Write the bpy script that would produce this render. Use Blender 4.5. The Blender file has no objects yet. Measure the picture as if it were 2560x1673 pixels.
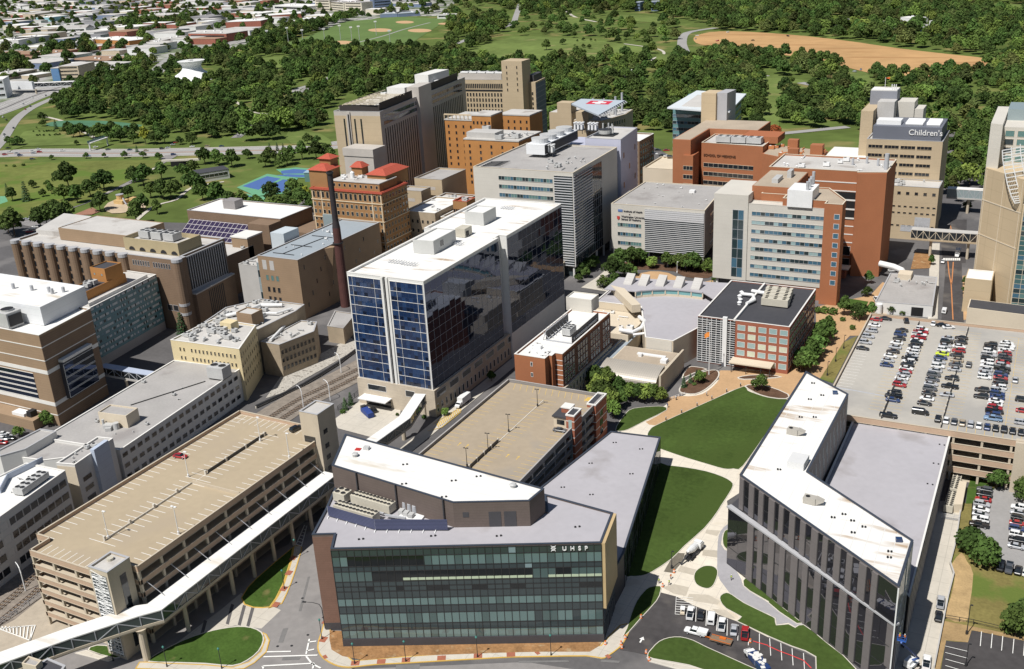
import bpy, math, random
from mathutils import Vector, Matrix, noise
rnd = random.Random(11)
S = bpy.context.scene
COL = S.collection
rad = math.radians
# ---------------------------------------------------------------- camera
CAMZ = 172.0
FPX = 2559.586
_p, _r, _y = rad(21.62085), rad(-3.22719), rad(28.57396)
FW = Vector((-math.sin(_y)*math.cos(_p), math.cos(_y)*math.cos(_p), -math.sin(_p)))
_r0 = Vector((math.cos(_y), math.sin(_y), 0)); _u0 = _r0.cross(FW)
RT = math.cos(_r)*_r0 + math.sin(_r)*_u0
UP = -math.sin(_r)*_r0 + math.cos(_r)*_u0
cam = bpy.data.cameras.new('camera'); camo = bpy.data.objects.new('camera', cam); COL.objects.link(camo)
cam.sensor_fit = 'HORIZONTAL'; cam.sensor_width = 36; cam.lens = FPX/2560*36
cam.clip_start = 1; cam.clip_end = 30000
m = Matrix.Identity(4)
for i in range(3):
 m[i][0] = RT[i]; m[i][1] = UP[i]; m[i][2] = -FW[i]
m[2][3] = CAMZ
camo.matrix_world = m
S.camera = camo
# ---------------------------------------------------------------- light
SUN_EL, SUN_AZ = 57.0, 75.0           # shadows run towards azimuth SUN_AZ (from +X)
sd = Vector((math.cos(rad(SUN_AZ))*math.cos(rad(SUN_EL)), math.sin(rad(SUN_AZ))*math.cos(rad(SUN_EL)), -math.sin(rad(SUN_EL))))
sl = bpy.data.lights.new('sun', 'SUN'); slo = bpy.data.objects.new('sun', sl); COL.objects.link(slo)
sl.energy = 5.0; sl.angle = rad(0.5); sl.color = (1.0, 0.97, 0.925)
slo.rotation_euler = sd.to_track_quat('-Z', 'Y').to_euler()
W = bpy.data.worlds.new("World"); S.world = W; W.use_nodes = True
nt = W.node_tree; bg = nt.nodes['Background']
sky = nt.nodes.new('ShaderNodeTexSky'); sky.sky_type = 'NISHITA'; sky.sun_disc = False
sky.sun_elevation = rad(SUN_EL); sky.sun_rotation = math.atan2(-sd.x, -sd.y); sky.air_density = 1.0; sky.dust_density = 0.6
nt.links.new(sky.outputs[0], bg.inputs[0]); bg.inputs[1].default_value = 0.05
S.view_settings.view_transform = 'Standard'; S.view_settings.look = 'None'
S.view_settings.gamma = 1; S.view_settings.exposure = 0.06
S.cycles.max_bounces = 5; S.cycles.diffuse_bounces = 2; S.render.filter_size = 0.9; S.cycles.glossy_bounces = 3
# ---------------------------------------------------------------- pixels of the survey photograph -> ground metres
_CO = [0, 640, 1280, 1920]; _RO = [0, 420, 840, 1253]
def q(cr, x, y, H=0.0):
 px = _CO[cr//10] + x/3.703; py = _RO[cr % 10] + y/3.703
 d = FW*FPX + RT*(px-1280) - UP*(py-836.5)
 t = (H-CAMZ)/d.z
 return Vector((d.x*t, d.y*t, H))
def qs(cr, H, pts): return [q(cr, x, y, H).to_2d() for x, y in pts]
def rect(H, fl, fr, br):
 a, b, c = [q(*p, H).to_2d() for p in (fl, fr, br)]
 u = (b-a).normalized(); v = Vector((-u.y, u.x)); d = (c-b).dot(v)
 return [a, b, b+v*d, a+v*d]
def arect(H, pts, pad=0):
 P = [q(*p, H) for p in pts]; xs = [p.x for p in P]; ys = [p.y for p in P]
 return box4(min(xs), min(ys), max(xs), max(ys))
def box4(x0, y0, x1, y1): return [Vector((x0, y0)), Vector((x1, y0)), Vector((x1, y1)), Vector((x0, y1))]
def grow(poly, d):
 """offset a CCW polygon inwards by d (negative grows)"""
 n = len(poly); out = []
 for i in range(n):
  a, b, c = poly[i-1], poly[i], poly[(i+1) % n]
  e1 = (b-a).normalized(); e2 = (c-b).normalized()
  n1 = Vector((-e1.y, e1.x)); n2 = Vector((-e2.y, e2.x))
  k = 1+n1.dot(n2)
  out.append(b+(n1+n2)*(d/max(k, .25)))
 return out
def ccw(poly):
 a = sum(poly[i-1].x*poly[i].y-poly[i].x*poly[i-1].y for i in range(len(poly)))
 return list(poly) if a > 0 else list(reversed(poly))
def inside(p, poly):
 c = False; n = len(poly); j = n-1
 for i in range(n):
  a, b = poly[i], poly[j]
  if (a[1] > p[1]) != (b[1] > p[1]) and p[0] < (b[0]-a[0])*(p[1]-a[1])/(b[1]-a[1])+a[0]: c = not c
  j = i
 return c
# ---------------------------------------------------------------- materials
MATS = {}
def M(name, col, rough=0.85, var=0.12, scale=0.25, metal=0.0, lines=None, spots=None, spec=0.4, fine=2.0, bump=0.0, objrand=0.0, coat=0.0, tint=None):
 """procedural surface: base colour broken up by two noises; lines = list of (axis, period, share, colour); spots = (colour, scale, threshold, stretch)"""
 mt = bpy.data.materials.new(name); mt.use_nodes = True; MATS[name] = mt
 n = mt.node_tree; L = n.links; b = n.nodes['Principled BSDF']
 b.inputs['Roughness'].default_value = rough; b.inputs['Metallic'].default_value = metal
 b.inputs['Specular IOR Level'].default_value = spec; b.inputs['Coat Weight'].default_value = coat
 if tint: b.inputs['Specular Tint'].default_value = (*tint, 1)
 geo = n.nodes.new('ShaderNodeNewGeometry'); pos = geo.outputs['Position']
 def nz(sc, det=3):
  t = n.nodes.new('ShaderNodeTexNoise'); t.inputs['Scale'].default_value = sc; t.inputs['Detail'].default_value = det
  L.new(pos, t.inputs['Vector']); return t.outputs['Fac']
 def mix(f, a, c2, blend='MIX'):
  x = n.nodes.new('ShaderNodeMix'); x.data_type = 'RGBA'; x.blend_type = blend
  if isinstance(f, float): x.inputs[0].default_value = f
  else: L.new(f, x.inputs[0])
  for s, v in ((6, a), (7, c2)):
   if isinstance(v, tuple): x.inputs[s].default_value = (*v, 1)
   else: L.new(v, x.inputs[s])
  return x.outputs[2]
 def rng(v, a, b2, c, d):
  r = n.nodes.new('ShaderNodeMapRange'); L.new(v, r.inputs[0])
  for i, k in enumerate((a, b2, c, d)): r.inputs[i+1].default_value = k
  return r.outputs[0]
 def mth(op, a, b2):
  r = n.nodes.new('ShaderNodeMath'); r.operation = op
  for i, v in enumerate((a, b2)):
   if isinstance(v, (int, float)): r.inputs[i].default_value = v
   else: L.new(v, r.inputs[i])
  return r.outputs[0]
 cur = tuple(col)
 if var:
  lo = tuple(c*(1-var) for c in col); hi = tuple(min(c*(1+var), 0.95) for c in col)
  f = mth('ADD', mth('MULTIPLY', nz(scale, 4), .6), mth('MULTIPLY', nz(fine, 2), .4))
  cur = mix(rng(f, .3, .7, 0, 1), lo, hi)
 if spots:
  sc_, ssc, th, st = spots
  mp = n.nodes.new('ShaderNodeMapping'); mp.inputs['Scale'].default_value = st; L.new(pos, mp.inputs[0])
  t = n.nodes.new('ShaderNodeTexNoise'); t.inputs['Scale'].default_value = ssc; t.inputs['Detail'].default_value = 5; L.new(mp.outputs[0], t.inputs['Vector'])
  cur = mix(rng(t.outputs['Fac'], th, th+.1, 0, .85), cur, sc_)
 for ax, per, sh, lc in (lines or []):
  sx = n.nodes.new('ShaderNodeSeparateXYZ'); L.new(pos, sx.inputs[0])
  fr = mth('FRACT', mth('DIVIDE', sx.outputs[ax], per), 0)
  cur = mix(mth('LESS_THAN', fr, sh), cur, lc)
 if objrand:
  oi = n.nodes.new('ShaderNodeObjectInfo')
  h = n.nodes.new('ShaderNodeHueSaturation'); L.new(oi.outputs['Random'], h.inputs['Value'])
  L.new(rng(oi.outputs['Random'], 0, 1, 1-objrand, 1+objrand), h.inputs['Value'])
  w = n.nodes.new('ShaderNodeTexWhiteNoise'); w.noise_dimensions = '1D'; L.new(oi.outputs['Random'], w.inputs['W'])
  L.new(rng(w.outputs['Value'], 0, 1, .478, .512), h.inputs['Hue'])
  if isinstance(cur, tuple): h.inputs['Color'].default_value = (*cur, 1)
  else: L.new(cur, h.inputs['Color'])
  cur = h.outputs[0]
 if isinstance(cur, tuple): b.inputs['Base Color'].default_value = (*cur, 1)
 else: L.new(cur, b.inputs['Base Color'])
 if bump:
  bp = n.nodes.new('ShaderNodeBump'); bp.inputs['Strength'].default_value = bump; bp.inputs['Distance'].default_value = .3
  L.new(nz(fine*1.5, 4), bp.inputs['Height']); L.new(bp.outputs[0], b.inputs['Normal'])
 return mt
# ---------------------------------------------------------------- mesh builder
class MB:
 def __init__(s): s.v = []; s.f = []; s.m = []
 def add(s, vs, fs, m=0):
  o = len(s.v); s.v += [tuple(v) for v in vs]
  for f in fs: s.f.append([o+i for i in f]); s.m.append(m)
 def quad(s, a, b, c, d, m=0): s.add([a, b, c, d], [(0, 1, 2, 3)], m)
 def poly(s, P, z, m=0): s.add([(p[0], p[1], z) for p in P], [tuple(range(len(P)))], m)
 def prism(s, P, z0, z1, m=0, top=True, bot=True, side=True, mt=None):
  n = len(P); vs = [(p[0], p[1], z0) for p in P]+[(p[0], p[1], z1) for p in P]
  if side: s.add(vs, [(i, (i+1) % n, n+(i+1) % n, n+i) for i in range(n)], m)
  if top: s.poly(P, z1, m if mt is None else mt)
  if bot: s.add([(p[0], p[1], z0) for p in P], [tuple(range(n-1, -1, -1))], m)
 def ring(s, P, Q, z0, z1, m=0):
  """hollow wall between outer polygon P and inner polygon Q"""
  n = len(P)
  for i in range(n):
   j = (i+1) % n; a, b, c, d = P[i], P[j], Q[j], Q[i]
   s.add([(a.x, a.y, z1), (b.x, b.y, z1), (c.x, c.y, z1), (d.x, d.y, z1)], [(0, 1, 2, 3)], m)
   s.add([(a.x, a.y, z0), (b.x, b.y, z0), (b.x, b.y, z1), (a.x, a.y, z1)], [(0, 1, 2, 3)], m)
   s.add([(c.x, c.y, z0), (d.x, d.y, z0), (d.x, d.y, z1), (c.x, c.y, z1)], [(0, 1, 2, 3)], m)
 def box(s, x, y, z, sx, sy, sz, a=0, m=0, mt=None):
  c, n = math.cos(a), math.sin(a)
  P = [Vector((x+dx*c-dy*n, y+dx*n+dy*c)) for dx, dy in ((-sx/2, -sy/2), (sx/2, -sy/2), (sx/2, sy/2), (-sx/2, sy/2))]
  s.prism(P, z, z+sz, m, mt=mt)
 def cyl(s, x, y, z, r, h, n=12, r2=None, m=0, mt=None):
  r2 = r if r2 is None else r2
  vs = [(x+r*math.cos(2*math.pi*i/n), y+r*math.sin(2*math.pi*i/n), z) for i in range(n)]+[(x+r2*math.cos(2*math.pi*i/n), y+r2*math.sin(2*math.pi*i/n), z+h) for i in range(n)]
  s.add(vs, [(i, (i+1) % n, n+(i+1) % n, n+i) for i in range(n)], m)
  s.add(vs[n:], [tuple(range(n))], m if mt is None else mt); s.add(vs[:n], [tuple(range(n-1, -1, -1))], m)
 def bar(s, p, t, w, h=None, m=0):
  """square bar from p to t"""
  h = h or w; p = Vector(p); t = Vector(t); d = (t-p).normalized()
  sx = d.cross(Vector((0, 0, 1)))
  sx = Vector((1, 0, 0)) if sx.length < 1e-4 else sx.normalized()
  up = sx.cross(d)
  vs = [e+sx*a*w/2+up*b*h/2 for e in (p, t) for a, b in ((-1, -1), (1, -1), (1, 1), (-1, 1))]
  s.add(vs, [(3, 2, 1, 0), (4, 5, 6, 7), (0, 1, 5, 4), (1, 2, 6, 5), (2, 3, 7, 6), (3, 0, 4, 7)], m)
 def tube(s, pts, r, n=8, m=0):
  pts = [Vector(p) for p in pts]; k = len(pts); vs = []
  for i, p in enumerate(pts):
   d = (pts[min(i+1, k-1)]-pts[max(i-1, 0)]).normalized()
   a = d.cross(Vector((0, 0, 1))); a = Vector((1, 0, 0)) if a.length < 1e-3 else a.normalized(); b = a.cross(d)
   rr = r[i] if isinstance(r, (list, tuple)) else r
   vs += [p+(a*math.cos(2*math.pi*j/n)+b*math.sin(2*math.pi*j/n))*rr for j in range(n)]
  fs = [(i*n+j, i*n+(j+1) % n, (i+1)*n+(j+1) % n, (i+1)*n+j) for i in range(k-1) for j in range(n)]
  fs += [tuple(range(n)), tuple(range((k-1)*n, k*n))]
  s.add(vs, fs, m)
 def wallbox(s, P0, P1, z0, z1, out, thick=None, m=0):
  """plate on the wall P0-P1 standing proud by out (inwards thickness thick)"""
  P0, P1 = P0.to_2d(), P1.to_2d(); u = (P1-P0).normalized(); nn = Vector((u.y, -u.x)); th = out+.3 if thick is None else thick
  a, b = P0+nn*out, P1+nn*out
  s.prism([a, b, b-nn*th, a-nn*th], z0, z1, m)
 def mesh(s, name, mats, off=(0, 0, 0), smooth=False):
  me = bpy.data.meshes.new(name); ox, oy, oz = off
  me.from_pydata([(x-ox, y-oy, z-oz) for x, y, z in s.v], [], s.f)
  for mt in (mats if isinstance(mats, (list, tuple)) else [mats]): me.materials.append(mt)
  me.polygons.foreach_set('material_index', s.m)
  if smooth: me.polygons.foreach_set('use_smooth', [True]*len(s.f))
  me.update(); return me
 def build(s, name, mats, parent=None, label=None, smooth=False, kind=None, cat=None, group=None):
  off = wloc(parent) if parent else (0, 0, 0)
  if not parent and s.v and kind is None:
   xs = [v[0] for v in s.v]; ys = [v[1] for v in s.v]; off = ((min(xs)+max(xs))/2, (min(ys)+max(ys))/2, min(v[2] for v in s.v))
  o = bpy.data.objects.new(name, s.mesh(name, mats, off, smooth)); COL.objects.link(o)
  if parent: o.parent = parent
  elif kind is None: o.location = off
  if label: o['label'] = label
  if kind: o['kind'] = kind
  if cat: o['category'] = cat
  if group: o['group'] = group
  return o
def wloc(o):
 p = Vector(o.location)
 while o.parent: o = o.parent; p += Vector(o.location)
 return p
def thing(name, label, cat, loc, rz=0, group=None):
 o = bpy.data.objects.new(name, None); COL.objects.link(o); o.empty_display_size = 1
 o.location = (loc[0], loc[1], loc[2] if len(loc) > 2 else 0); o.rotation_euler = (0, 0, rz)
 o['label'] = label; o['category'] = cat
 if group: o['group'] = group
 return o
def inst(me, name, parent, loc, rz=0, scale=None):
 o = bpy.data.objects.new(name, me); COL.objects.link(o)
 if parent: o.parent = parent; o.location = Vector(loc)-wloc(parent)
 else: o.location = loc
 o.rotation_euler = (0, 0, rz)
 if scale: o.scale = scale
 return o
def dup(root, loc, rz, label=None, group=None):
 r = root.copy(); COL.objects.link(r); r.location = loc; r.rotation_euler = (0, 0, rz)
 if label: r['label'] = label
 if group: r['group'] = group
 for ch in list(root.children):
  c = ch.copy(); COL.objects.link(c); c.parent = r
  for g in list(ch.children):
   d = g.copy(); COL.objects.link(d); d.parent = c
 return r
def struct(name, P, z, mat, cr=None, subdiv=False):
 b = MB(); b.poly(ccw(P), z); return b.build(name, mat, kind='structure')
def text(root, s, o, u, size, mat, name='sign_lettering', ext=.12, up=(0, 0, 1), label=None, bold=0.0):
 """lettering standing on a wall: origin o, reading direction u"""
 cu = bpy.data.curves.new(name, 'FONT'); cu.body = s; cu.size = size; cu.extrude = ext; cu.offset = bold
 t = bpy.data.objects.new(name, cu); COL.objects.link(t)
 dg = bpy.context.evaluated_depsgraph_get(); me = bpy.data.meshes.new_from_object(t.evaluated_get(dg))
 bpy.data.objects.remove(t); me.materials.clear(); me.materials.append(mat); me.name = name
 u = Vector(u).normalized(); up = Vector(up); nn = u.cross(up)
 r = Matrix((u, up, nn)).transposed()
 me.transform(r.to_4x4())
 ob = bpy.data.objects.new(name, me); COL.objects.link(ob); ob.parent = root; ob.location = Vector(o)-wloc(root)
 if label: ob['label'] = label
 return ob
# ---------------------------------------------------------------- building kit
def shell(root, P, z0, H, wall, roof, par=1.0, th=.45, cope=None, name='wall', bands=None):
 P = ccw(P); I = grow(P, th); b = MB()
 b.prism(P, z0, H-par, top=False); b.ring(P, I, H-par, H-.12)
 b.build(name, wall, root)
 r = MB(); r.poly(I, H-par); r.build('roof', roof, root)
 c = MB(); c.ring(grow(P, -.08), grow(P, th+.08), H-.12, H); c.build('coping', cope or roof, root)
 return P
WN = {}
def wins(root, P0, P1, z0, z1, nc, nr, w, h, glass, frame, skip=None, m0=None, sill=None, name='window', u0=0., u1=1., proud=.05):
 """grid of windows on the wall from P0 to P1 (left to right seen from outside)"""
 P0, P1 = P0.to_2d(), P1.to_2d(); d = P1-P0; P0, P1 = P0+d*u0, P0+d*u1
 d = P1-P0; Ln = d.length; u = d/Ln; nn = Vector((u.y, -u.x)); rz = math.atan2(u.y, u.x)
 st = WN.setdefault(root.name, [0, None])
 key = (round(w, 2), round(h, 2), frame.name, len(glass) if isinstance(glass, list) else glass.name)
 gl = glass if isinstance(glass, list) else [glass]
 mes = []
 for g in gl:
  b = MB(); t = .12
  for (a, c, e, f) in ((-w/2-t, w/2+t, h/2, h/2+t), (-w/2-t, w/2+t, -h/2-t, -h/2), (-w/2-t, -w/2, -h/2, h/2), (w/2, w/2+t, -h/2, h/2)):
   b.prism([Vector((a, -proud*2)), Vector((c, -proud*2)), Vector((c, .05)), Vector((a, .05))], e, f, 0)
  b.quad((-w/2, -proud, -h/2), (w/2, -proud, -h/2), (w/2, -proud, h/2), (-w/2, -proud, h/2), 1)
  mes.append((b.mesh(name, [frame, g]), g))
 for r in range(nr):
  zc = z1-(z1-z0)*(r+.5)/nr
  for c in range(nc):
   if skip and skip(c, r): continue
   p = P0+u*(Ln*(c+.5)/nc); k = rnd.randrange(len(gl))
   if st[0] < 98:
    inst(mes[k][0], name, root, (p.x, p.y, zc), rz); st[0] += 1
   else:
    if st[1] is None: st[1] = (MB(), [])
    b, ml = st[1]
    for x in (frame, gl[k]):
     if x not in ml: ml.append(x)
    b.wallbox(p-u*(w/2+.12), p+u*(w/2+.12), zc-h/2-.12, zc+h/2+.12, proud*.6, .1, ml.index(frame))
    a, e = p-u*w/2+nn*proud, p+u*w/2+nn*proud
    b.quad((a.x, a.y, zc-h/2), (e.x, e.y, zc-h/2), (e.x, e.y, zc+h/2), (a.x, a.y, zc+h/2), ml.index(gl[k]))
def flush_windows(root, name='window'):
 st = WN.get(root.name)
 if st and st[1]: st[1][0].build(name, st[1][1], root, kind='stuff')
def strips(root, P0, P1, zs, hh, glass, frame, nmul=8, out=.06, name='window_band', u0=0., u1=1.):
 """one ribbon window per storey; zs are sill heights"""
 P0, P1 = P0.to_2d(), P1.to_2d(); d = P1-P0; P0, P1 = P0+d*u0, P0+d*u1; d = P1-P0; u = d.normalized(); nn = Vector((u.y, -u.x))
 gl = glass if isinstance(glass, list) else [glass]
 for z in zs:
  b = MB()
  b.wallbox(P0, P1, z-.15, z, out+.12, m=0); b.wallbox(P0, P1, z+hh, z+hh+.15, out+.12, m=0)
  for i in range(nmul):
   a, e = P0+d*(i/nmul)+nn*out, P0+d*((i+1)/nmul)+nn*out
   b.quad((a.x, a.y, z), (e.x, e.y, z), (e.x, e.y, z+hh), (a.x, a.y, z+hh), 1+rnd.randrange(len(gl)))
   b.wallbox(P0+d*(i/nmul)-u*.06, P0+d*(i/nmul)+u*.06, z, z+hh, out+.06, .2, 0)
  b.build(name, [frame]+gl, root)
def curtain(root, P0, P1, rows, n, mats, mull, out=.12, mw=.14, name='glazing', u0=0., u1=1., hb=.14, every=1, pick=None):
 """curtain wall; rows = list of (z0, z1, [material indices to pick from])"""
 P0, P1 = P0.to_2d(), P1.to_2d(); d = P1-P0; P0, P1 = P0+d*u0, P0+d*u1; d = P1-P0; u = d.normalized(); nn = Vector((u.y, -u.x))
 for ri, (z0, z1, ch) in enumerate(rows):
  b = MB(); last = ch[0]
  for i in range(n):
   if pick: k = pick(i, ri, ch)
   else: k = rnd.choice(ch)
   j = rnd.uniform(-.03, .03)
   a, e = P0+d*(i/n)+nn*(out*.5+j), P0+d*((i+1)/n)+nn*(out*.5-j)
   b.quad((a.x, a.y, z0), (e.x, e.y, z0), (e.x, e.y, z1), (a.x, a.y, z1), 1+k)
   if i % every == 0: b.wallbox(P0+d*(i/n)-u*mw/2, P0+d*(i/n)+u*mw/2, z0, z1, out, .3, 0)
  b.wallbox(P1-u*mw, P1, z0, z1, out, .3, 0)
  b.wallbox(P0, P1, z1-hb, z1, out-.004, .3, 0)
  b.build(name, [mull]+mats, root)
def rooftop(root, P, z, n, seed, mats, big=1.0, name='rooftop_unit', avoid=()):
 """scatter of small plant on a roof: boxes with fans, vents, pipes"""
 r = random.Random(seed); xs = [p.x for p in P]; ys = [p.y for p in P]; I = grow(ccw(P), 1.6); k = 0
 for _ in range(n*30):
  if k >= n: break
  p = Vector((r.uniform(min(xs), max(xs)), r.uniform(min(ys), max(ys))))
  if not inside(p, I) or any(inside(p, A) for A in avoid): continue
  k += 1; t = r.random(); b = MB(); s = big*r.uniform(.7, 1.4)
  if t < .4:
   b.box(p.x, p.y, z+.25, 2.2*s, 1.5*s, 1.2*s, 0, 0); b.cyl(p.x-.5*s, p.y, z+.25+1.2*s, .5*s, .15, 10, m=1); b.box(p.x, p.y, z, 1.8*s, 1.2*s, .26, 0, 1)
   b.build(name, mats, root)
  elif t < .75:
   b.cyl(p.x, p.y, z, .3*s, .8*s, 8, m=0); b.cyl(p.x, p.y, z+.8*s, .5*s, .3*s, 8, .3*s, m=0); b.build('vent', mats, root)
  else:
   a = r.choice((0, math.pi/2)); l = r.uniform(2, 5)*big
   b.bar((p.x-l/2*math.cos(a), p.y-l/2*math.sin(a), z+.5), (p.x+l/2*math.cos(a), p.y+l/2*math.sin(a), z+.5), .35*big, m=0)
   b.box(p.x, p.y, z, .3, .3, .4, 0, 1); b.build('duct', mats, root)
def chiller(root, c, a, L, Wd, h, z, nf, mats, name='rooftop_chiller', rows=2):
 b = MB(); b.box(c.x, c.y, z+.35, L, Wd, h, a, 0); b.box(c.x, c.y, z, L*.96, Wd*.9, .36, a, 1)
 ca, sa = math.cos(a), math.sin(a); fans = []
 for i in range(nf):
  for j in range(rows):
   dx = L*((i+.5)/nf-.5); dy = Wd*((j+.5)/rows-.5); r = min(L/nf, Wd/rows)*.4
   fans.append((c.x+dx*ca-dy*sa, c.y+dx*sa+dy*ca, r))
 o = b.build(name, mats, root); fb_ = MB(); fb_.cyl(0, 0, 0, fans[0][2], .25, 10, m=0, mt=1); me = fb_.mesh('fan', mats)
 for x, y, r in fans: inst(me, 'fan', o, (x, y, z+.35+h))
 return o
def penthouse(root, P, z0, z1, wall, roof, name='penthouse', par=.5):
 P = ccw(P); b = MB(); I = grow(P, .3)
 b.prism(P, z0, z1-par, 0, top=False); b.ring(P, I, z1-par, z1, 0); b.poly(I, z1-par, 1); return b.build(name, [wall, roof], root)
def mid(P): 
 v = Vector((0, 0))
 for p in P: v += p
 return v/len(P)
# ================================================================ materials
GRASS = M('park grass', (.098, .135, .034), .95, .35, .012, fine=.06, spots=((.24, .20, .08), .02, .56, (1, 1, 1)), spec=.1)
LAWN = M('new lawn', (.052, .084, .019), .95, .34, .05, fine=.7, spots=((.055, .085, .02), .05, .5, (1.6, .5, 1)), spec=.1, bump=.3)
ISL = M('island grass', (.055, .10, .02), .95, .3, .15, fine=1.2, spots=((.17, .15, .06), .12, .62, (1, 1, 1)), spec=.1, bump=.3)
DRYG = M('dry grass', (.20, .17, .06), .95, .3, .12, fine=1.0, spots=((.10, .15, .03), .06, .52, (1, 1, 1)), spec=.1, bump=.4)
DIRT = M('bare soil', (.30, .165, .075), .95, .35, .25, fine=1.4, spots=((.40, .30, .18), .3, .58, (1, 1, 1)), bump=.5, spec=.1)
FDIRT = M('graded field', (.46, .28, .13), .95, .18, .01, fine=.05, spots=((.36, .20, .09), .02, .55, (.3, 1.6, 1)), spec=.1)
MULCH = M('mulch bed', (.12, .07, .045), .95, .35, .3, fine=2.5, spec=.1, bump=.5)
ASPH = M('asphalt', (.105, .10, .10), .9, .22, .06, fine=.6, spots=((.17, .16, .155), .035, .52, (1, 1, 1)))
ASPD = M('fresh asphalt', (.06, .055, .055), .9, .3, .08, fine=.5, spots=((.14, .125, .11), .05, .55, (1, 1, 1)))
STREET = M('worn street', (.25, .235, .225), .9, .15, .05, fine=.5, spots=((.19, .18, .175), .05, .53, (1, 1, 1)))
CONC = M('concrete paving', (.52, .48, .41), .9, .1, .08, fine=.7, lines=[(0, 6.1, .02, (.38, .35, .3)), (1, 6.3, .02, (.38, .35, .3))])
PLAZA = M('pale plaza concrete', (.66, .60, .50), .9, .1, .08, fine=.7, lines=[(0, 4.1, .03, (.5, .46, .4)), (1, 4.3, .03, (.5, .46, .4))], spots=((.55, .47, .36), .06, .6, (1, 1, 1)))
PLAZD = M('grey plaza band', (.47, .42, .34), .9, .1, .1, fine=.8)
GPATH = M('grey path', (.33, .32, .33), .9, .12, .08, fine=.7)
BRKP = M('brick paving', (.47, .30, .16), .9, .14, .1, fine=.9)
REDP = M('red paver', (.34, .12, .07), .9, .15, .3)
CURBY = M('yellow kerb paint', (.56, .36, .08), .8, .1)
CURB = M('kerb concrete', (.58, .54, .47), .9, .1)
PAINT = M('white road paint', (.78, .77, .73), .8, .1, .6)
PAINTY = M('yellow road paint', (.62, .42, .10), .8, .12, .5)
BALL = M('track ballast', (.24, .205, .17), .95, .35, .4, fine=3.0, bump=.6)
ROCK = M('rubble slope', (.45, .42, .37), .95, .4, .5, fine=1.6, bump=1.0, spots=((.16, .14, .12), .5, .55, (1, 1, 1)))
WATER = M('green lagoon water', (.085, .20, .11), .5, .2, .05, spec=.5)
COURTB = M('blue tennis court', (.065, .13, .33), .8, .06)
COURTG = M('green court surround', (.13, .33, .19), .8, .08)
CITYG = M('city ground', (.34, .33, .305), .95, .35, .012, fine=.05, spots=((.08, .12, .035), .014, .5, (1, 1, 1)))
PLAY = M('playground rubber', (.30, .15, .10), .9, .2)
METD = M('dark metal', (.03, .03, .032), .5, .1, spec=.5)
METW = M('white metal', (.75, .75, .74), .5, .05)
METG = M('grey galvanised metal', (.42, .43, .45), .45, .12, .8, spec=.5)
METB = M('black void', (.012, .012, .013), .8, 0)
WOOD = M('timber pole', (.2, .14, .09), .9, .2)
TARP = M('tar patch', (.17, .165, .16), .9, .15, .3)
# ================================================================ the setting: ground sheets, each a few mm above the last
LZ = [0.0]
V2_ = lambda x, y: Vector((x, y))
EX = []
NOTREE = ('road', 'park_road', 'highway', 'ramp', 'water', 'pond', 'graded_field', 'ball_field', 'tennis_court', 'parking_lot', 'playground', 'meadow', 'path', 'pavement')
def bbox(P): xs = [p[0] for p in P]; ys = [p[1] for p in P]; return (min(xs), min(ys), max(xs), max(ys))
def sheet(name, P, mat, h=None):
 LZ[0] += .004
 if name in NOTREE: EX.append((bbox(P), P, name))
 b = MB(); b.poly(ccw(P), h if h is not None else LZ[0]); return b.build(name, mat, kind='structure')
def slab(name, P, mat, h, top=None):
 b = MB(); b.prism(ccw(P), 0, h, bot=False); return b.build(name, mat, kind='structure')
def px(pts, H=0): return [q(0, x*3.703, y*3.703, H).to_2d() for x, y in pts]      # source pixels
def ribbon(pts, w0, w1=None):
 w1 = w0 if w1 is None else w1; n = len(pts); L_, R_ = [], []
 for i, p in enumerate(pts):
  d = (pts[min(i+1, n-1)]-pts[max(i-1, 0)]).normalized(); nn = Vector((-d.y, d.x)); w = w0+(w1-w0)*i/(n-1)
  L_.append(p+nn*w/2); R_.append(p-nn*w/2)
 return L_+R_[::-1]
def smooth(pts, k=4, closed=True):
 n = len(pts); out = []
 for i in range(n if closed else n-1):
  p0, p1, p2, p3 = pts[(i-1) % n] if closed or i else pts[0], pts[i], pts[(i+1) % n], pts[(i+2) % n] if closed or i < n-2 else pts[-1]
  for j in range(k):
   t = j/k
   out.append(.5*((2*p1)+(-p0+p2)*t+(2*p0-5*p1+4*p2-p3)*t*t+(-p0+3*p1-3*p2+p3)*t**3))
 if not closed: out.append(pts[-1])
 return out
b = MB(); b.quad((-12000, -1500, 0), (6000, -1500, 0), (6000, 12000, 0), (-12000, 12000, 0)); b.build('ground', GRASS, kind='structure')
sheet('city_ground', px([(-700, 420), (-900, 60), (0, -35), (900, -60), (1180, -20), (1090, 40), (960, 42), (700, 95), (430, 150), (330, 165), (150, 230), (60, 260)]), CITYG)
sheet('pavement', px([(-300, 1900), (3200, 1900), (2700, 330), (2300, 330), (2000, 560), (1620, 360), (1300, 440), (1020, 400), (820, 470), (760, 500), (640, 600), (560, 560), (0, 545), (-300, 700)]), ASPH)
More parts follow.
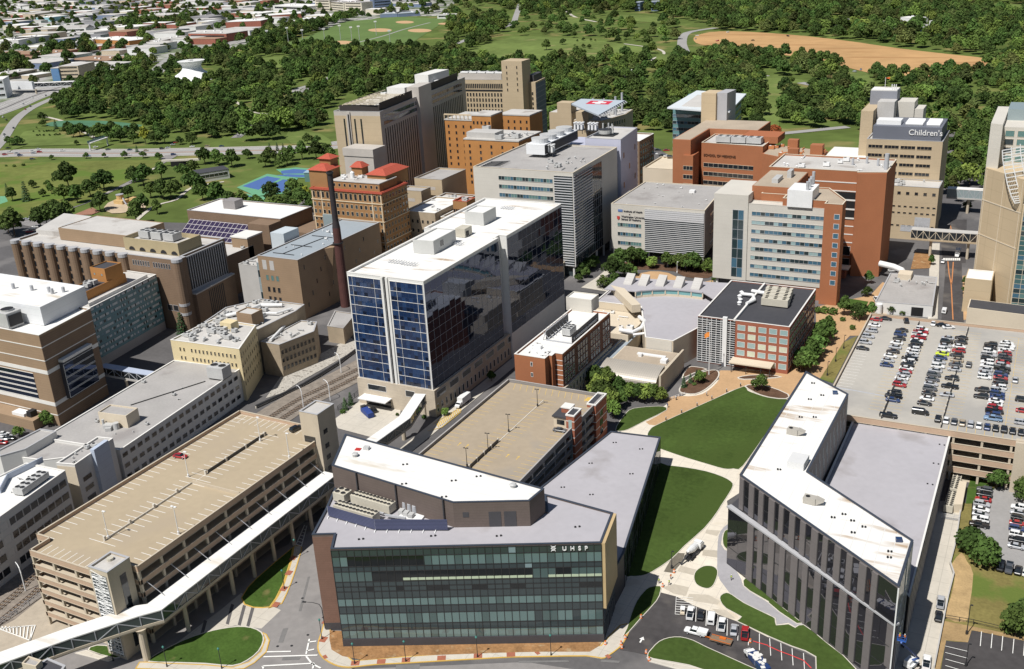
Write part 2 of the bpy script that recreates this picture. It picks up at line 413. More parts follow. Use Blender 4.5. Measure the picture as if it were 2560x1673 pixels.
# --- foreground street, pavements, islands
sheet('road', qs(13, 0, [(420, 200), (590, 190), (700, 1300), (560, 1400), (900, 1556), (2500, 1490), (5200, 1900), (-900, 2300), (-2600, 1500), (-1300, 1060), (0, 560), (300, 400)]), STREET)
KT = [0]
def kerbed(name, P, top, h=.13, kerb=CURBY, kw=.35):
 h += LZ[0]; KT[0] = h
 P = ccw(P); b = MB(); I = grow(P, kw); b.ring(P, I, 0, h, 0); b.poly(I, h-.01, 1); return b.build(name, [kerb, top], kind='structure')
isl1 = qs(13, 0, [(345, 425), (330, 540), (260, 760), (190, 900), (130, 985), (60, 992), (-30, 988), (-110, 960), (-140, 900), (-80, 800), (0, 718), (180, 560)])
walk1 = qs(13, 0, [(370, 415), (428, 425), (400, 540), (330, 760), (255, 930), (225, 958), (120, 995), (130, 985), (190, 900), (260, 760), (330, 540), (345, 430)])
kerbed('lawn', isl1, ISL); kerbed('sidewalk', smooth(walk1, 2), CONC)
isl2 = smooth(qs(3, 0, [(1685, 1292), (1900, 1215), (2050, 1180), (2200, 1160), (2330, 1170), (2425, 1215), (2445, 1290), (2400, 1390), (2290, 1480), (2150, 1530), (1900, 1510), (1600, 1500), (1370, 1490), (1440, 1420)]), 2)
walk2 = qs(3, 0, [(1290, 1490), (1370, 1490), (1600, 1503), (1900, 1515), (2150, 1538), (2300, 1490), (2410, 1395), (2450, 1290), (2430, 1215), (2470, 1235), (2500, 1290), (2470, 1400), (2360, 1500), (2260, 1556), (2000, 1580), (1250, 1556)])
kerbed('lawn', isl2, ISL, kerb=CURB); kerbed('sidewalk', walk2, CONC)
kerbed('lawn', smooth(qs(3, 0, [(810, 1385), (900, 1332), (1060, 1350), (1220, 1392), (1130, 1430), (1060, 1460)]), 2), ISL, kerb=CURB)
kerbed('sidewalk', qs(3, 0, [(690, 1410), (800, 1380), (1060, 1468), (1000, 1490)]), CONC, kerb=CURB)
sheet('drive', qs(3, 0, [(1560, 1370), (2050, 1000), (2230, 850), (2560, 990), (2600, 1010), (2420, 1180), (2180, 1150), (2000, 1190), (1700, 1290)]), CONC)
for x, y, a in ((2140, 1040, 0), (2250, 1050, 0), (2330, 1060, 0), (1890, 1190, 0)):
 sheet('tar_patch', qs(3, 0, [(x, y-90), (x+28, y-80), (x-22, y+105), (x-50, y+95)]), ASPH)
for P in ([(250, 1180), (300, 1175), (250, 1310), (205, 1310)], [(480, 700), (500, 700), (420, 1020), (395, 1020)], [(330, 520), (345, 520), (300, 700), (285, 700)], [(1290, 1555), (1300, 1520), (1520, 1512), (1510, 1556)], [(250, 1440), (420, 1430), (400, 1470), (240, 1475)]): sheet('tar_patch', qs(13, 0, P), TARP)
for P in ([(60, 1480), (520, 1475), (530, 1490), (60, 1500)], [(830, 1470), (1000, 1480), (990, 1500), (820, 1490)]): sheet('tar_patch', qs(23, 0, P), TARP)
for x, y in ((200, 1345), (480, 1240), (430, 900), (330, 1340), (900, 1560)): c = q(13, x, y); b = MB(); b.cyl(c.x, c.y, LZ[0], .38, .012, 12); b.build('manhole_cover', METD, kind='structure')
# UHSP front pavement
uw = smooth(qs(13, 0, [(655, 1010), (610, 1190), (575, 1300), (570, 1380), (610, 1450), (720, 1520), (860, 1545), (1100, 1520), (1400, 1505), (2000, 1470), (2370, 1450)]), 3, False)+smooth(qs(23, 0, [(320, 1445), (690, 1440), (830, 1462), (890, 1440), (1000, 1360), (1050, 1290), (1100, 1160), (1000, 1150), (820, 1340)]), 2, False)+qs(13, 0, [(2370, 1400), (2000, 1400), (1400, 1440), (900, 1480), (700, 1300), (680, 1010)])
kerbed('sidewalk', uw, CONC, kerb=CURBY)
sheet('soil_bed', qs(13, 0, [(680, 1280)])+[V2_(-155, 173.5), V2_(-150.5, 175), q(13, 690, 440, 30).to_2d()+V2_(-.4, .5), q(23, 828, 382, 30).to_2d()+V2_(-.4, .6)]+qs(23, 0, [(830, 1310), (810, 1345), (720, 1400), (300, 1400)])+qs(13, 0, [(2370, 1405), (1400, 1440), (1000, 1478), (800, 1440), (700, 1380)]), DIRT, h=KT[0]+.01)
for x, y in ((650, 1118), (625, 1285), (1160, 1490), (920, 1505), (1390, 1475), (1718, 1457), (2055, 1438), (2360, 1425), (345, 530), (305, 668), (258, 815), (185, 962)):
 c = q(13, x, y).to_2d(); b = MB(); an = rad(28 if y > 1400 else 100)
 b.box(c.x, c.y, KT[0]-.008, 2.2, 1.8, .012, an); b.build('paver_patch', REDP, kind='structure')
for x, y in ((640, 1447), (2605, 1408), (890+2370, 1443)): 
 c = q(13, x, y).to_2d(); b = MB(); b.box(c.x, c.y, KT[0]-.008, 1.5, 1., .012, rad(-30)); b.build('paver_patch', REDP, kind='structure')
# --- plaza of the new campus
sheet('plaza', qs(22, 0, [(880, 960), (1280, 740), (1480, 600), (2150, 300), (2700, 350), (2500, 1200)])+qs(33, 0, [(-380, 0), (-300, 600), (330, 1120), (300, 1190), (0, 1262)])+qs(23, 0, [(2370, 1262), (2070, 1110), (1700, 975), (1375, 845), (1180, 1090), (1010, 1285), (1010, 1330), (830, 1462), (690, 1440), (960, 600), (1200, 0)]), PLAZA)
sheet('brick_walk', smooth(qs(22, 0, [(1430, 690), (1265, 785), (1240, 800), (1330, 830), (1570, 720), (1860, 590), (2140, 470), (2370, 560), (2600, 640), (2900, 300), (2640, 260), (2370, 330), (1930, 320), (1920, 400), (1850, 480), (1760, 540), (1640, 560), (1480, 560), (1440, 620)]), 2), BRKP)
for P in ([(1800, 265), (1930, 275), (1900, 325), (1790, 300)], [(1770, 450), (1910, 460), (1905, 525), (1760, 505)], [(1560, 600), (1720, 640), (1690, 690), (1530, 650)], [(1390, 800), (1500, 770), (1640, 800), (1610, 880), (1500, 860)], [(1640, 860), (1820, 870), (1930, 930), (1900, 960), (1700, 930), (1620, 905)], [(1850, 1000), (1980, 1010), (2070, 1090), (1960, 1080)]):
 sheet('plaza_band', qs(23, 0, P), PLAZD)
sheet('wet_concrete', qs(23, 0, [(1505, 480), (1600, 485), (1580, 560), (1490, 668), (1405, 655)]), M('wet concrete', (.17, .15, .115), .5, .2, .3))
sheet('path', smooth(qs(23, 0, [(1995, 215), (1930, 280), (1905, 380), (1900, 560), (1905, 690), (1960, 780), (2060, 900), (2200, 980), (2370, 1045)]), 2, False)+qs(33, 0, [(70, 1085), (80, 1145), (190, 1130), (250, 1165), (330, 1140), (0, 940)])+qs(23, 0, [(2200, 840), (2140, 790), (2120, 720), (2050, 600), (2050, 480), (1970, 455), (1935, 400), (1950, 300), (2000, 250)]), GPATH)
lot = qs(23, 0, [(1378, 848), (1520, 885), (1700, 978), (2070, 1112), (2370, 1262)])+qs(33, 0, [(0, 1265), (430, 1452), (430, 1620)])+qs(23, 0, [(2330, 1610), (2150, 1500), (1800, 1345), (1680, 1285), (1560, 1252), (1450, 1258), (1360, 1295), (1285, 1365), (1240, 1425), (1130, 1400), (1000, 1380), (1010, 1310), (1190, 1110)])
sheet('parking_lot', lot, ASPD)
LA = smooth(qs(22, 0, [(2140, 470), (1860, 590), (1570, 720), (1330, 830), (1275, 870), (1250, 930), (1300, 1020), (1390, 1058), (1600, 1130), (1800, 1190), (1960, 1235), (2050, 1235), (2140, 1210), (2360, 900), (2560, 600), (2370, 572), (2250, 535), (2185, 508)]), 3)
LB = smooth(qs(22, 0, [(1300, 1185), (1440, 1200), (1600, 1218), (1800, 1255), (1950, 1305), (2030, 1350), (2050, 1390), (2015, 1460), (1940, 1575)])+qs(23, 0, [(1900, 110), (1790, 250), (1600, 420), (1480, 540), (1300, 660), (1200, 698), (1100, 702), (1030, 690), (1130, 400), (1240, 20)]), 2)
LC = smooth(qs(22, 0, [(955, 878), (1000, 785), (1080, 690), (1180, 665), (1310, 655), (1400, 655), (1435, 690), (1250, 782), (1120, 850), (1040, 882)]), 2)
LD = smooth(qs(23, 0, [(1680, 710), (1700, 650), (1770, 605), (1850, 603), (1900, 635), (1905, 690), (1870, 780), (1820, 815), (1755, 805), (1700, 770)]), 3)
LE = smooth(qs(23, 0, [(1375, 788), (1270, 800), (1210, 850), (1150, 930), (1100, 1050), (1060, 1180), (1012, 1280), (1090, 1210), (1190, 1095), (1340, 930), (1378, 842)]), 2)
LF = smooth(qs(23, 0, [(1250, 1445), (1290, 1370), (1360, 1302), (1450, 1267), (1560, 1260), (1680, 1292), (1800, 1352), (2150, 1510), (2350, 1620), (1900, 1600), (1640, 1525), (1400, 1482)]), 2)
LG = smooth(qs(23, 0, [(1925, 880), (1980, 850), (2040, 870), (2150, 945), (2370, 1052)])+qs(33, 0, [(70, 1092), (80, 1150), (190, 1140), (250, 1172), (330, 1146), (540, 1310), (820, 1560), (640, 1700), (440, 1640), (438, 1445), (220, 1350)])+qs(23, 0, [(2375, 1258), (2150, 1150), (2075, 1110), (2118, 1075), (1980, 1000), (1925, 930)]), 2)
LH = qs(23, 0, [(2135, 740), (2165, 705), (2370, 868)])+qs(33, 0, [(0, 875), (325, 1136), (265, 1140), (100, 1030), (0, 945)])+qs(23, 0, [(2370, 935), (2200, 838), (2140, 788)])
LI = smooth(qs(23, 0, [(1990, 265), (1952, 310), (1948, 395), (1982, 447), (2075, 490), (2130, 440), (2100, 300)]), 2)
for P in (LA, LB, LC, LD, LE, LF, LG, LH, LI): kerbed('lawn', P, LAWN, .10, CURB, .22)
kerbed('sidewalk', qs(23, 0, [(1245, 1450), (1400, 1486), (1640, 1530), (2000, 1620), (1900, 1680), (1600, 1580), (1380, 1520), (1270, 1490)]), CONC, kerb=CURB)
# mulch beds
for P in ([(1545, 520), (1560, 470), (1640, 400), (1740, 345), (1850, 320), (1910, 330), (1920, 375), (1880, 430), (1800, 500), (1700, 545), (1600, 540)], [(1570, 400), (1620, 300), (1700, 290), (1810, 315), (1690, 350)], [(2085, 390), (2200, 368), (2370, 365), (2500, 385), (2370, 400), (2150, 410)], [(2150, 470), (2240, 455), (2370, 470), (2560, 545), (2540, 590), (2370, 575), (2240, 530)]):
 kerbed('mulch_bed', smooth(qs(22, 0, P), 2), MULCH, .25, CURB, .5)
# --- right-hand service drive, bank and lots
sheet('service_drive', qs(33, 0, [(1560, 0), (1800, 0), (1760, 195), (1730, 400), (1680, 590), (1715, 690), (1660, 900), (1620, 1100), (1530, 1700), (1100, 1700), (1250, 1000), (1500, 300)]), CONC)
sheet('grass_bank', qs(32, 0, [(1830, 1556), (1880, 1260), (2120, 1390), (2200, 1380), (2600, 1520)])+qs(33, 0, [(2600, 520), (2370, 690), (2200, 650), (2110, 590), (1990, 560), (1880, 150), (1890, 0), (2600, 0), (2600, 1280), (2370, 1280), (1900, 1200), (1850, 1310), (1650, 1300), (1600, 1700), (1530, 1700), (1625, 1100), (1720, 690), (1690, 590), (1740, 400), (1770, 195), (1800, 0)]), DRYG)
sheet('dirt_bank', smooth(qs(33, 0, [(1790, 480), (1840, 560), (1900, 680), (1860, 1000), (1830, 1120), (1640, 1080), (1690, 900), (1730, 690), (1700, 590)]), 2), M('straw-covered soil', (.42, .29, .14), .95, .25, .3, fine=2.0, bump=.4))
sheet('parking_lot', qs(32, 0, [(2090, 1420), (2190, 1380), (2800, 1560)])+qs(33, 0, [(2800, 720), (2370, 650), (2120, 590), (1980, 330), (1890, 160), (1900, 0)]), M('grey lot surface', (.30, .29, .28), .9, .1, .1, fine=.8))
sheet('parking_lot', qs(33, 0, [(1645, 1295), (1850, 1318), (1880, 1200), (2370, 1300), (2900, 1400), (2900, 1900), (1560, 1800)]), ASPD)
sheet('dirt_bank', qs(33, 0, [(1620, 1110), (1900, 1165), (2370, 1262), (2370, 1296), (1885, 1198), (1850, 1312), (1650, 1290), (1590, 1560), (1535, 1556)]), M('mown bank', (.34, .23, .11), .95, .25, .3, fine=2.0))
sheet('lawn', qs(32, 0, [(1850, 1400), (1890, 1300), (2060, 1390), (2100, 1430), (1950, 1420), (1890, 1556), (1830, 1556)]), ISL)
# street on the right behind the parking deck
sheet('road', qs(31, 0, [(1650, 830), (1790, 830), (1820, 1600), (1590, 1600)]), ASPD)
sheet('road', qs(31, 0, [(1700, 480), (1840, 480), (1830, 880), (1620, 880), (1600, 700)]), ASPD)
sheet('brick_walk', qs(31, 0, [(950, 1180), (1060, 1060), (1150, 1090), (1100, 1340), (1100, 1556), (450, 1556), (440, 1290)]), BRKP)
sheet('brick_walk', qs(32, 0, [(560, -100), (760, 0), (700, 60), (490, 400), (440, 390), (500, 0)]), BRKP)
sheet('grass_strip', qs(32, 0, [(700, 60), (830, 0), (600, 440), (480, 400)]), DRYG)
sheet('sidewalk', qs(31, 0, [(1500, 700), (1590, 700), (1570, 1400), (1480, 1400)]), CONC)
sheet('sidewalk', qs(31, 0, [(1800, 1000), (1900, 1000), (1960, 1400), (1810, 1410)]), BRKP)
sheet('lawn', qs(31, 0, [(690, 1290), (740, 1210), (930, 1240), (900, 1310)]), ISL)
sheet('dirt_bank', qs(31, 0, [(1360, 780), (1530, 800), (1500, 930), (1320, 940)]), DIRT)
# courtyard behind the auditorium
sheet('courtyard_paving', smooth(qs(21, 0, [(1120, 1000), (1280, 960), (1450, 975), (1580, 1040), (1760, 1060), (1860, 1040), (1830, 1090), (1600, 1090), (1300, 1060), (1120, 1030)]), 2), BRKP)
sheet('mulch_bed', smooth(qs(21, 0, [(1000, 940), (1280, 945), (1500, 960), (1600, 1010), (1820, 1020), (1960, 900), (1700, 850), (1300, 850), (900, 900)]), 2), MULCH)
sheet('path', qs(21, 0, [(640, 1110), (780, 1020), (900, 920), (960, 950), (800, 1090), (900, 1150)]), CONC)
# railway corridor
rl = [q(3, -400, 1330).to_2d(), q(3, 180, 860).to_2d(), q(3, 360, 690).to_2d(), Vector((-251, 190)), Vector((-254, 235)), q(12, 300, 660).to_2d(), q(12, 620, 490).to_2d(), q(12, 950, 320).to_2d(), q(12, 1260, 150).to_2d()]
rl = smooth(rl, 3, False)
sheet('track_bed', ribbon(rl, 17), BALL)
sheet('rubble_slope', qs(12, 0, [(90, 580), (230, 380), (350, 290), (500, 220), (880, 20), (925, 60), (925, 130), (600, 320), (400, 430), (250, 530)]), ROCK)
sheet('drive', qs(3, 0, [(0, 1180), (140, 1100), (390, 900), (500, 1000), (720, 1130), (400, 1280), (-200, 1500)]), M('tan drive', (.42, .36, .28), .9, .15, .1, fine=.6))
sheet('paved_yard', qs(12, 0, [(720, 780), (960, 600), (1340, 690), (1330, 760), (1100, 950), (760, 860)]), CONC)
sheet('road', [Vector((-189, 243)), Vector((-174.5, 243)), Vector((-174.5, 440)), Vector((-189, 440))], ASPH)
sheet('sidewalk', [Vector((-194.5, 262)), Vector((-189.3, 262)), Vector((-189.3, 440)), Vector((-194.5, 440))], CONC)
def lines(pts, offs, w, mat):
 P = smooth(px(pts), 4, False)
 for o in offs:
  Q = []
  for i, p in enumerate(P): t = (P[min(i+1, len(P)-1)]-P[max(i-1, 0)]).normalized(); Q.append(p+Vector((-t.y, t.x))*o)
  sheet('road_marking', ribbon(Q, w), mat)
# --- left: highway, parkway, park roads
def road(name, pts, w, mat, w1=None): return sheet(name, ribbon(smooth(px(pts), 4, False), w, w1), mat)
HWY = M('pale highway concrete', (.31, .30, .285), .9, .1, .02, fine=.2)
road('highway', [(-300, 425), (0, 385), (300, 383), (640, 376), (760, 372), (900, 355)], 34, HWY)
road('highway', [(-160, 330), (0, 275), (60, 250), (130, 225), (190, 207), (260, 185)], 46, HWY)
lines([(-300, 425), (0, 385), (300, 383), (640, 376), (760, 372), (900, 355)], (-9, 9), .5, PAINT); lines([(-300, 425), (0, 385), (300, 383), (640, 376), (760, 372), (900, 355)], (-1.5,), 2.2, M('reddish median', (.34, .2, .13), .9, .2, .1)); lines([(-300, 425), (0, 385), (300, 383), (640, 376), (760, 372), (900, 355)], (-16.6, 16.6), 1.6, CONC)
lines([(-160, 330), (0, 275), (60, 250), (130, 225), (190, 207), (260, 185)], (0,), 2.4, ASPD); lines([(-160, 330), (0, 275), (60, 250), (130, 225), (190, 207), (260, 185)], (-8, -15, 8, 15), .5, PAINT)
road('ramp', [(-40, 400), (5, 352), (40, 300), (80, 270), (135, 245), (180, 225)], 11, HWY)
road('road', [(185, 340+240), (60, 555), (120, 535), (200, 510), (290, 470), (330, 452), (365, 425)], 9, STREET)
road('road', [(365, 425), (420, 395), (430, 388)], 12, STREET)
road('road', [(380, 190), (440, 140), (520, 128), (600, 100), (690, 78), (800, 50), (950, 15), (1050, -15)], 24, HWY)
road('park_road', [(590, 345), (640, 310), (700, 280), (730, 255), (770, 220), (800, 215)], 10, STREET)
road('park_road', [(760, 240), (740, 225), (800, 205), (900, 160), (960, 155), (1080, 172)], 10, HWY)
road('park_road', [(1300, 10), (1290, 40), (1280, 60), (1230, 78), (1180, 95), (1140, 110)], 12, HWY)
road('park_road', [(1790, 70), (1720, 82), (1705, 105), (1712, 130), (1720, 146)], 14, HWY)
road('park_road', [(1800, 172), (1850, 180), (1920, 192), (1990, 205), (2040, 215)], 10, HWY)
road('park_road', [(1380, 250), (1480, 248), (1570, 252), (1620, 255)], 12, HWY)
road('park_road', [(1900, 340), (2000, 330), (2120, 318)], 10, HWY)
road('path', [(1560, 110), (1640, 122), (1660, 135), (1630, 150), (1660, 165)], 4, CONC)
road('path', [(1415, 28), (1440, 44), (1490, 55)], 6, CONC)
road('path', [(300, 590), (380, 520), (440, 500), (480, 470), (560, 455)], 3, CONC)
road('path', [(210, 500), (270, 480), (320, 440)], 3, CONC)
road('path', [(560, 235), (600, 262), (630, 280), (700, 290)], 4, CONC)
road('path', [(100, 290), (160, 305), (245, 350)], 4, CONC)
road('path', [(280, 405), (330, 418), (400, 425)], 5, CONC)
sheet('water', smooth(px([(118, 310), (150, 303), (260, 303), (340, 311), (355, 316), (300, 321), (180, 319), (122, 316)]), 2), WATER)
sheet('pond', smooth(px([(2300, 75), (2325, 76), (2335, 82), (2315, 90), (2300, 86)]), 2), WATER)
sheet('graded_field', smooth(px([(1740, 90), (1800, 79), (1920, 83), (2080, 98), (2250, 122), (2380, 137), (2465, 148), (2455, 170), (2400, 185), (2330, 195), (2200, 187), (2120, 170), (2050, 150), (1930, 135), (1860, 125), (1790, 118), (1740, 108)]), 3), FDIRT)
sheet('parking_lot', px([(1970, 41), (2150, 48), (2330, 62), (2335, 80), (2260, 75), (2100, 68), (2030, 58)]), HWY)
for P in ([(640, 130), (760, 95), (860, 55), (1000, 42), (1120, 48), (1100, 62), (1010, 120), (900, 125), (780, 110)], ):
 sheet('ball_field', px(P), M('ball field grass', (.105, .165, .042), .95, .15, .01, fine=.05))
def oval(cx_, cy_, rx, ry): return px([(cx_+rx*math.cos(t*math.pi/8), cy_+ry*math.sin(t*math.pi/8)) for t in range(16)])
for a in ((950, 76, 30, 4.5), (1049, 77, 30, 4.5), (855, 107, 28, 4.5), (934, 109, 24, 4), (885, 119, 14, 4), (1012, 56, 23, 3.5), (1115, 60, 20, 2.5)):
 sheet('infield', oval(*a), M('infield clay', (.50, .32, .17), .95, .1) if 'infield clay' not in MATS else MATS['infield clay'])
road('path', [(890, 108), (960, 90), (1010, 74), (1075, 57)], 5, HWY)
# bright meadows in the park
MEAD = M('meadow', (.135, .18, .05), .95, .3, .012, fine=.08, spots=((.26, .23, .10), .02, .58, (1, 1, 1)), spec=.1)
for P in ([(1170, 130), (1280, 93), (1400, 95), (1480, 100), (1560, 112), (1640, 130), (1560, 145), (1440, 142), (1330, 158), (1200, 150)], [(1640, 138), (1670, 138), (1680, 160), (1650, 168)], [(1410, 45), (1450, 45), (1450, 62), (1420, 66)], [(1550, 38), (1640, 42), (1650, 58), (1560, 50)], [(1940, 345+75), (1900, 195), (2000, 200), (2060, 215), (1960, 212)], [(2080, 185), (2160, 180), (2190, 215), (2180, 228), (2120, 215)], [(1965, 218), (2010, 218), (2015, 240), (1970, 240)], [(2460, 10), (2550, 12), (2560, 40), (2480, 35)], [(630, 150), (740, 140), (730, 160), (660, 175)], [(720, 330), (800, 335), (830, 365), (730, 362)], [(25, 380), (60, 330), (120, 330), (200, 345), (260, 360), (60, 367)]):
 sheet('meadow', smooth(px(P), 2), MEAD)
PARKL = M('park lawn left', (.145, .165, .045), .95, .3, .02, fine=.15, spots=((.10, .16, .03), .03, .5, (1, 1, 1)), spec=.1)
sheet('meadow', px([(-100, 440), (0, 412), (150, 405), (420, 400), (330, 450), (210, 510), (100, 545), (-100, 550)]), PARKL)
# tennis courts
for P in ([(592, 470), (668, 436), (745, 447), (722, 484), (640, 492)], [(568, 503), (615, 485), (665, 494), (648, 518), (585, 520)], [(690, 425), (740, 420), (800, 425), (798, 448), (720, 445)], [(0, 492), (14, 492), (20, 505), (0, 512)]):
 sheet('tennis_court', px(P), COURTG)
for P in ([(606, 467), (668, 442), (702, 448), (646, 476)], [(652, 478), (708, 450), (736, 454), (706, 483)], [(580, 503), (616, 490), (652, 497), (638, 512), (592, 514)], [(702, 429), (735, 424), (790, 428), (785, 435), (705, 436)], [(690, 440), (720, 437), (790, 440), (790, 445), (730, 444)]):
 sheet('tennis_court', px(P), COURTB)
sheet('playground', smooth(px([(260, 520), (290, 500), (350, 505), (365, 520), (330, 530), (280, 535)]), 2), M('sand play area', (.48, .38, .26), .95, .2, .2))
sheet('playground', px([(185, 538), (230, 520), (250, 530), (230, 538), (195, 540)]), PLAY)
# ================================================================ building materials
WROOF = M('white roof membrane', (.74, .73, .70), .8, .05, .06, fine=.4, lines=[(1, 3.3, .05, (.63, .62, .59))], spots=((.52, .45, .34), .09, .62, (.5, 1.6, 1)))
WROOF2 = M('stained white roof', (.75, .74, .705), .8, .06, .06, fine=.4, lines=[(0, 3.1, .05, (.62, .61, .58))], spots=((.36, .24, .13), .11, .57, (.3, 1.7, 1)))
GROOF = M('grey roof membrane', (.40, .385, .405), .85, .07, .05, fine=.5, spots=((.29, .27, .27), .05, .6, (1, 1, 1)))
GRAV = M('gravel roof', (.36, .345, .33), .95, .14, .08, fine=1.2, spots=((.27, .25, .24), .07, .58, (1, 1, 1)))
GRAVL = M('light gravel roof', (.50, .48, .45), .95, .12, .08, fine=1.2, spots=((.32, .29, .26), .07, .6, (1, 1, 1)))
TANR = M('tan gravel roof', (.40, .33, .25), .95, .14, .08, fine=1.2)
DKROOF = M('dark roof membrane', (.055, .055, .062), .75, .15, .06, fine=.5)
BLUEG = M('blue grey roof', (.30, .34, .37), .85, .08, .06, fine=.5)
COPE = M('dark coping', (.045, .055, .075), .5, .08, spec=.5)
COPEW = M('pale coping', (.72, .70, .66), .7, .06)
COPEG = M('grey coping', (.40, .40, .41), .7, .06)
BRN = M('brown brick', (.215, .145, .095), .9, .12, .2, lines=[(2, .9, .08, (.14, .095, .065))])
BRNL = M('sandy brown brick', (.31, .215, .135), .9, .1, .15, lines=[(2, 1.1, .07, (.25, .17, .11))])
BRNU = M('UHSP brown brick', (.135, .105, .092), .9, .1, .3, lines=[(2, .8, .1, (.11, .085, .075))])
RBRK = M('red brown brick face', (.20, .115, .085), .9, .12, .3, lines=[(2, .7, .1, (.165, .095, .07))])
ORG = M('orange red brick', (.345, .135, .062), .9, .09, .12, lines=[(2, 1.0, .08, (.36, .125, .055))])
ORG2 = M('red brick', (.32, .112, .066), .9, .1, .2, lines=[(2, 1.0, .08, (.3, .1, .06))])
OCH = M('ochre orange brick', (.44, .205, .065), .9, .1, .15)
ITAL = M('old tawny brick', (.31, .165, .068), .9, .12, .2)
TERRA = M('terracotta trim', (.58, .47, .32), .9, .1)
RTILE = M('red tile roof', (.42, .085, .05), .8, .15, .6, lines=[(0, .9, .2, (.32, .06, .035))])
BEIGE = M('beige concrete', (.47, .375, .25), .9, .08, .1, lines=[(2, 4.2, .03, (.4, .315, .21))])
BEIGE2 = M('warm beige panel', (.52, .41, .265), .9, .06, .08, lines=[(2, 5.2, .025, (.42, .33, .21)), (1, 7.4, .02, (.42, .33, .21))])
TAUPE = M('taupe precast', (.46, .425, .385), .9, .09, .1)
CONW = M('pale limestone', (.56, .53, .47), .9, .07, .1, lines=[(2, 2.1, .04, (.5, .47, .42))])
CONG = M('board marked concrete', (.47, .455, .43), .9, .1, .15, lines=[(2, .7, .12, (.42, .4, .38))])
STONE = M('stone podium', (.50, .43, .335), .9, .12, .35, lines=[(2, 1.2, .05, (.4, .34, .27))])
WPAINT = M('white painted wall', (.66, .65, .62), .85, .06, .1)
WPAN = M('white metal panel', (.70, .71, .72), .6, .05, .15, lines=[(2, 2.6, .03, (.55, .56, .58))])
YEL = M('cream yellow brick', (.66, .55, .33), .9, .06, .15)
TANS = M('tan stone wall', (.36, .29, .205), .9, .15, .3)
LILAC = M('lilac grey panel', (.45, .46, .56), .6, .05, .1)
GPANEL = M('grey metal panel', (.28, .26, .255), .6, .06, .15, lines=[(2, 4.2, .025, (.21, .2, .195))])
DPANEL = M('dark zinc panel', (.062, .06, .066), .6, .1, .3)
CREAM = M('cream stucco', (.60, .52, .40), .9, .07, .1)
TANC = M('tan precast spandrel', (.47, .335, .235), .9, .08, .25)
TANW = M('tan garage concrete', (.50, .43, .33), .9, .08, .2)
DECK = M('tan parking deck', (.40, .325, .222), .9, .08, .04, fine=.5, spots=((.38, .31, .22), .05, .58, (1, 1, 1)))
DECK2 = M('worn parking deck', (.36, .295, .215), .9, .1, .04, fine=.5, spots=((.31, .27, .22), .04, .54, (1, 1, 1)))
DECKG = M('grey parking deck', (.42, .395, .35), .9, .08, .05, fine=.5, spots=((.33, .315, .29), .03, .56, (1, 1, 1)))
LOUV = M('blue louver', (.075, .085, .16), .5, .08, lines=[(2, .42, .3, (.03, .035, .07))], spec=.5)
UNIT = M('cream plant casing', (.52, .485, .40), .6, .08, .3)
UNITG = M('grey plant casing', (.46, .46, .45), .6, .12, .3, spec=.5)
FAN = M('black fan grille', (.02, .02, .022), .6, 0)
WOODP = M('golden wood cladding', (.50, .37, .20), .6, .1, .2, lines=[(2, 1.0, .04, (.5, .36, .17))])
def glass(name, col, rough=.06, var=0., spec=.9, metal=0., coat=0.): return M(name, col, rough, var, .3, metal, spec=spec, coat=coat)
GDK = glass('dark window glass', (.018, .022, .027))
GMD = glass('grey window glass', (.05, .065, .07))
GBLK = M('black mirror glass', (.006, .011, .024), .03, 0, spec=.8, tint=(.38, .52, .95))
GMIR = glass('bronze mirror glass', (.13, .13, .15), .02, metal=.85)
GB1 = glass('blue glass a', (.011, .028, .08)); GB2 = glass('blue glass b', (.019, .047, .12)); GB3 = glass('blue glass c', (.005, .011, .03)); GB4 = glass('blue glass d', (.10, .22, .42))
GT1 = glass('teal glass light', (.13, .20, .195), .08); GT2 = glass('teal glass mid', (.075, .118, .115), .08); GT3 = glass('teal glass dark', (.040, .056, .06), .06); GT4 = glass('teal glass black', (.008, .011, .013), .05); GTS = glass('pale blind', (.50, .58, .42), .4); GTB = glass('grey blind glass', (.22, .30, .32), .2)
GGR = glass('green ribbon glass', (.12, .22, .21), .1); GPALE = glass('pale ribbon glass', (.30, .42, .42), .1)
CWG1 = glass('curtain green', (.06, .13, .13), .1); CWG2 = glass('curtain grey blind', (.27, .33, .34), .3); CWG3 = glass('curtain dark', (.025, .045, .05), .08); CWG4 = glass('curtain blue', (.06, .14, .20), .1)
RU = [UNITG, FAN]; RUW = [METW, FAN]; RUC = [UNIT, FAN]
def ed(P, i): return P[i % len(P)], P[(i+1) % len(P)]
def V2(x, y): return Vector((x, y))

# ---------------------------------------------------------------- 1 foreground glass campus building
a, bq, c, d = [p.to_2d() for p in (q(13, 690, 440, 30), q(23, 828, 382, 30), q(23, 935, 105, 30), q(22, 298, 1460, 30))]
f, g = V2(-156.2, 173.3), V2(-151.0, 175.8)
up = [p.to_2d() for p in (q(12, 825, 905, 37), q(12, 700, 1195, 37), q(12, 1820, 1540, 37), q(22, 160, 1525, 37), q(22, 298, 1410, 37))]
root = thing('glass_office_building', 'brown brick building with big green glass front marked UHSP and white wedge roof block', 'building', (*mid([a, bq, c]), 0))
U = root
main = [a, bq, c, d, up[4]+V2(0, .6), up[0]+V2(.5, 0), V2(-160.4, 184.4), f, g]
Pm = ccw(main)
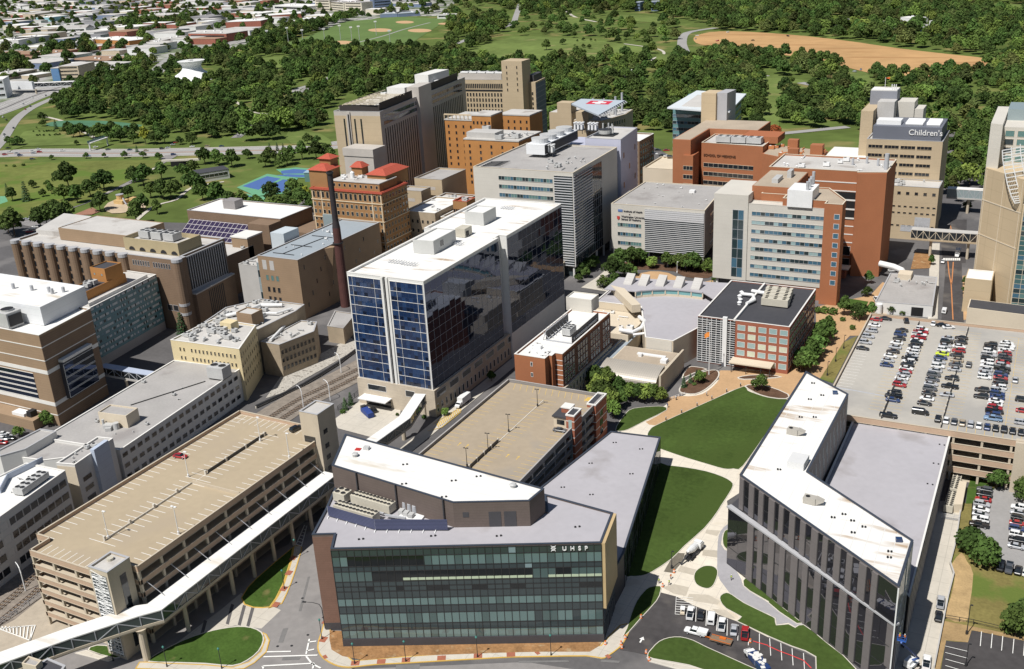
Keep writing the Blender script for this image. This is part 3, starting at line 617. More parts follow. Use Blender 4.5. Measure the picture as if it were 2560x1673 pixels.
# walls: full height except under the cladding on the right end
shell(root, main, 0, 30, BRNU, GROOF, par=.5, cope=COPE)
rows = []; fr = [0, .065, .166, .216, .32, .37, .42, .492, .573, .648, .759, .824, .913]
ch = [[2, 2, 2], [1, 1, 3, 3, 2, 1], [2, 2, 2], [1, 3, 3, 2, 3], [2, 2, 2], [3, 2, 2], [2, 2], [0, 0, 1, 0, 0], [2, 2, 2], [0, 0, 0, 0, 1], [2, 2, 2], [0, 0, 0, 1]]
for i in range(12): rows.append((29.6*(1-fr[i+1]), 29.6*(1-fr[i])-.03, ch[i]))
def pick(i, r, c_):
 s = (i*3+r*7)//5
 if r == 1: return 3 if 2 <= i < 12 else (0 if i % 4 else 1)
 if r == 3: return 3 if 5 <= i < 26 or 28 < i < 31 else 1
 if r == 9 and i > 22 and rnd.random() < .3: return 2
 if rnd.random() < .012: return 5
 return c_[(s+rnd.randrange(2)) % len(c_)]
curtain(root, a, bq, rows, 35, [GT1, GT2, GT3, GT4, GTS, GTB], METD, out=.22, mw=.13, pick=pick)
b = MB(); u_ = (bq-a).normalized()
for i in range(9, 35):
 if i in (26, 27): continue
 b.wallbox(a+(bq-a)*(i/35), a+(bq-a)*((i+1)/35-.0012), 20.25, 20.95, .17, .1)
b.build('window_blind', GTS, root)
b = MB(); b.wallbox(a-u_*.1, bq+u_*.1, 0, 2.5, .34, .5); b.build('dark_base', DPANEL, root)
b = MB(); b.wallbox(f, g, 0, 2.4, .06, .3); b.build('dark_base', DPANEL, root)
b = MB(); b.wallbox(f, g, 2.4, 29.2, .05, .3); b.build('brick_facing', RBRK, root)
b = MB(); b.wallbox(bq, c, 10.4, 29.8, .9, 1.2); b.build('wood_cladding', WOODP, root)
curtain(root, bq, c, [(0.1, 5, [3]), (5, 10.3, [3, 2])], 8, [GT1, GT2, GT3, GT4], METD, out=.1)
text(root, 'U  H  S  P', Vector((*(a+(bq-a)*.856+V2(.48, -.88)*.3), 28.1)), (*(bq-a).normalized(), 0), 1.55, METW, bold=.035, label='white letters UHSP near the top right of the glass')
b = MB(); o_ = a+(bq-a)*.815+V2(.48, -.88)*.32
for k in (1, -1): b.tube([Vector((*(o_+u_*(k*.55*math.cos(t*math.pi/6)+.6)), 27.95+1.6*t/12)) for t in range(13)], .09, 6)
for zz in (28.15, 28.75, 29.3): b.bar(Vector((*(o_+u_*.15), zz)), Vector((*(o_+u_*1.05), zz)), .1)
b.build('sign_emblem', METW, root, label='white twisted strand emblem left of the letters')
# upper block
Pu = ccw(up); shell(root, Pu, 29.45, 37, BRNU, WROOF, par=.3, cope=COPE, name='upper_wall')
e0, e1 = up[2], up[3]
for t0, t1 in ((.46, .62), (.66, .82)):
 b = MB(); b.wallbox(e0+(e1-e0)*t0, e0+(e1-e0)*t1, 29.6, 34, .08); b.build('door', DPANEL, root)
b = MB(); b.wallbox(e0+(e1-e0)*.12, e0+(e1-e0)*.2, 32.5, 34, .06); b.build('vent_grille', DPANEL, root)
for t in (.22, .55, .93):
 p = up[1]+(up[2]-up[1])*t; n_ = V2(-.1, -1); b = MB(); b.cyl(p.x+n_.x*.4, p.y+n_.y*.4, 29.5, .22, 7.8, 8); b.build('flue_pipe', DPANEL, root)
# louver screen
lv = [q(*p, 32.9).to_2d() for p in ((13, 660, 45), (13, 1095, 170), (13, 1768, 172))]
for s0, s1 in ((0, 1), (1, 2)):
 b = MB(); b.wallbox(lv[s0], lv[s1], 30.0, 32.9, .1, .2); b.build('louver_screen', LOUV, root)
b = MB(); 
for s0, s1, n in ((0, 1, 5), (1, 2, 6)):
 for i in range(n):
  p = lv[s0]+(lv[s1]-lv[s0])*(i/n); b.bar((p.x, p.y, 29.6), (p.x, p.y, 32.8), .15); b.bar((p.x, p.y-.1, 29.75), (p.x+.3, p.y-1.0, 29.55), .2)
b.build('screen_post', METW, root)
ca = V2(-149.4, 191.3); cb = V2(-150.6, 185.3)
chiller(root, ca, rad(-4), 13.2, 3.0, 2.4, 29.6, 11, RUC); chiller(root, cb, rad(-3), 13.2, 3.0, 2.4, 29.6, 11, RUC)
chiller(root, V2(-159.2, 191.0), rad(-4), 4.0, 3.4, 2.5, 29.6, 2, RUC)
for i in range(3):
 p = q(13, 1370+45*i, 95+18*i, 29.6); b = MB(); b.cyl(p.x, p.y+.6, 29.6, .75, 2.6, 12, .6); b.box(p.x+.3, p.y-1.6, 29.6, 1.3, 1.6, 1.5, .1, 1); b.build('exhaust_fan', [METG, UNITG], root)
p = q(13, 1500, 150, 29.6); b = MB(); b.box(p.x-1.5, p.y-.6, 29.6, 6.5, 3.2, .5, .15); b.build('plant_platform', METW, root)
b = MB(); b.bar((-143, 187.5, 30.8), (-137, 188.2, 30.8), .5); b.bar((-156, 188.4, 30.6), (-144, 188.2, 30.6), .4); b.build('duct', METG, root)
for cr, x, y, k in ((12, 945, 1052, 'r'), (12, 1025, 1050, 'b'), (12, 918, 1115, 'c'), (22, 10, 1400, 'c')):
 p = q(cr, x, y, 36.7); b = MB()
 if k == 'c': b.cyl(p.x, p.y, 36.6, .8, .9, 12, .7); b.cyl(p.x, p.y, 37.5, 1.0, .35, 12, .6)
 else: b.box(p.x, p.y, 36.6, 1.6, 1.4, 1.0 if k == 'b' else .3, .2)
 b.build('roof_hatch' if k == 'r' else 'roof_vent', M('red hatch', (.45, .03, .025)) if k == 'r' else UNITG, root)
for cr, x, y, h in ((13, 972, 352, 29.6), (13, 1640, 322, 29.6), (13, 2248, 322, 29.6), (23, 605, 238, 29.6), (12, 1380, 1190, 36.8), (12, 1830, 1340, 36.8), (12, 2060, 1300, 36.8), (12, 1370, 1370, 36.8), (12, 1740, 1490, 36.8)):
 p = q(cr, x, y, h); b = MB()
 for s in (-1, 1): b.cyl(p.x+s*.45, p.y+s*.3, h-.15, .28, .35, 8)
 b.build('roof_drain', FAN, root)
# low wing running back
w = [q(22, 915, 880, 11.5).to_2d(), q(22, 1375, 935, 11.5).to_2d()]
wl = [V2(-126.6, 236), V2(-109.2, 214.9), V2(-89.2, 212.9), V2(-90.0, 222.2), w[1], w[0], V2(-126.6, 246.0)]
shell(root, wl, 0, 11.5, DPANEL, GROOF, par=.35, cope=COPE, name='wing_wall')
b = MB(); b.wallbox(w[1], w[0], 4, 11, .1); b.build('wood_cladding', WOODP, root)
curtain(root, V2(-90.0, 222.4), w[1]-V2(-.1, .6), [(.3, 5.4, [3, 3, 2]), (5.4, 10.8, [3, 2])], 22, [GT1, GT2, GT3, GT4], DPANEL, out=.1)
for x, y in ((950, 988), (1195, 1048), (727, 1180), (1105, 1278), (470, 1402), (735, 1470)):
 p = q(22, x, y, 11.2); b = MB()
 for s in (-1, 1): b.cyl(p.x+s*.4, p.y+s*.2, 11.1, .26, .3, 8)
 b.build('roof_drain', FAN, root)

# ---------------------------------------------------------------- 2 angled building on the right
Pv = [q(*p, 29.5).to_2d() for p in ((22, 2108, 1283), (33, 1212, 790), (33, 1345, 360), (32, 370, 1252), (32, 745, 535), (32, 350, 325))]
FINP = M('brown grey fin panel', (.165, .148, .145), .6, .06, .15, lines=[(2, 4.2, .02, (.12, .11, .105))])
root = thing('angled_office_building', 'angled building with stained white roof and vertical grey fins between mirror glass strips', 'building', (*mid(Pv), 0))
shell(root, Pv, 0, 29.5, FINP, WROOF2, par=.4, cope=COPE)
p0, p1 = Pv[0], Pv[1]
L0 = [q(23, 2005, 52, 18.8).to_2d(), q(33, 1180, 1150, 18.8).to_2d()]
dv = (L0[1]-L0[0]).normalized(); nv = V2(dv.y, -dv.x)
lowP = ccw([L0[0], L0[1]-dv*.4, p1+V2(.6, .8), p0+V2(1.5, 1.5), L0[0]+V2(1.2, 6)])
b = MB(); b.prism(lowP, 0, 18.7); b.build('lower_wall', DPANEL, root)
b = MB(); b.wallbox(L0[0]-dv*.5, L0[1], 18.45, 18.95, .3, 1.6); b.build('ledge', COPEG, root)
for (A_, B_, z0, z1, n, ph) in ((p0, p1, 19.2, 28.9, 14, .35), (L0[0], L0[1], .3, 18.1, 14, .0)):
 for i in range(n):
  wd = (.5, .42, .56, .46)[(i*3+(1 if z0 > 10 else 0)) % 4]; s0 = A_+(B_-A_)*((i+ph*.3)/n); s1 = A_+(B_-A_)*((i+ph*.3+wd)/n)
  bare = i == n-1 or (z0 < 10 and i < 2)
  if not bare: b = MB(); b.wallbox(s0, s1, z0, z1, .35, .4, 0); b.build('fin_panel', FINP, root)
  else: s1 = s0
  zz = [z0, z0+(z1-z0)*.5, z1] if n and z0 > 10 else [z0, 6, 12, z1]
  b = MB(); e1 = A_+(B_-A_)*min(1, (i+1+ph*.3)/n)
  for k in range(len(zz)-1):
   nn = nv*.08; j = rnd.uniform(-.06, .06)
   b.quad((s1.x+nn.x, s1.y+nn.y, zz[k]+.1), (e1.x+nn.x+nv.x*j, e1.y+nn.y+nv.y*j, zz[k]+.1), (e1.x+nn.x+nv.x*j, e1.y+nn.y+nv.y*j, zz[k+1]), (s1.x+nn.x, s1.y+nn.y, zz[k+1]), 0)
   b.wallbox(s1, e1, zz[k]-.1, zz[k]+.1, .12, .2, 1)
  b.build('window', [GMIR, METD], root)
curtain(root, Pv[1], Pv[2], [(.3, 10, [0]), (10, 20, [0]), (20, 29, [0])], 8, [GBLK], METW, out=.12, mw=.35)
lp = ccw([L0[0]+V2(1.2, 6), L0[0]]); curtain(root, L0[0]+V2(1.2, 6), L0[0], [(.3, 9, [0]), (9, 18, [0])], 3, [GMIR], METD, out=.1)
# slit windows of the inner back wing
A_, B_ = Pv[3], Pv[4]
for i in range(46):
 t = (i+.5)/46; zc = 26-((i*5) % 4)*2.6-((i*7) % 3)*.5; p = A_+(B_-A_)*t; dd = (B_-A_).normalized()
 b = MB(); b.wallbox(p-dd*.22, p+dd*.22, zc-1.6, zc+1.6, .08, .2); b.build('slit_window', CWG2, root)
for cr, x, y, s in ((32, 262, 905, 1), (33, 425, 15, 1), ):
 p = q(cr, x, y, 29.3); b = MB(); b.box(p.x-1, p.y, 29.2, 3.2, 2.3, 1.7, rad(-4)); b.add([(p.x+.6, p.y-1.1, 29.2), (p.x+2.6, p.y-.9, 30.4), (p.x+2.6, p.y+.9, 30.4), (p.x+.6, p.y+1.1, 29.2), (p.x+.6, p.y-1.1, 31), (p.x+.6, p.y+1.1, 31)], [(0, 1, 4), (3, 5, 2), (4, 1, 2, 5), (0, 3, 2, 1)]); b.cyl(p.x-1.6, p.y, 30.9, .6, .1, 10, m=1); b.build('rooftop_unit', [M('taupe plant casing', (.40, .375, .33), .6, .06, .3) if 'taupe plant casing' not in MATS else MATS['taupe plant casing'], FAN], root)
p = q(32, 280, 1130, 31.3); b = MB(); b.box(p.x, p.y, 29.1, 4.6, 6.0, 2.2, rad(-2)); b.build('penthouse', M('pale penthouse metal', (.62, .62, .61), .6, .04), root)
for cr, x, y in ((32, 620, 535), (33, 1210, 370)):
 p = q(cr, x, y, 29.2); b = MB(); b.box(p.x, p.y, 29.2, 1.5, 1.1, .9, .3); b.build('skylight', GB2, root)
for cr, x, y in ((32, 415, 440), (32, 500, 552), (32, 300, 755), (32, 430, 755), (32, 385, 590), (32, 100, 1240), (33, 780, 185), (33, 600, 155), (33, 700, 125), (33, 1125, 470), (33, 1120, 525), (33, 885, 242), (33, 785, 295)):
 p = q(cr, x, y, 29.2); b = MB(); b.cyl(p.x-.3, p.y, 29.1, .25, .5, 8); b.cyl(p.x+.4, p.y+.2, 29.1, .25, .4, 8); b.build('roof_vent', FAN, root)
# lower grey roofed block
Pl = [q(32, 1690, 910, 15.5).to_2d(), q(32, 725, 760, 15.5).to_2d()]
lb = [V2(-17.0, 226), V2(-17.0, Pl[0].y), V2(-46.9, Pl[0].y), V2(-46.9, 252.0), V2(-19.5, 229.6)]
shell(root, lb, 0, 15.5, DPANEL, GROOF, par=.5, cope=COPEW, name='block_wall')
for i in range(20):
 t = (i+.5)/20; p = V2(-17.0, 227)+V2(0, Pl[0].y-228)*t; b = MB(); b.wallbox(p-V2(0, 1.2), p+V2(0, 1.2), .5, 14.6, .12, .2); b.build('fin_panel', GPANEL, root)
for x, y in ((1610, 1010), (1555, 1185), (1500, 1375)):
 p = q(32, x, y, 15); b = MB()
 for s in (-1, 1): b.cyl(p.x+s*.7, p.y, 14.95, .25, .3, 8)
 b.build('roof_drain', FAN, root)
# air-cooled chillers in the yard beside it
for i, (cr, x, y, L_) in enumerate(((32, 1735, 1355, 9.5), (32, 1690, 1510, 9.5))):
 p = q(cr, x, y, 2.6); r2 = thing('yard_chiller', ('cream yard chiller with black fans nearest the garage ramp', 'cream yard chiller with black fans beside the concrete drive')[i], 'chiller', (p.x, p.y, 0.2), group='chillers in the yard')
 chiller(r2, p.to_2d(), rad(88), L_, 2.6, 2.2, .2, 8, RUC, name='casing')
p = q(32, 1795, 1480, 3); b = MB(); b.prism(ccw([q(32, 1770, 1340, 3).to_2d(), q(32, 1840, 1350, 3).to_2d(), q(33, 1800, 30, 3).to_2d(), q(33, 1720, 30, 3).to_2d()]), .1, 3); b.build('yard_wall', CREAM, label='long pale screen wall beside the yard chillers', cat='wall')
# ---------------------------------------------------------------- open parking garages
def garage(root, P, zdeck, levels, deckmat, spmat, colmat, sp=1.15, cs=8.5, faces=None, z0=0, par=1.1, skipface=()):
 P = ccw(P); n = len(P); I = grow(P, .5)
 b = MB(); b.prism(I, zdeck-.5, zdeck-.004, bot=True); b.build('deck', deckmat, root)
 lv = [z0+(zdeck-z0)*k/levels for k in range(levels+1)]
 for z in lv[:-1]:
  b = MB(); b.prism(grow(P, .6), max(z-.35, .02), max(z, .1)); b.build('floor_slab', TANW, root)
 for i in range(n):
  if i in skipface: continue
  A, B = P[i], P[(i+1) % n]; L_ = (B-A).length
  if L_ < 1.5: continue
  uu = (B-A)/L_; b = MB()
  for k in range(1, levels+1):
   top = lv[k]+(par if k == levels else sp*.55); bo = lv[k]-sp*.45-(.2 if k < levels else .1)
   b.wallbox(A+uu*.05, B-uu*.05, bo, top, 0, .35, 0); b.wallbox(A, B, top, top+.1, .08, .5, 1); b.wallbox(A, B, bo-.16, bo, .06, .4, 1)
  b.build('spandrel', [spmat, colmat], root)
  m_ = max(1, round(L_/cs)); b = MB()
  for k in range(m_+1):
   p = A+uu*(L_*k/m_); p = p-uu*(.35 if k == m_ else -.35 if k == 0 else 0)+V2(-uu.y, uu.x)*.45
   b.box(p.x, p.y, z0, .7, .6, zdeck-z0-.6, math.atan2(uu.y, uu.x))
  b.build('column', colmat, root)
 return P
def stalls(root, A, B, n, L_, zd, mat, side=1, w=.16, slant=0.0, skip=()):
 """n+1 stall lines between A and B, each of length L_ to the left (side=1) or right"""
 A, B = A.to_2d(), B.to_2d(); u = (B-A).normalized(); v = V2(-u.y, u.x)*side+u*slant; b = MB()
 for i in range(n+1):
  if i in skip: continue
  p = A+(B-A)*(i/n); t = p+v*L_
  b.quad((p.x-u.x*w/2, p.y-u.y*w/2, zd), (p.x+u.x*w/2, p.y+u.y*w/2, zd), (t.x+u.x*w/2, t.y+u.y*w/2, zd), (t.x-u.x*w/2, t.y-u.y*w/2, zd))
 e_ = u*w*.4; s_ = v.normalized()*.05; b.quad((A.x-s_.x, A.y-s_.y, zd-.001), (B.x-s_.x, B.y-s_.y, zd-.001), (B.x+s_.x, B.y+s_.y, zd-.001), (A.x+s_.x, A.y+s_.y, zd-.001))
 b.build('stall_marking', mat, root, **({} if root else dict(kind='structure')))
ZD = 23.1
gl = [V2(-229.2, 144.2), V2(-203.9, 144.2), V2(-203.9, 150.1), V2(-195.5, 150.1), V2(-195.5, 232.5), V2(-234.4, 233.5), V2(-234.4, 150.6), V2(-229.2, 150.6)]
root = thing('parking_garage', 'tan multi-storey parking garage with nearly empty roof deck and long row of openings', 'garage', (*mid(gl), 0)); GL = root
garage(root, gl, ZD, 6, DECK, TANC, TANW)
zl = ZD+.006
stalls(root, V2(-234, 152), V2(-234, 230), 30, 4.9, zl, PAINT, -1); stalls(root, V2(-196.1, 154), V2(-196.1, 228), 28, 4.9, zl, PAINT, 1)
stalls(root, V2(-215, 156), V2(-215, 224), 26, 5, zl, PAINT, 1); stalls(root, V2(-215, 156), V2(-215, 224), 26, 5, zl+.002, PAINT, -1)
stalls(root, V2(-227, 144.7), V2(-205, 144.7), 9, 4.9, zl, PAINT, 1); stalls(root, V2(-233, 232.6), V2(-206, 232.6), 11, 4.9, zl+.002, PAINT, -1)
b = MB(); b.wallbox(V2(-214.85, 158), V2(-214.85, 190), ZD, ZD+.55, 0, .25); b.build('ramp_barrier', CURB, root)
b = MB(); b.wallbox(V2(-214.85, 197), V2(-214.85, 224), ZD, ZD+.95, 0, .3); b.build('ramp_barrier', METD, root)
b = MB(); b.wallbox(V2(-214.8, 190.2), V2(-196.6, 190.2), ZD, ZD+.95, 0, .3); b.build('ramp_barrier', TANW, root)
b = MB()
for y in (157, 166, 175, 184, 196, 205, 214, 223): b.box(-215.0, y, ZD, .6, .6, 1.4)
b.build('barrier_post', CURB, root)
# lattice stair tower and rear lift tower
gs = box4(-203.7, 142.2, -196.9, 149.6); r2 = root
shell(r2, gs, 0, 27.2, TANW, GRAVL, par=.6, cope=COPEG, name='stair_tower_wall')
b = MB(); b.wallbox(V2(-202.9, 142.2), V2(-197.6, 142.2), 1, 25.6, .05, .1, 1)
for k in range(26):
 z = 1.4+k*.95; b.wallbox(V2(-202.9, 142.2), V2(-197.6, 142.2), z, z+.1, .16, .12, 0)
 if k % 4 == 0: b.wallbox(V2(-202.9, 142.2), V2(-197.6, 142.2), z, z+.5, .14, .12, 0)
 b.bar((-202.8+(k % 2)*4.9, 142.0, z), (-202.8+((k+1) % 2)*4.9, 142.0, z+1.3), .12, m=0)
for k in range(5): b.wallbox(V2(-202.9+k*1.3, 142.2), V2(-202.8+k*1.3, 142.2), 1, 25.6, .2, .15, 0)
b.build('stair_glazing', [METW, GMD], root)
b = MB(); b.wallbox(V2(-196.9, 145.5), V2(-196.9, 147.5), 2, 24, .08, .2); b.build('stair_window', GDK, root)
b = MB(); b.cyl(-201.3, 147.2, 26.5, .9, .8, 10); b.build('roof_vent', UNIT, root)
gt = box4(-200.4, 224.6, -193.2, 233.2)
shell(r2, gt, 0, 34.0, TANW, GRAVL, par=.5, cope=COPEG, name='lift_tower_wall')
b = MB(); b.wallbox(V2(-199.6, 224.6), V2(-195.2, 224.6), 23.4, 25.6, .06, .2); b.build('lift_lobby_glazing', GDK, root)
for z in (5, 9, 13, 17, 21, 26): 
 b = MB(); b.wallbox(V2(-193.2, 226.5), V2(-193.2, 228.5), z, z+1.6, .06, .2); b.build('window', GDK, root)
# --- centre garage
ZC = 14.6
gc = [V2(-169.2, 224), V2(-130.7, 224), V2(-130.7, 306), V2(-169.2, 306)]
root = thing('parking_garage', 'worn tan parking garage with red brick corner towers behind the glass office building', 'garage', (*mid(gc), 0)); GC = root
garage(root, gc, ZC, 4, DECK2, M('grey precast spandrel', (.25, .235, .225), .9, .1, .2), M('grey garage column', (.38, .36, .34), .9, .1, .3), cs=8.2)
zl = ZC+.006
for X, s in ((-168.7, -1), (-131.3, 1), (-150, 1), (-150, -1)): stalls(root, V2(X, 228), V2(X, 296), 26, 5.0, zl, PAINTY, s, .14)
stalls(root, V2(-166, 305.3), V2(-135, 305.3), 12, 5, zl+.002, PAINTY, -1, .14, .35)
b = MB(); b.wallbox(V2(-149.8, 226), V2(-149.8, 262), ZC, ZC+1.1, 0, .3); b.build('ramp_barrier', METD, root)
b = MB(); b.wallbox(V2(-149.8, 262.5), V2(-149.8, 296), ZC, ZC+.12, 0, .3); b.build('kerb', CURB, root)
b = MB()
for k in range(8): b.box(-149.95, 228+k*4.8, ZC, .45, .45, 1.5)
b.build('barrier_post', CURB, root)
b = MB(); b.box(-134.2, 302.6, zl, 4, 3, .01); b.build('no_parking_hatch', PAINTY, root)
def brickpier(x0, y0, x1, y1, h, nm='brick_corner'):
 P = box4(x0, y0, x1, y1); b = MB(); b.prism(P, 0, h); b.build(nm, ORG2, root)
 b = MB(); b.ring(grow(P, -.15), grow(P, .35), h, h+.5); b.build('cornice', COPEW, root); b = MB(); b.poly(grow(P, .3), h+.1); b.build('roof', DKROOF, root)
 b = MB()
 for z in range(3, int(h), 3): b.ring(grow(P, -.05), P, z, z+.25)
 b.build('stone_band', COPEW, root)
brickpier(-133.2, 296.5, -129.9, 306.4, 15.6)
for z in (2.5, 6, 9.6): 
 b = MB(); b.wallbox(V2(-129.9, 300), V2(-129.9, 302.6), z, z+2.4, .06, .2); b.build('window', GDK, root)
brickpier(-132.6, 277.8, -129.6, 283.8, 20.0, 'stair_tower')
b = MB(); b.wallbox(V2(-131.7, 277.8), V2(-130.5, 277.8), 3, 18.6, .06, .2); b.build('window', GPALE, root)
P = box4(-137.8, 279.0, -132.7, 285.0); b = MB(); b.prism(P, ZC, 18.2); b.build('lobby_wall', CREAM, root)
b = MB(); b.prism(grow(P, -.4), 18.2, 18.7); b.build('lobby_roof', DKROOF, root)
b = MB(); b.prism(box4(-136.2, 282, -132.8, 285.4), 18.7, 20.4); b.build('lobby_upper', ORG2, root)
b = MB(); b.prism(box4(-136.4, 281.8, -132.7, 285.6), 20.4, 20.8); b.build('cornice', COPEW, root)
b = MB(); b.wallbox(V2(-136.6, 279), V2(-133.8, 279), ZC+1, ZC+2.8, .06, .2); b.build('window', GDK, root)
# --- big deck on the right
ZR = 16.4
gr = [V2(-57.4, 316.2), V2(42, 317.6), V2(42, 415.5), V2(-57.4, 414.3)]
root = thing('parking_garage', 'beige parking deck with crowded rows of cars on its roof', 'garage', (*mid(gr), 0)); GR = root
garage(root, gr, ZR, 4, DECKG, TANC, TANW, cs=8.6, sp=1.6)
zl = ZR+.006
stalls(root, V2(-56.8, 320), V2(-56.8, 410), 34, 5.2, zl, PAINT, -1, .13)
for X in (-38.4, -20.2, -2.0, 16): 
 stalls(root, V2(X, 326), V2(X, 408), 31, 5.1, zl, PAINTY, 1, .13); stalls(root, V2(X, 326), V2(X, 408), 31, 5.1, zl+.002, PAINTY, -1, .13)
stalls(root, V2(-18, 318.2), V2(40, 319), 22, 5.1, zl+.002, PAINTY, 1, .13)
b = MB(); 
for X in (-38.4, -20.2): b.wallbox(V2(X+.15, 320), V2(X+.15, 412), ZR, ZR+(.95 if X < -30 else .8), 0, .3)
b.build('ramp_barrier', METD, root)
b = MB()
for X in (-38.4, -20.2):
 for k in range(20): b.box(X-.2, 321+k*4.7, ZR, .4, .4, 1.25)
b.build('barrier_post', CURB, root)
b = MB(); b.prism([V2(-57, 339), V2(-39, 337.5), V2(-39, 338.2), V2(-57, 339.8)], ZR, zl+.003); b.build('expansion_joint', METG, root)
b = MB(); b.prism(box4(1.6, 315.8, 40, 319), 0, 17.4); b.build('pier', TANW, root)
def lamp(name, label, x, y, z, h, arms, mat, group, arm=1.6, hd=(.7, .35), ang=0.):
 r2 = thing(name, label, 'lamp post', (x, y, z), ang, group); b = MB(); b.cyl(0, 0, 0, .32, .9, 8); b.cyl(0, 0, .9, .13, h-.9, 8, .09)
 o = bpy.data.objects.new('pole', b.mesh('pole', mat)); COL.objects.link(o); o.parent = r2
 for s in arms:
  b = MB()
  if arm > .3: b.bar((0, 0, h-.1), (s*arm, 0, h), .1)
  b.box(s*arm, 0, h-.05, hd[0], hd[1], .18); o = bpy.data.objects.new('lamp_head', b.mesh('lamp_head', mat)); COL.objects.link(o); o.parent = r2
 return r2
gname = 'white lamp posts on the left garage roof'
for i, (cr, x, y) in enumerate(((3, 1005, 345), (3, 1655, 305), (2, 1745, 1305), (12, 40, 975), (12, 310, 1130))):
 p = q(cr, x, y, ZD); lamp('deck_lamp', 'white lamp post %s on the tan garage roof' % ('nearest the stair tower corner', 'beside the front right parapet', 'beside the dark red car', 'near the back left of the deck', 'near the rear lift tower')[i], p.x, p.y, ZD, 8.6, (1,) if i != 1 else (1, -1), METW, gname, .45, (1.1, .5))
for i, (cr, x, y) in enumerate(((12, 1955, 1210), (12, 2150, 1070), (12, 2340, 890), (22, 237, 652))):
 p = q(cr, x, y, ZC); lamp('deck_lamp', 'dark twin-head lamp post on the centre garage, %s from the front' % ('first', 'second', 'third', 'fourth')[i], p.x, p.y, ZC, 6.6, (1, -1), METD, 'dark lamp posts on the centre garage', .5, (.6, .35), rad(10))

# ---------------------------------------------------------------- blue glass tower
GX0, GX1, GX2 = -230.6, -196.4, -194.6
root = thing('glass_tower', 'tall tower with blue glass front, black mirror side and white roof', 'building', (-213, 350, 0))
GP = [V2(GX0, 295.6), V2(GX1, 295.6), V2(GX1, 353.5), V2(GX1-1.6, 353.5), V2(GX1-1.6, 357.2), V2(GX2, 357.2), V2(GX2, 411), V2(-234.6, 411), V2(-234.6, 357.2), V2(GX0, 357.2)]
TW = M('white tower panel', (.72, .71, .68), .6, .05, .2)
shell(root, GP, 0, 54.6, TW, WROOF2, par=.9, th=.8, cope=COPEW)
def bluepick(i, r, ch):
 return rnd.choice([0, 0, 1, 1, 1, 0, 2]) if rnd.random() < .93 else (3 if rnd.random() < .1 else 2)
zs = [11.3+(53.2-11.3)*k/11 for k in range(12)]
for u0, u1, n in ((.015, .455, 9), (.565, .985, 9)):
 rws = []
 for k in range(11):
  zm = zs[k]+(zs[k+1]-zs[k])*.45
  rws += [(zs[k], zm, [0, 1, 1, 2, 2]), (zm, zs[k+1], [0, 1, 1, 0])]
 cA, cB = V2(GX0, 295.6), V2(GX1, 295.6)
 curtain(root, cA, cB, rws, n, [GB1, GB2, GB3, GB4], M('thin blue mullion', (.03, .05, .1), .5, .1) if 'thin blue mullion' not in MATS else MATS['thin blue mullion'], out=.10, mw=.07, hb=.07, u0=u0, u1=u1, pick=lambda i, r, c_: rnd.choice([0, 0, 1, 1, 2, 2]) if r % 2 == 0 else rnd.choice([0, 0, 0, 1, 1]))
 b = MB(); D = cB-cA
 for t in ((0, .12, .78, 1) if u0 < .3 else (0, .2, .82, 1)):
  s = u0+(u1-u0)*t; b.wallbox(cA+D*s-V2(.05, 0), cA+D*s+V2(.05, 0), 11.2, 53.3, .2, .3)
 for z in zs: b.wallbox(cA+D*u0, cA+D*u1, z-.05, z+.05, .19, .3)
 b.build('white_mullion_grid', TW, root)
b = MB(); b.wallbox(V2(-214.0, 295.6), V2(-213.1, 295.6), 2, 54.4, .02, .1); b.build('recessed_slot', METB, root)
for x in (-214.75, -212.6):
 b = MB(); b.wallbox(V2(x-.45, 295.6), V2(x+.55, 295.6), .5, 54.3, .5, .7); b.build('white_fin', TW, root)
for A_, B_, n in ((V2(GX1, 295.7), V2(GX1, 353.4), 14), (V2(GX2, 357.4), V2(GX2, 410.9), 12)):
 for k in range(11):
  curtain(root, A_, B_, [(zs[k], zs[k+1], [0])], n, [GBLK], METG, out=.12, mw=.05, hb=.09)
b = MB(); b.wallbox(V2(GX1-1.6, 353.6), V2(GX1-1.6, 357.1), 11, 53.5, .1); b.build('corner_panel', TW, root)
# stone podium
pod = box4(GX0-.5, 294.9, GX1+1.0, 411.5)
b = MB(); b.prism(pod, 0, 11.1); b.build('podium', STONE, root)
A_, B_ = V2(GX1+1.0, 294.9), V2(GX1+1.0, 411.5)
wins(root, A_, B_, 7.2, 10.4, 12, 1, 6.6, 2.4, GDK, TW); wins(root, A_, B_, 1.6, 5.6, 36, 1, 1.2, 3.0, GDK, TW)
A_, B_ = V2(GX0-.5, 294.9), V2(GX1+1, 294.9)
wins(root, A_, B_, 6.6, 9.6, 1, 1, 8.4, 2.2, GDK, TW, u0=.08, u1=.44); wins(root, A_, B_, 6.8, 9.4, 1, 1, 4, 2.4, GDK, TW, u0=.58, u1=.8)
b = MB(); b.box(-221.8, 292.8, 4.3, 13, 5, .4); b.build('entrance_canopy', METW, root)
b = MB(); b.wallbox(V2(-227.5, 294.9), V2(-216, 294.9), .3, 4.2, .06, .2); b.build('entrance_glazing', GDK, root)
PW = M('pale grey penthouse', (.50, .50, .48), .8, .06, .2)
e = [q(11, 1450, 665, 59.3).to_2d(), q(11, 1640, 678, 59.3).to_2d(), q(11, 1870, 572, 59.3).to_2d()]
penthouse(root, [e[0], e[1], V2(e[1].x, e[2].y), V2(e[0].x, e[2].y)], 53.8, 59.3, PW, WROOF)
e2 = [q(11, 1930, 402, 59.3).to_2d(), q(11, 2103, 420, 59.3).to_2d(), q(11, 2205, 358, 59.3).to_2d()]
penthouse(root, [e2[0], e2[1], V2(e2[1].x, e2[2].y), V2(e2[0].x, e2[2].y)], 53.8, 59.3, PW, WROOF)
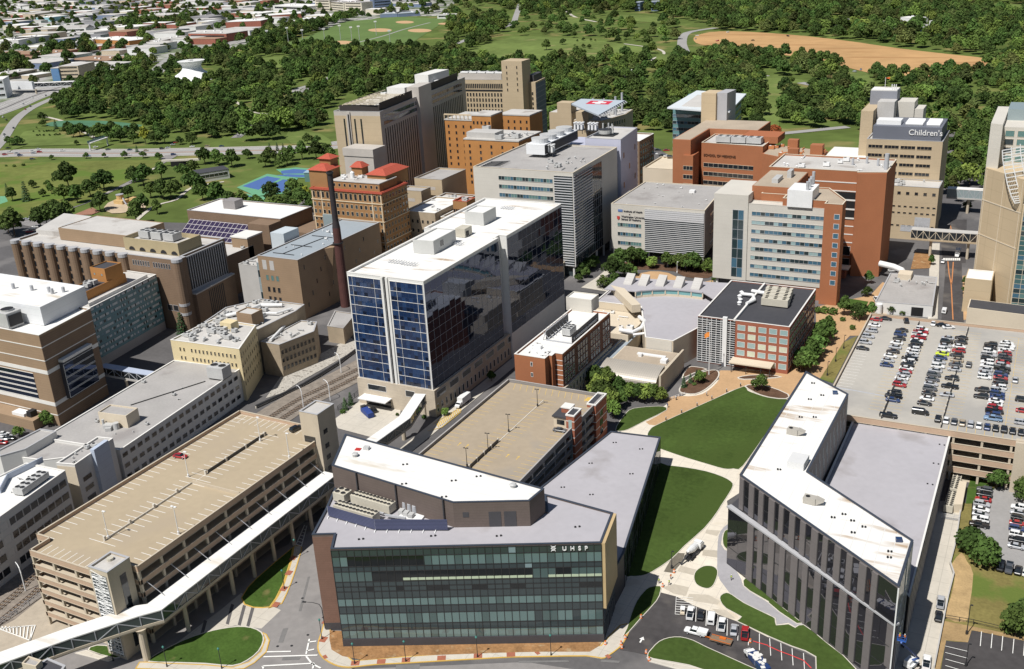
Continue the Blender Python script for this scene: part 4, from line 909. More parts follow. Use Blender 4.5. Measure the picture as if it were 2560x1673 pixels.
b = MB(); b.wallbox(V2(e[1].x, e[1].y+5), V2(e[1].x, e[1].y+7.5), 55.6, 58, .06); b.build('door', GDK, root)
p = q(11, 1925, 610, 54.5); b = MB(); b.box(p.x, p.y, 53.9, 4.5, 6, 3.6); b.box(p.x+2.3, p.y-1, 54.2, .3, 2, 2, 0, 1); b.build('rooftop_unit', RUC, root)
for cr, x, y in ((11, 1300, 880), (11, 1850, 710), (11, 2330, 380), (11, 1420, 900)):
 p = q(cr, x, y, 53.7); b = MB()
 for k in range(5): b.bar((p.x-3+k*1.3, p.y-1.2, 53.8), (p.x-2+k*1.3, p.y+1.5, 54.6), .16)
 b.bar((p.x-3.4, p.y, 54.5), (p.x+3.4, p.y, 54.5), .16); b.bar((p.x-3.4, p.y-.9, 54.2), (p.x+3.4, p.y-.9, 54.2), .16); b.build('window_washing_rig', METG, root)
# ---------------------------------------------------------------- skywalks
def skywalk(name, label, pts, w, z0, z1, roofm, wallm, glassm, mull, bay=4.0, col=(), truss=True, loc=None, colmat=None, shade=None):
 r2 = thing(name, label, 'skywalk', (*(loc or mid(pts)), 0)); n = len(pts); Lf, Rt = [], []
 for i in range(n):
  d0 = (pts[min(i+1, n-1)]-pts[max(i-1, 0)]).normalized(); 
  if 0 < i < n-1:
   d1 = (pts[i]-pts[i-1]).normalized(); d2 = (pts[i+1]-pts[i]).normalized(); k = 1/max(.5, math.cos(d1.angle(d2)/2))
  else: k = 1
  nn = V2(-d0.y, d0.x)*(w/2*k); Lf.append(pts[i]+nn); Rt.append(pts[i]-nn)
 for nm, za, zb, mt, gr_ in (('deck_slab', z0, z0+.6, wallm, .15), ('roof', z1-.3, z1, roofm, .25)):
  b = MB()
  for i in range(n-1):
   b.prism([Rt[i], Rt[i+1], Lf[i+1], Lf[i]] if True else 0, za, zb, bot=True)
  b.build(nm, mt, r2)
 for S_, flip in ((Rt, 1), (Lf, -1)):
  for i in range(n-1):
   A, B = (S_[i], S_[i+1]) if flip > 0 else (S_[i+1], S_[i]); L_ = (B-A).length; m_ = max(1, int(L_/bay)); uu = (B-A)/L_; b = MB()
   nn = V2(uu.y, -uu.x)
   for k in range(m_):
    s, t = A+uu*(L_*k/m_)-nn*.12, A+uu*(L_*(k+1)/m_)-nn*.12
    b.quad((s.x, s.y, z0+.6), (t.x, t.y, z0+.6), (t.x, t.y, z1-.3), (s.x, s.y, z1-.3), 0)
    s3, t3 = Vector((*s, z0+.7)), Vector((*t, z1-.4))
    if truss: b.bar(s3 if k % 2 else Vector((*s, z1-.4)), t3 if k % 2 else Vector((*t, z0+.7)), .22, m=1)
    b.wallbox(A+uu*(L_*k/m_)-uu*.1, A+uu*(L_*k/m_)+uu*.1, z0+.6, z1-.3, .02, .25, 1)
   b.wallbox(A, B, z0+.3, z0+.95, .06, .2, 2)
   b.build('side_glazing', [glassm, mull, wallm], r2)
 for (x, y, rr, h) in col:
  b = MB(); b.cyl(x, y, 0, rr, h-1.2, 12); b.cyl(x, y, h-1.2, rr, 1.2, 12, rr*1.7); b.build('column', colmat or TANW, r2)
 return r2
kx = q(3, 1265, 1010, 14.2).to_2d()
sw = [V2(-190.5, 224), V2(-190.5, 200), V2(-190.5, kx.y+3), kx+V2(.4, 0), q(3, 640, 1220, 14.2).to_2d(), q(3, -300, 1560, 14.2).to_2d()]
SWG = glass('skywalk glass', (.035, .055, .05), .08)
kc = q(3, 1365, 1465, 0)
skywalk('skywalk', 'long white roofed glass skywalk running along the tan garage and crossing the street', sw, 5.0, 10.0, 14.2, WROOF, TANW, SWG, METG, 4.2, [(kc.x, kc.y, 1.0, 10.0)]+[(-190.6, y, .6, 10.0) for y in range(158, 232, 9)])
b = MB()
for k in range(9): b.bar((-195.4, 152+k*8.6, 18.5), (-191.5, 153.5+k*8.6, 14.2), .14)
b.build('tie_rod', METG, bpy.data.objects['skywalk']); b = MB(); b.prism(box4(-195.3, 152.5, -193.05, 224), 12.2, 12.5); b.build('shaded_roof_strip', M('blue roof shade', (.45, .5, .6), .6, .06), bpy.data.objects['skywalk'])  # added roof strip; the garage's blue shade is put into its colour
s2 = [q(12, 1520, 535, 12).to_2d(), q(12, 1375, 752, 12).to_2d(), q(12, 1090, 955, 12).to_2d(), V2(-195, 237)]
skywalk('skywalk', 'white skywalk bridge from the rear lift tower to the blue glass tower', s2[::-1], 4.4, 8.0, 12.0, WROOF, TANW, SWG, TANW, 4.5, [(q(12, 1372, 960, 0).x, q(12, 1372, 960, 0).y, .8, 8.0), (q(12, 1640, 740, 0).x-3, q(12, 1640, 740, 0).y-1, .5, 8.0)])
def B(name, label, P, H, wall, roof, cat='building', z0=0, **k):
 r = thing(name, label, cat, (*mid(P), 0)); shell(r, P, z0, H, wall, roof, **k); return r
def ax(x0, y0, x1, y1): return box4(x0, y0, x1, y1)
# ---------------------------------------------------------------- pharmacy college
pp = ax(-170, 313, -152.9, 366)
pf = [V2(-170, 313), V2(-157.2, 313), V2(-157.2, 316.4), V2(-155.9, 316.4), V2(-155.9, 319.2), V2(-152.9, 319.2), V2(-152.9, 366), V2(-170, 366)]
root = B('college_building', 'orange brick college hall with white roof and black lettered rooftop screen', pf, 23, ORG, WROOF, par=.8, cope=COPEW)
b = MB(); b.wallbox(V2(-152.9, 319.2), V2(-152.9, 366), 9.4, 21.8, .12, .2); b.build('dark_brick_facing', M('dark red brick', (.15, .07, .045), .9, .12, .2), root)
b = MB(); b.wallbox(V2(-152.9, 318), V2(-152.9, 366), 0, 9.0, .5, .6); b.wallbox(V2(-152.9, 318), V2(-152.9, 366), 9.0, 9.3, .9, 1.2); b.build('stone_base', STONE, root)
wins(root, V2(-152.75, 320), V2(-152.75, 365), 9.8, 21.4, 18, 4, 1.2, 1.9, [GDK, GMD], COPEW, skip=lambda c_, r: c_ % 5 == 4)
wins(root, V2(-152.4, 320), V2(-152.4, 365), .6, 8.6, 15, 2, 1.1, 2.4, GDK, COPEW)
wins(root, V2(-170, 313), V2(-157.2, 313), 9, 22, 1, 3, .7, 1.5, GMD, COPEW, u0=.5, u1=.62)
b = MB()
for z in (10, 12, 14, 16, 18, 20): b.wallbox(V2(-155.9, 319.2), V2(-152.9, 319.2), z, z+.25, .08, .2)
b.build('stone_band', COPEW, root)
pe = [q(*t_, 27.0).to_2d() for t_ in ((21, 500, 1215), (21, 735, 1245), (21, 812, 1190))]
penthouse(root, [pe[0], pe[1], V2(pe[1].x, pe[2].y), V2(pe[0].x, pe[2].y)], 22.2, 28.0, CONW, WROOF)
b = MB(); b.wallbox(V2(-154.2, 331), V2(-154.2, 357), 22.4, 26.0, .05, .2); b.build('sign_screen', DPANEL, root)
text(root, 'ST. LOUIS COLLEGE of PHARMACY', (-154.0, 332, 23.4), (0, 1, 0), 1.5, METW, label='white college name letters on the dark screen')
b = MB()
for y in range(331, 352, 3): b.bar((-166.6, y, 22.3), (-165.2, y, 26.2), .25); b.bar((-166.6, y, 26), (-163.6, y, 22.4), .18)
b.bar((-165.2, 331, 26.1), (-165.2, 351, 26.1), .3); b.wallbox(V2(-154.2, 331), V2(-165.2, 331), 22.3, 22.7, .05)
b.build('screen_frame', METG, root)
b = MB(); b.wallbox(V2(-165.3, 352), V2(-165.3, 331), 22.5, 25.8, .03, .06); b.build('sign_screen', DPANEL, root)
chiller(root, V2(-159.5, 340), rad(90), 6, 3.5, 2.6, 22.4, 3, RU)
p = q(22, 240, 115, 22.2); b = MB(); b.box(p.x, p.y, 22.2, 3.2, 1.8, 1.2); b.build('rooftop_unit', RUW, root)
rooftop(root, ax(-169, 314, -157, 329), 22.2, 9, 3, RUW, .55)
# ---------------------------------------------------------------- auditorium with arched clerestory
HA = 13.0
ap = [q(*t_, HA).to_2d() for t_ in ((21, 905, 1118), (21, 1690, 1400))]
au = [V2(-175, 372), V2(-137, 372), V2(-137, 367), V2(-126, 371), V2(-126, 392), V2(-119.8, 398), V2(-119.8, 437), V2(-175.2, 432)]
root = B('auditorium', 'grey roofed auditorium with curved glass clerestory and row of slanted skylights', [V2(-175, 402), V2(-153, 402), V2(-138.5, 368.6), V2(-126.5, 368.6), V2(-121.0, 388), V2(-121.0, 437.5), V2(-175, 429)], HA, CREAM, GROOF, par=.4, cope=COPEW); AU = root
arc = [q(21, x, y, HA+.6).to_2d() for x, y in ((1145, 1190), (1200, 1180), (1300, 1172), (1420, 1168), (1540, 1174), (1660, 1186), (1765, 1200))]
b = MB(); gb = MB(); cp = MB()
for i in range(len(arc)-1):
 b.wallbox(arc[i], arc[i+1], HA-.4, HA+.7, .1, .6); gb.wallbox(arc[i], arc[i+1], HA+.7, HA+2.7, 0, .3); cp.wallbox(arc[i], arc[i+1], HA+2.7, HA+3.2, .5, .9)
b.build('curved_kerb', CREAM, root); gb.build('clerestory_glazing', M('aqua clerestory glass', (.16, .36, .36), .1, spec=.8), root); cp.build('clerestory_eave', GROOF, root); cp = MB(); cp.prism(ccw(arc+[V2(-122, 412), V2(-122, 436.5), V2(-174, 428), V2(-174, 410)]), HA+2.7, HA+3.1); cp.build('upper_roof', GROOF, root)
b = MB()
for t_ in (0, 1, 2, 3, 4, 5, 6): b.box(arc[t_].x, arc[t_].y-.1, HA+.7, .5, .5, 2.0)
b.build('clerestory_pier', CREAM, root)
for x, y in ((1085, 1030), (1220, 1040), (1380, 1045), (1545, 1060), (1710, 1075)):
 p = q(21, x, y+10, HA+4.5); a_ = V2(p.x, p.y); b = MB()
 b.add([(a_.x-2, a_.y-3, HA+2), (a_.x+2, a_.y-3, HA+2), (a_.x+2, a_.y+3, HA+2), (a_.x-2, a_.y+3, HA+2), (a_.x-2, a_.y-2.4, HA+3.6), (a_.x+2, a_.y-2.4, HA+3.6), (a_.x+2, a_.y+3, HA+7), (a_.x-2, a_.y+3, HA+7)], [(0, 1, 5, 4), (1, 2, 6, 5), (2, 3, 7, 6), (3, 0, 4, 7), (4, 5, 6, 7)]); b.build('slanted_skylight', CONG, root)
wv = MB(); wv.prism(ccw([q(21, x, y, HA+1.4).to_2d() for x, y in ((915, 1120), (1040, 1150), (1190, 1300), (1110, 1310))]), HA-.2, HA+3.3); wv.build('raised_wall', CREAM, root)
pl = ax(-174.5, 376, -149, 401.5); b = MB(); b.prism(pl, 0, 9.5); b.build('plant_wing', CREAM, root)
b = MB(); b.tube([q(21, x, y, z) for x, y, z in ((1000, 1500, 11), (1120, 1520, 11.4), (1200, 1480, 12), (1230, 1420, 12), (1180, 1380, 11.5))], .9, 10); b.tube([q(21, x, y, z) for x, y, z in ((1120, 1545, 11), (1240, 1530, 11.4), (1290, 1555, 11))], .6, 8); b.build('duct', METW, root)
rooftop(root, pl, 9.5, 12, 5, RUW, 1.0)
b = MB(); b.wallbox(V2(-138, 368.5), V2(-127, 368.5), 0, HA-.4, .2, .4); b.build('end_wall', CONW, root)
# arched hall with barrel roof
root = thing('arched_hall', 'low cream hall with silver barrel roof and glass front behind the green trees', 'building', (-140, 352, 0))
P = ax(-147, 352.5, -123.5, 367.5); b = MB(); b.prism(P, 0, 8.4, bot=False); b.build('rear_wall', CREAM, root); b = MB(); b.prism(grow(P, .5), 8.4, 8.5); b.build('roof', TANR, root)
b = MB(); n = 10; x0, x1 = -149.0, -124.5
prof = [(353 - 10.5*math.sin(t*math.pi/2/n*1.05), 8.6-3.9*(1-math.cos(t*math.pi/2/n*1.05))) for t in range(n+1)]
for i in range(n): b.quad((x0, prof[i][0], prof[i][1]), (x0, prof[i+1][0], prof[i+1][1]), (x1, prof[i+1][0], prof[i+1][1]), (x1, prof[i][0], prof[i][1]))
for i in range(n): b.quad((x0, prof[i+1][0], prof[i+1][1]-.35), (x0, prof[i][0], prof[i][1]-.35), (x1, prof[i][0], prof[i][1]-.35), (x1, prof[i+1][0], prof[i+1][1]-.35))
b.build('barrel_roof', M('silver seamed roof', (.47, .43, .37), .5, .06, .2, .3, lines=[(0, .9, .12, (.36, .33, .28))]), root, smooth=True)
b = MB()
for X in (x0+.3, x1-.3): b.add([(X, prof[0][0], 0)]+[(X, y, z-.2) for y, z in prof]+[(X, prof[-1][0], 0)], [tuple(range(n+3))])
b.build('end_wall', STONE, root)
curtain(root, V2(x0+.4, 343.5), V2(x1-.4, 343.5), [(0, 4.4, [0])], 14, [GDK], METD)
b = MB(); b.prism([V2(-123.4, 343), V2(-122.6, 343), V2(-122.6, 371), V2(-123.4, 371)], 0, 8.8); b.build('fin_wall', TANW, root)
b = MB(); b.box(-133, 361, 8.5, 12, 1.6, .5); b.box(-137, 359, 8.5, 1.4, 1.4, 1.2); b.box(-126, 356.5, 8.5, 2.5, 3, 1.4); b.build('rooftop_unit', RUW, root)
root = B('low_roof_annex', 'low annex with blue-shaded flat roof beside the orange brick college', ax(-152.2, 345, -147.6, 384), 7.5, CREAM, BLUEG)
# ---------------------------------------------------------------- red brick building with dark roof
rb = ax(-120.0, 380.5, -82.7, 428.3)
root = B('brick_lab_building', 'red brick building with black roof and white-framed glass stair front', rb, 20.5, ORG2, DKROOF, par=.5, cope=COPEW)
F0, F1 = V2(-104.0, 380.5), V2(-82.7, 380.5)
wins(root, F0, F1, 1.2, 19.4, 5, 5, 2.9, 2.1, [GPALE, M('cream blind', (.58, .60, .46), .4)], COPEW)  # panes mix pale glass and cream blinds at random
wins(root, V2(-82.7, 381), V2(-82.7, 428), 1, 19.4, 13, 5, 2.3, 2.0, GDK, COPEW)
W0, W1 = V2(-120, 380.3), V2(-104.4, 380.3)
for k in range(5):
 b = MB(); z0, z1 = .6+k*3.9, .6+(k+1)*3.9
 for i in range(8):
  s, t = W0+(W1-W0)*(i/8), W0+(W1-W0)*((i+1)/8); b.quad((s.x, s.y, z0), (t.x, t.y, z0), (t.x, t.y, z1), (s.x, s.y, z1), 1); b.wallbox(s-V2(.09, 0), s+V2(.09, 0), z0, z1, .15, .2, 0)
 for j in range(4): b.wallbox(W0, W1, z0+j*.98, z0+j*.98+.16, .12, .2, 0)
 b.build('stair_glazing', [METW, GDK], root)
b = MB(); b.wallbox(V2(-109.4, 380.3), V2(-107.6, 380.3), 0, 21.5, .8, 1.2); b.build('white_fin', METW, root)
b = MB(); b.box(-96.5, 377.3, 4.0, 17, 6, .5); b.build('entrance_canopy', CREAM, root)
b = MB(); [b.cyl(x, 374.8, 0, .15, 4.0, 6) for x in (-104, -98, -92, -88.5)]; b.build('canopy_post', METD, root)
b = MB(); b.wallbox(V2(-104.4, 380.4), V2(-104.4, 427.8), 20, 21.0, .0, .8); b.build('roof_upstand', COPEW, root)
for k in range(4): chiller(root, V2(-94-k*.5, 403+k*4.3), 0, 11, 3.6, 3.0, 20.2, 3, RUC, 'air_handler')
b = MB(); b.tube([(-110, 410, 21.2), (-105, 409, 21.6), (-103, 404, 21.4), (-105, 399, 21.2)], .7, 8); b.tube([(-107, 415, 21.2), (-101, 413, 21.6), (-99, 418, 21.4)], .8, 8); b.build('duct', METW, root)
for x, y in ((-110.5, 408), (-109, 404), (-108.3, 400), (-111, 413)):
 b = MB(); b.cyl(x, y, 20, .8, 1.0, 10, .7); b.cyl(x, y, 21, 1.0, .5, 10, .4); b.build('roof_fan', METW, root)
# ---------------------------------------------------------------- striped concrete and orange tower
root = thing('striped_tower', 'pale ribbon-windowed concrete tower backed by tall orange brick wings', 'building', (-105, 490, 0))
sp = ax(-140.5, 469.6, -88.5, 476.5); shell(root, sp, 6.5, 45, CONW, CONW, par=.4, cope=CONW)
b = MB(); b.prism(ax(-140.9, 469.1, -124.3, 498), 6.4, 48.9); b.build('corner_block', CONW, root)
for k in range(8):
 z = 9.0+k*4.35
 strips(root, V2(-122.5, 469.6), V2(-88.7, 469.6), [z], 1.7, [CWG4, CWG4, CWG3, GPALE], CONG, 16)
curtain(root, V2(-131.6, 469.1), V2(-126.2, 469.1), [(8+k*4.8, 12.8+k*4.8, [0, 1]) for k in range(7)], 2, [CWG4, CWG3], METG)
b = MB(); [b.cyl(x, 471, 0, .7, 6.6, 10) for x in (-139, -131, -122, -114, -106, -98, -90)]; b.build('column', WPAINT, root)
b = MB(); b.prism(ax(-139, 472, -90, 476), 0, 6.4); b.build('ground_floor_glazing', GDK, root)
oc = [V2(-108.3, 476.6), V2(-108.3, 469.9), V2(-88.3, 469.9), V2(-88.3, 465.2), V2(-80.3, 465.2), V2(-80.3, 473.5), V2(-92, 494.5), V2(-97.8, 494.4), V2(-120, 494.4), V2(-120, 476.4)]
shell(root, oc, 0, 48.7, ORG, TANR, par=.6, cope=CREAM, name='orange_wall')
wins(root, V2(-84.5, 465.2), V2(-80.6, 465.2), 9, 45, 1, 8, 2.2, 2.2, CWG4, METW)
b = MB(); b.prism(ax(-125, 478, -106, 512), 20, 51.5); b.build('orange_wing', ORG, root); b = MB(); b.prism(ax(-124.6, 478.4, -106.4, 511.6), 51.5, 51.6); b.build('roof', TANR, root)
b = MB(); b.box(-116, 490, 51.6, 3, 10, 2); b.box(-112, 500, 51.6, 2, 6, 3.5); b.build('rooftop_unit', RU, root)
pe = [q(*t_, 52.5).to_2d() for t_ in ((31, 185, 205), (31, 410, 225), (31, 465, 150))]
b = MB(); b.prism([V2(-106, 468.6), V2(-94.6, 468.6), V2(-94.6, 483), V2(-106, 483)], 45, 53); b.build('white_penthouse', METW, root)
for x, y in ((365, 215), (385, 190), (400, 165), (420, 120)):
 p = q(31, x, y, 52.5); b = MB(); b.cyl(p.x, p.y, 48.5, .75, 8.5, 10); b.build('exhaust_stack', METG, root)
# large orange tower behind
ob = [V2(-126, 513.5), V2(-82.5, 513.5), V2(-82.5, 511.5), V2(-69.2, 514.7), V2(-69.2, 545), V2(-126, 545)]
root = B('orange_tower', 'tall orange brick tower with dark recessed balconies right of the striped block', ob, 53, ORG, GRAVL, par=.8, cope=CREAM)
A_, B_ = V2(-104, 513.5), V2(-82.6, 513.5)
for k in range(3):
 b = MB(); z = 38-k*4.6; b.wallbox(A_, B_, z+.6, z+4.2, .05, .1, 0); b.wallbox(A_, B_, z, z+.7, .4, .5, 1); b.build('balcony_opening', [METB, COPEW], root)
b = MB(); 
for z in (46.8, 42.5, 33.4, 29, 24.8, 20.6, 16.4): b.wallbox(A_, B_, z, z+.5, .15, .3)
b.build('stone_band', COPEW, root)
for (zz, hh_) in ((9.4, 5.6), (3.6, 5)):
 wins(root, A_+V2(6, 0), B_, zz, zz+hh_, 2, 1, 5.6, hh_-1, METB, COPEW)
b = MB(); b.wallbox(V2(-82.4, 511.6), V2(-69.3, 514.7), 0, 52.4, .9, 1.2); b.build('corner_pier', ORG, root)
rooftop(root, ob, 52.3, 14, 9, RUW, 1.1)
for x, y in ((-88, 530), (-82, 535), (-76, 531), (-72, 526)):
 b = MB(); b.cyl(x, y, 52.2, .6, 3.5, 10); b.build('exhaust_stack', METG, root)
p = q(31, 1090, -20, 52); b = MB(); b.cyl(-71, 524, 52, 1.1, 8, 12); b.build('exhaust_stack', METG, root)
b = MB(); b.prism(ax(-104, 506, -84, 511.4), 0, 3.6); b.build('low_brick_wall', ORG2, root)
b = MB(); b.box(-93, 506, 5.6, 22, 7, .5); b.build('entrance_canopy', CONW, root)
# ---------------------------------------------------------------- institute building
ih = [V2(-205.5, 496.2), V2(-153.8, 496.2), V2(-158.5, 548), V2(-205.5, 548)]
root = thing('institute_building', 'pale institute building with grey gravel roof, striped louver facade and white columns', 'building', (*mid(ih), 0))
shell(root, ih, 7.5, 32.5, CONW, GRAV, par=.5, cope=CREAM)
b = MB(); b.prism(grow(ih, 2.5), 0, 7.4); b.build('ground_floor_glazing', GDK, root)
b = MB(); [b.cyl(x, 497, 0, .6, 7.6, 10) for x in (-204.5, -195, -184.5, -174, -164, -154.6)]; b.build('column', WPAINT, root)
A_, B_ = ih[0], ih[1]
strips(root, A_, B_, [20.3, 15.2, 10.2], 1.9, [CWG4, GGR, CWG3], CONG, 9, u0=.07, u1=.33)
def louvers(root, A, B, z0, z1, u0, u1, n, solid):
 A, B = A.to_2d(), B.to_2d(); D = B-A; P0, P1 = A+D*u0, A+D*u1; b = MB(); b.wallbox(P0, P1, z0, z1, .06, .2, 1); b.build('glazing', [METG, CWG3], root)
 b = MB(); b.wallbox(P0, P1, z1*.999, z1*.999+.01, .5, .4)
 for k in range(n):
  z = z0+(z1-z0)*k/n; b.wallbox(P0, P1, z, z+(z1-z0)/n*(.8 if z > solid else .3), .45, .25)
 b.build('louver_screen', METG if 'pale louver' not in MATS else MATS['pale louver'], root)
M('pale louver', (.55, .55, .56), .6, .05)
louvers(root, A_, B_, 7.6, 30.8, .37, .995, 22, 25.4)
b = MB(); b.wallbox(ih[1], ih[2], 8, 31, .1, .3); b.build('side_panel', GPANEL, root)
for k in range(4): strips(root, ih[1], ih[2], [10+k*5.2], 1.6, GDK, METG, 7, u0=.25, u1=.9, out=.14)
o_ = A_+V2(0, -.15)
L1 = M('dark sign letters', (.05, .05, .06), .6, 0)
for s_, dx, z in (('Institute of Health', 7.2, 28.4), ('at', 10.2, 27.0), ('Washington University', 5.8, 25.4), ('School of Medicine', 5.8, 23.9)):
 text(root, s_, (o_.x+dx, o_.y, z), (1, 0, 0), 1.45 if s_ != 'at' else 1.0, L1)
b = MB(); b.wallbox(V2(o_.x+4, o_.y), V2(o_.x+6.6, o_.y), 28.4, 29.6, .1, .2); b.build('sign_emblem', M('blue emblem', (.12, .2, .42), .5, 0), root)
b = MB(); b.add([(o_.x+3.4, o_.y-.1, 25.9), (o_.x+3.4, o_.y-.1, 24.6), (o_.x+4.2, o_.y-.1, 23.8), (o_.x+5, o_.y-.1, 24.6), (o_.x+5, o_.y-.1, 25.9)], [(0, 1, 2, 3, 4)]); b.build('sign_emblem', M('red shield', (.5, .06, .05), .5, 0), root)
b = MB(); b.box(-172, 532, 32, 3, 3, 1.4); b.build('roof_hatch', METW, root)
rooftop(root, ih, 32, 16, 21, RUW, .4, name='vent')
# ---------------------------------------------------------------- big pale laboratory with cooling towers
lp_ = [V2(-270.5, 464), V2(-212.5, 464), V2(-214.5, 528), V2(-270.5, 528)]
root = thing('laboratory_tower', 'large pale laboratory tower with round fan cooling towers and louver corner', 'building', (*mid(lp_), 0))
shell(root, lp_, 6, 56, CONW, GRAV, par=.8, cope=CREAM)
A_, B_ = lp_[0], lp_[1]
for k in range(10): 
 strips(root, A_, B_, [9+k*4.55], 1.9, [GGR, CWG4, CWG3], CONG, 18, u0=.26, u1=.8)
louvers(root, A_, B_, 6.4, 54, .815, .99, 36, 99)
S0, S1 = lp_[1], lp_[2]
curtain(root, S0, S1, [(6.5+k*4.7, 11.2+k*4.7, [0, 1]) for k in range(10)], 14, [CWG3, GDK], METG, u0=0, u1=.62)
louvers(root, S0, S1, 12, 54, .0, .4, 28, 99)
b = MB(); b.prism(grow(lp_, 2), 0, 6); b.build('ground_floor_glazing', GMD, root)
b = MB(); [b.cyl(-214, 465+y, 0, .6, 6, 10) for y in range(0, 60, 10)]; [b.cyl(x, 465, 0, .6, 6, 10) for x in (-225, -240, -255)]; b.build('column', WPAINT, root)
b = MB(); b.prism(ax(-226, 448, -219, 463.8), 0, 8); b.prism(ax(-226.5, 447.5, -218.5, 463.8), 8, 8.4); b.build('entrance_pavilion', CREAM, root)
# fan housing row
for k in range(4):
 p = q(20, 235+52*k, 1345-32*k, 61); pass
fh = [q(20, 120, 1345, 62).to_2d(), q(20, 305, 1350, 62).to_2d()]
fx0, fx1, fy0 = -250.5, -239.5, 470
fy0 = q(20, 305, 1445, 56.5).y; fx0 = q(20, 125, 1440, 56.5).x; fx1 = q(20, 305, 1445, 56.5).x
P = ax(fx0, fy0, fx1, fy0+44); b = MB(); b.prism(P, 57, 62.5, bot=True); b.build('cooling_tower_casing', WPAN, root)
b = MB(); b.wallbox(V2(fx1, fy0+.2), V2(fx1, fy0+43.8), 57.5, 62, .08, .2); b.build('cooling_tower_louver', FAN, root)
for k in range(4):
 b = MB(); b.cyl((fx0+fx1)/2, fy0+6+10.5*k, 62.5, 4.4, 2.6, 20, 4.8, 0, 1); b.build('cooling_fan', [WPAN, UNITG], root)
for x, y in ((345, 1400), (620, 1190), (750, 1195)):
 p = q(20, x, y, 58); b = MB(); b.box(p.x, p.y, 57.2, 7, 5, .5, 0, 1)
 for i in range(3):
  for j in range(2): b.cyl(p.x-2.2+i*2.2, p.y-1.1+j*2.4, 57.7, .75, 3.6, 10, .5); b.cyl(p.x-2.2+i*2.2, p.y-1.1+j*2.4, 61.3, .9, .5, 10, .9)
 for sx in (-3, 3): b.bar((p.x+sx, p.y-2, 55.2), (p.x+sx, p.y-2, 57.2), .3, m=1); b.bar((p.x+sx, p.y+2, 55.2), (p.x+sx, p.y+2, 57.2), .3, m=1)
 b.build('exhaust_fan_bank', [METW, METD], root)
b = MB()
for y in range(0, 6): b.bar((-268, 468+y*2.2, 55.4), (-256, 468+y*2.2, 56.4), .3)
b.build('pipe_rack', METD, root); rooftop(root, ax(-238, 466, -214, 500), 55.2, 16, 2, RU, 1.1)
# lilac block attached behind
ll = [V2(-212.6, 529.4), V2(-213.4, 529.4), V2(-233.5, 533), V2(-238, 533), V2(-238, 566), V2(-217.5, 566)]
lq = [V2(-234.5, 529.6), V2(-212.9, 529.6), V2(-216.6, 565), V2(-234.5, 565)]
shell(root, lq, 0, 60, LILAC, GRAVL, par=.6, cope=COPEG, name='lilac_wall')
b = MB(); b.prism(ax(-252, 529.6, -234.6, 560), 30, 54); b.build('lilac_link', LILAC, root)
for k in range(8): strips(root, V2(-228, 529.6), V2(-216, 529.6), [12+k*4.9], 2.6, [GDK, GGR, CWG3], METG, 5)
wins(root, lq[1], lq[2], 20, 54, 3, 4, 1.6, 3, GDK, BEIGE, skip=lambda c_, r: (c_+r) % 2)
curtain(root, V2(-207, 528), V2(-205.6, 500), [(1, 32, [0])], 4, [GDK], METG)
p = q(20, 870, 1225, 61); b = MB(); b.cyl(p.x, p.y, 60.5, 4.2, 2.2, 18, 4.6, 0, 1); b.box(p.x, p.y, 59.5, 12, 9, .6, 0, 1); [b.cyl(p.x+dx, p.y+dy, 61, .5, 4.5, 8) for dx, dy in ((-3, 3), (0, 4), (3, 2), (5, -2))]; b.build('rooftop_unit', [UNITG, METD], root)
# ---------------------------------------------------------------- old brick tower with red tiled roofs
iy = 437.5
it = ax(-359, iy, -312.2, 462)
root = thing('brick_tower', 'old tawny brick tower with red tiled roof pavilions and many small windows', 'building', (*mid(it), 0))
shell(root, it, 0, 45.5, ITAL, GRAVL, par=.8, cope=RTILE)
b = MB(); b.prism(ax(-359.6, iy-.7, -311.6, 462.4), 44.6, 45.2); b.build('tile_eave', RTILE, root)
b = MB()
for z in (17.5, 29, 38.8): b.ring(grow(it, -.35), it, z, z+.5)
for x in (-358.4, -352.3, -318.8, -312.9): b.wallbox(V2(x-.35, iy), V2(x+.35, iy), 1, 44.5, .12, .2)
b.build('stone_band', TERRA, root)
wins(root, V2(-359, iy), V2(-312.2, iy), 39.4, 44.2, 15, 1, 1.7, 3.4, METB, TERRA)
wins(root, V2(-359, iy), V2(-312.2, iy), 18.2, 38.4, 15, 5, 1.5, 2.1, [GDK, GMD, GDK], TERRA)
wins(root, V2(-359, iy), V2(-312.2, iy), 1, 17.2, 15, 4, 1.4, 2.0, [GDK, GMD], TERRA)
wins(root, V2(-312.2, iy), V2(-312.2, 462), 1, 44, 8, 11, 1.4, 2.0, GDK, TERRA)
pen = ax(-346, iy+2, -314.5, 456); b = MB(); b.prism(pen, 44.7, 49.4); b.build('attic_storey', ITAL, root); b = MB(); b.prism(grow(pen, -.3), 49.4, 49.8); b.build('attic_roof', GRAVL, root)
wins(root, V2(-346, iy+2), V2(-314.5, iy+2), 46, 48.8, 9, 1, 1.3, 1.6, GDK, TERRA)
def hip(P, z, h, ov=.8, inset=.35, name='tile_roof'):
 x0, y0 = P[0]; x1, y1 = P[2]; x0 -= ov; y0 -= ov; x1 += ov; y1 += ov; k = min(x1-x0, y1-y0)*inset; b = MB()
 b.add([(x0, y0, z), (x1, y0, z), (x1, y1, z), (x0, y1, z), (x0+k, y0+k, z+h), (x1-k, y0+k, z+h), (x1-k, y1-k, z+h), (x0+k, y1-k, z+h)], [(0, 1, 5, 4), (1, 2, 6, 5), (2, 3, 7, 6), (3, 0, 4, 7), (4, 5, 6, 7), (3, 2, 1, 0)]); return b
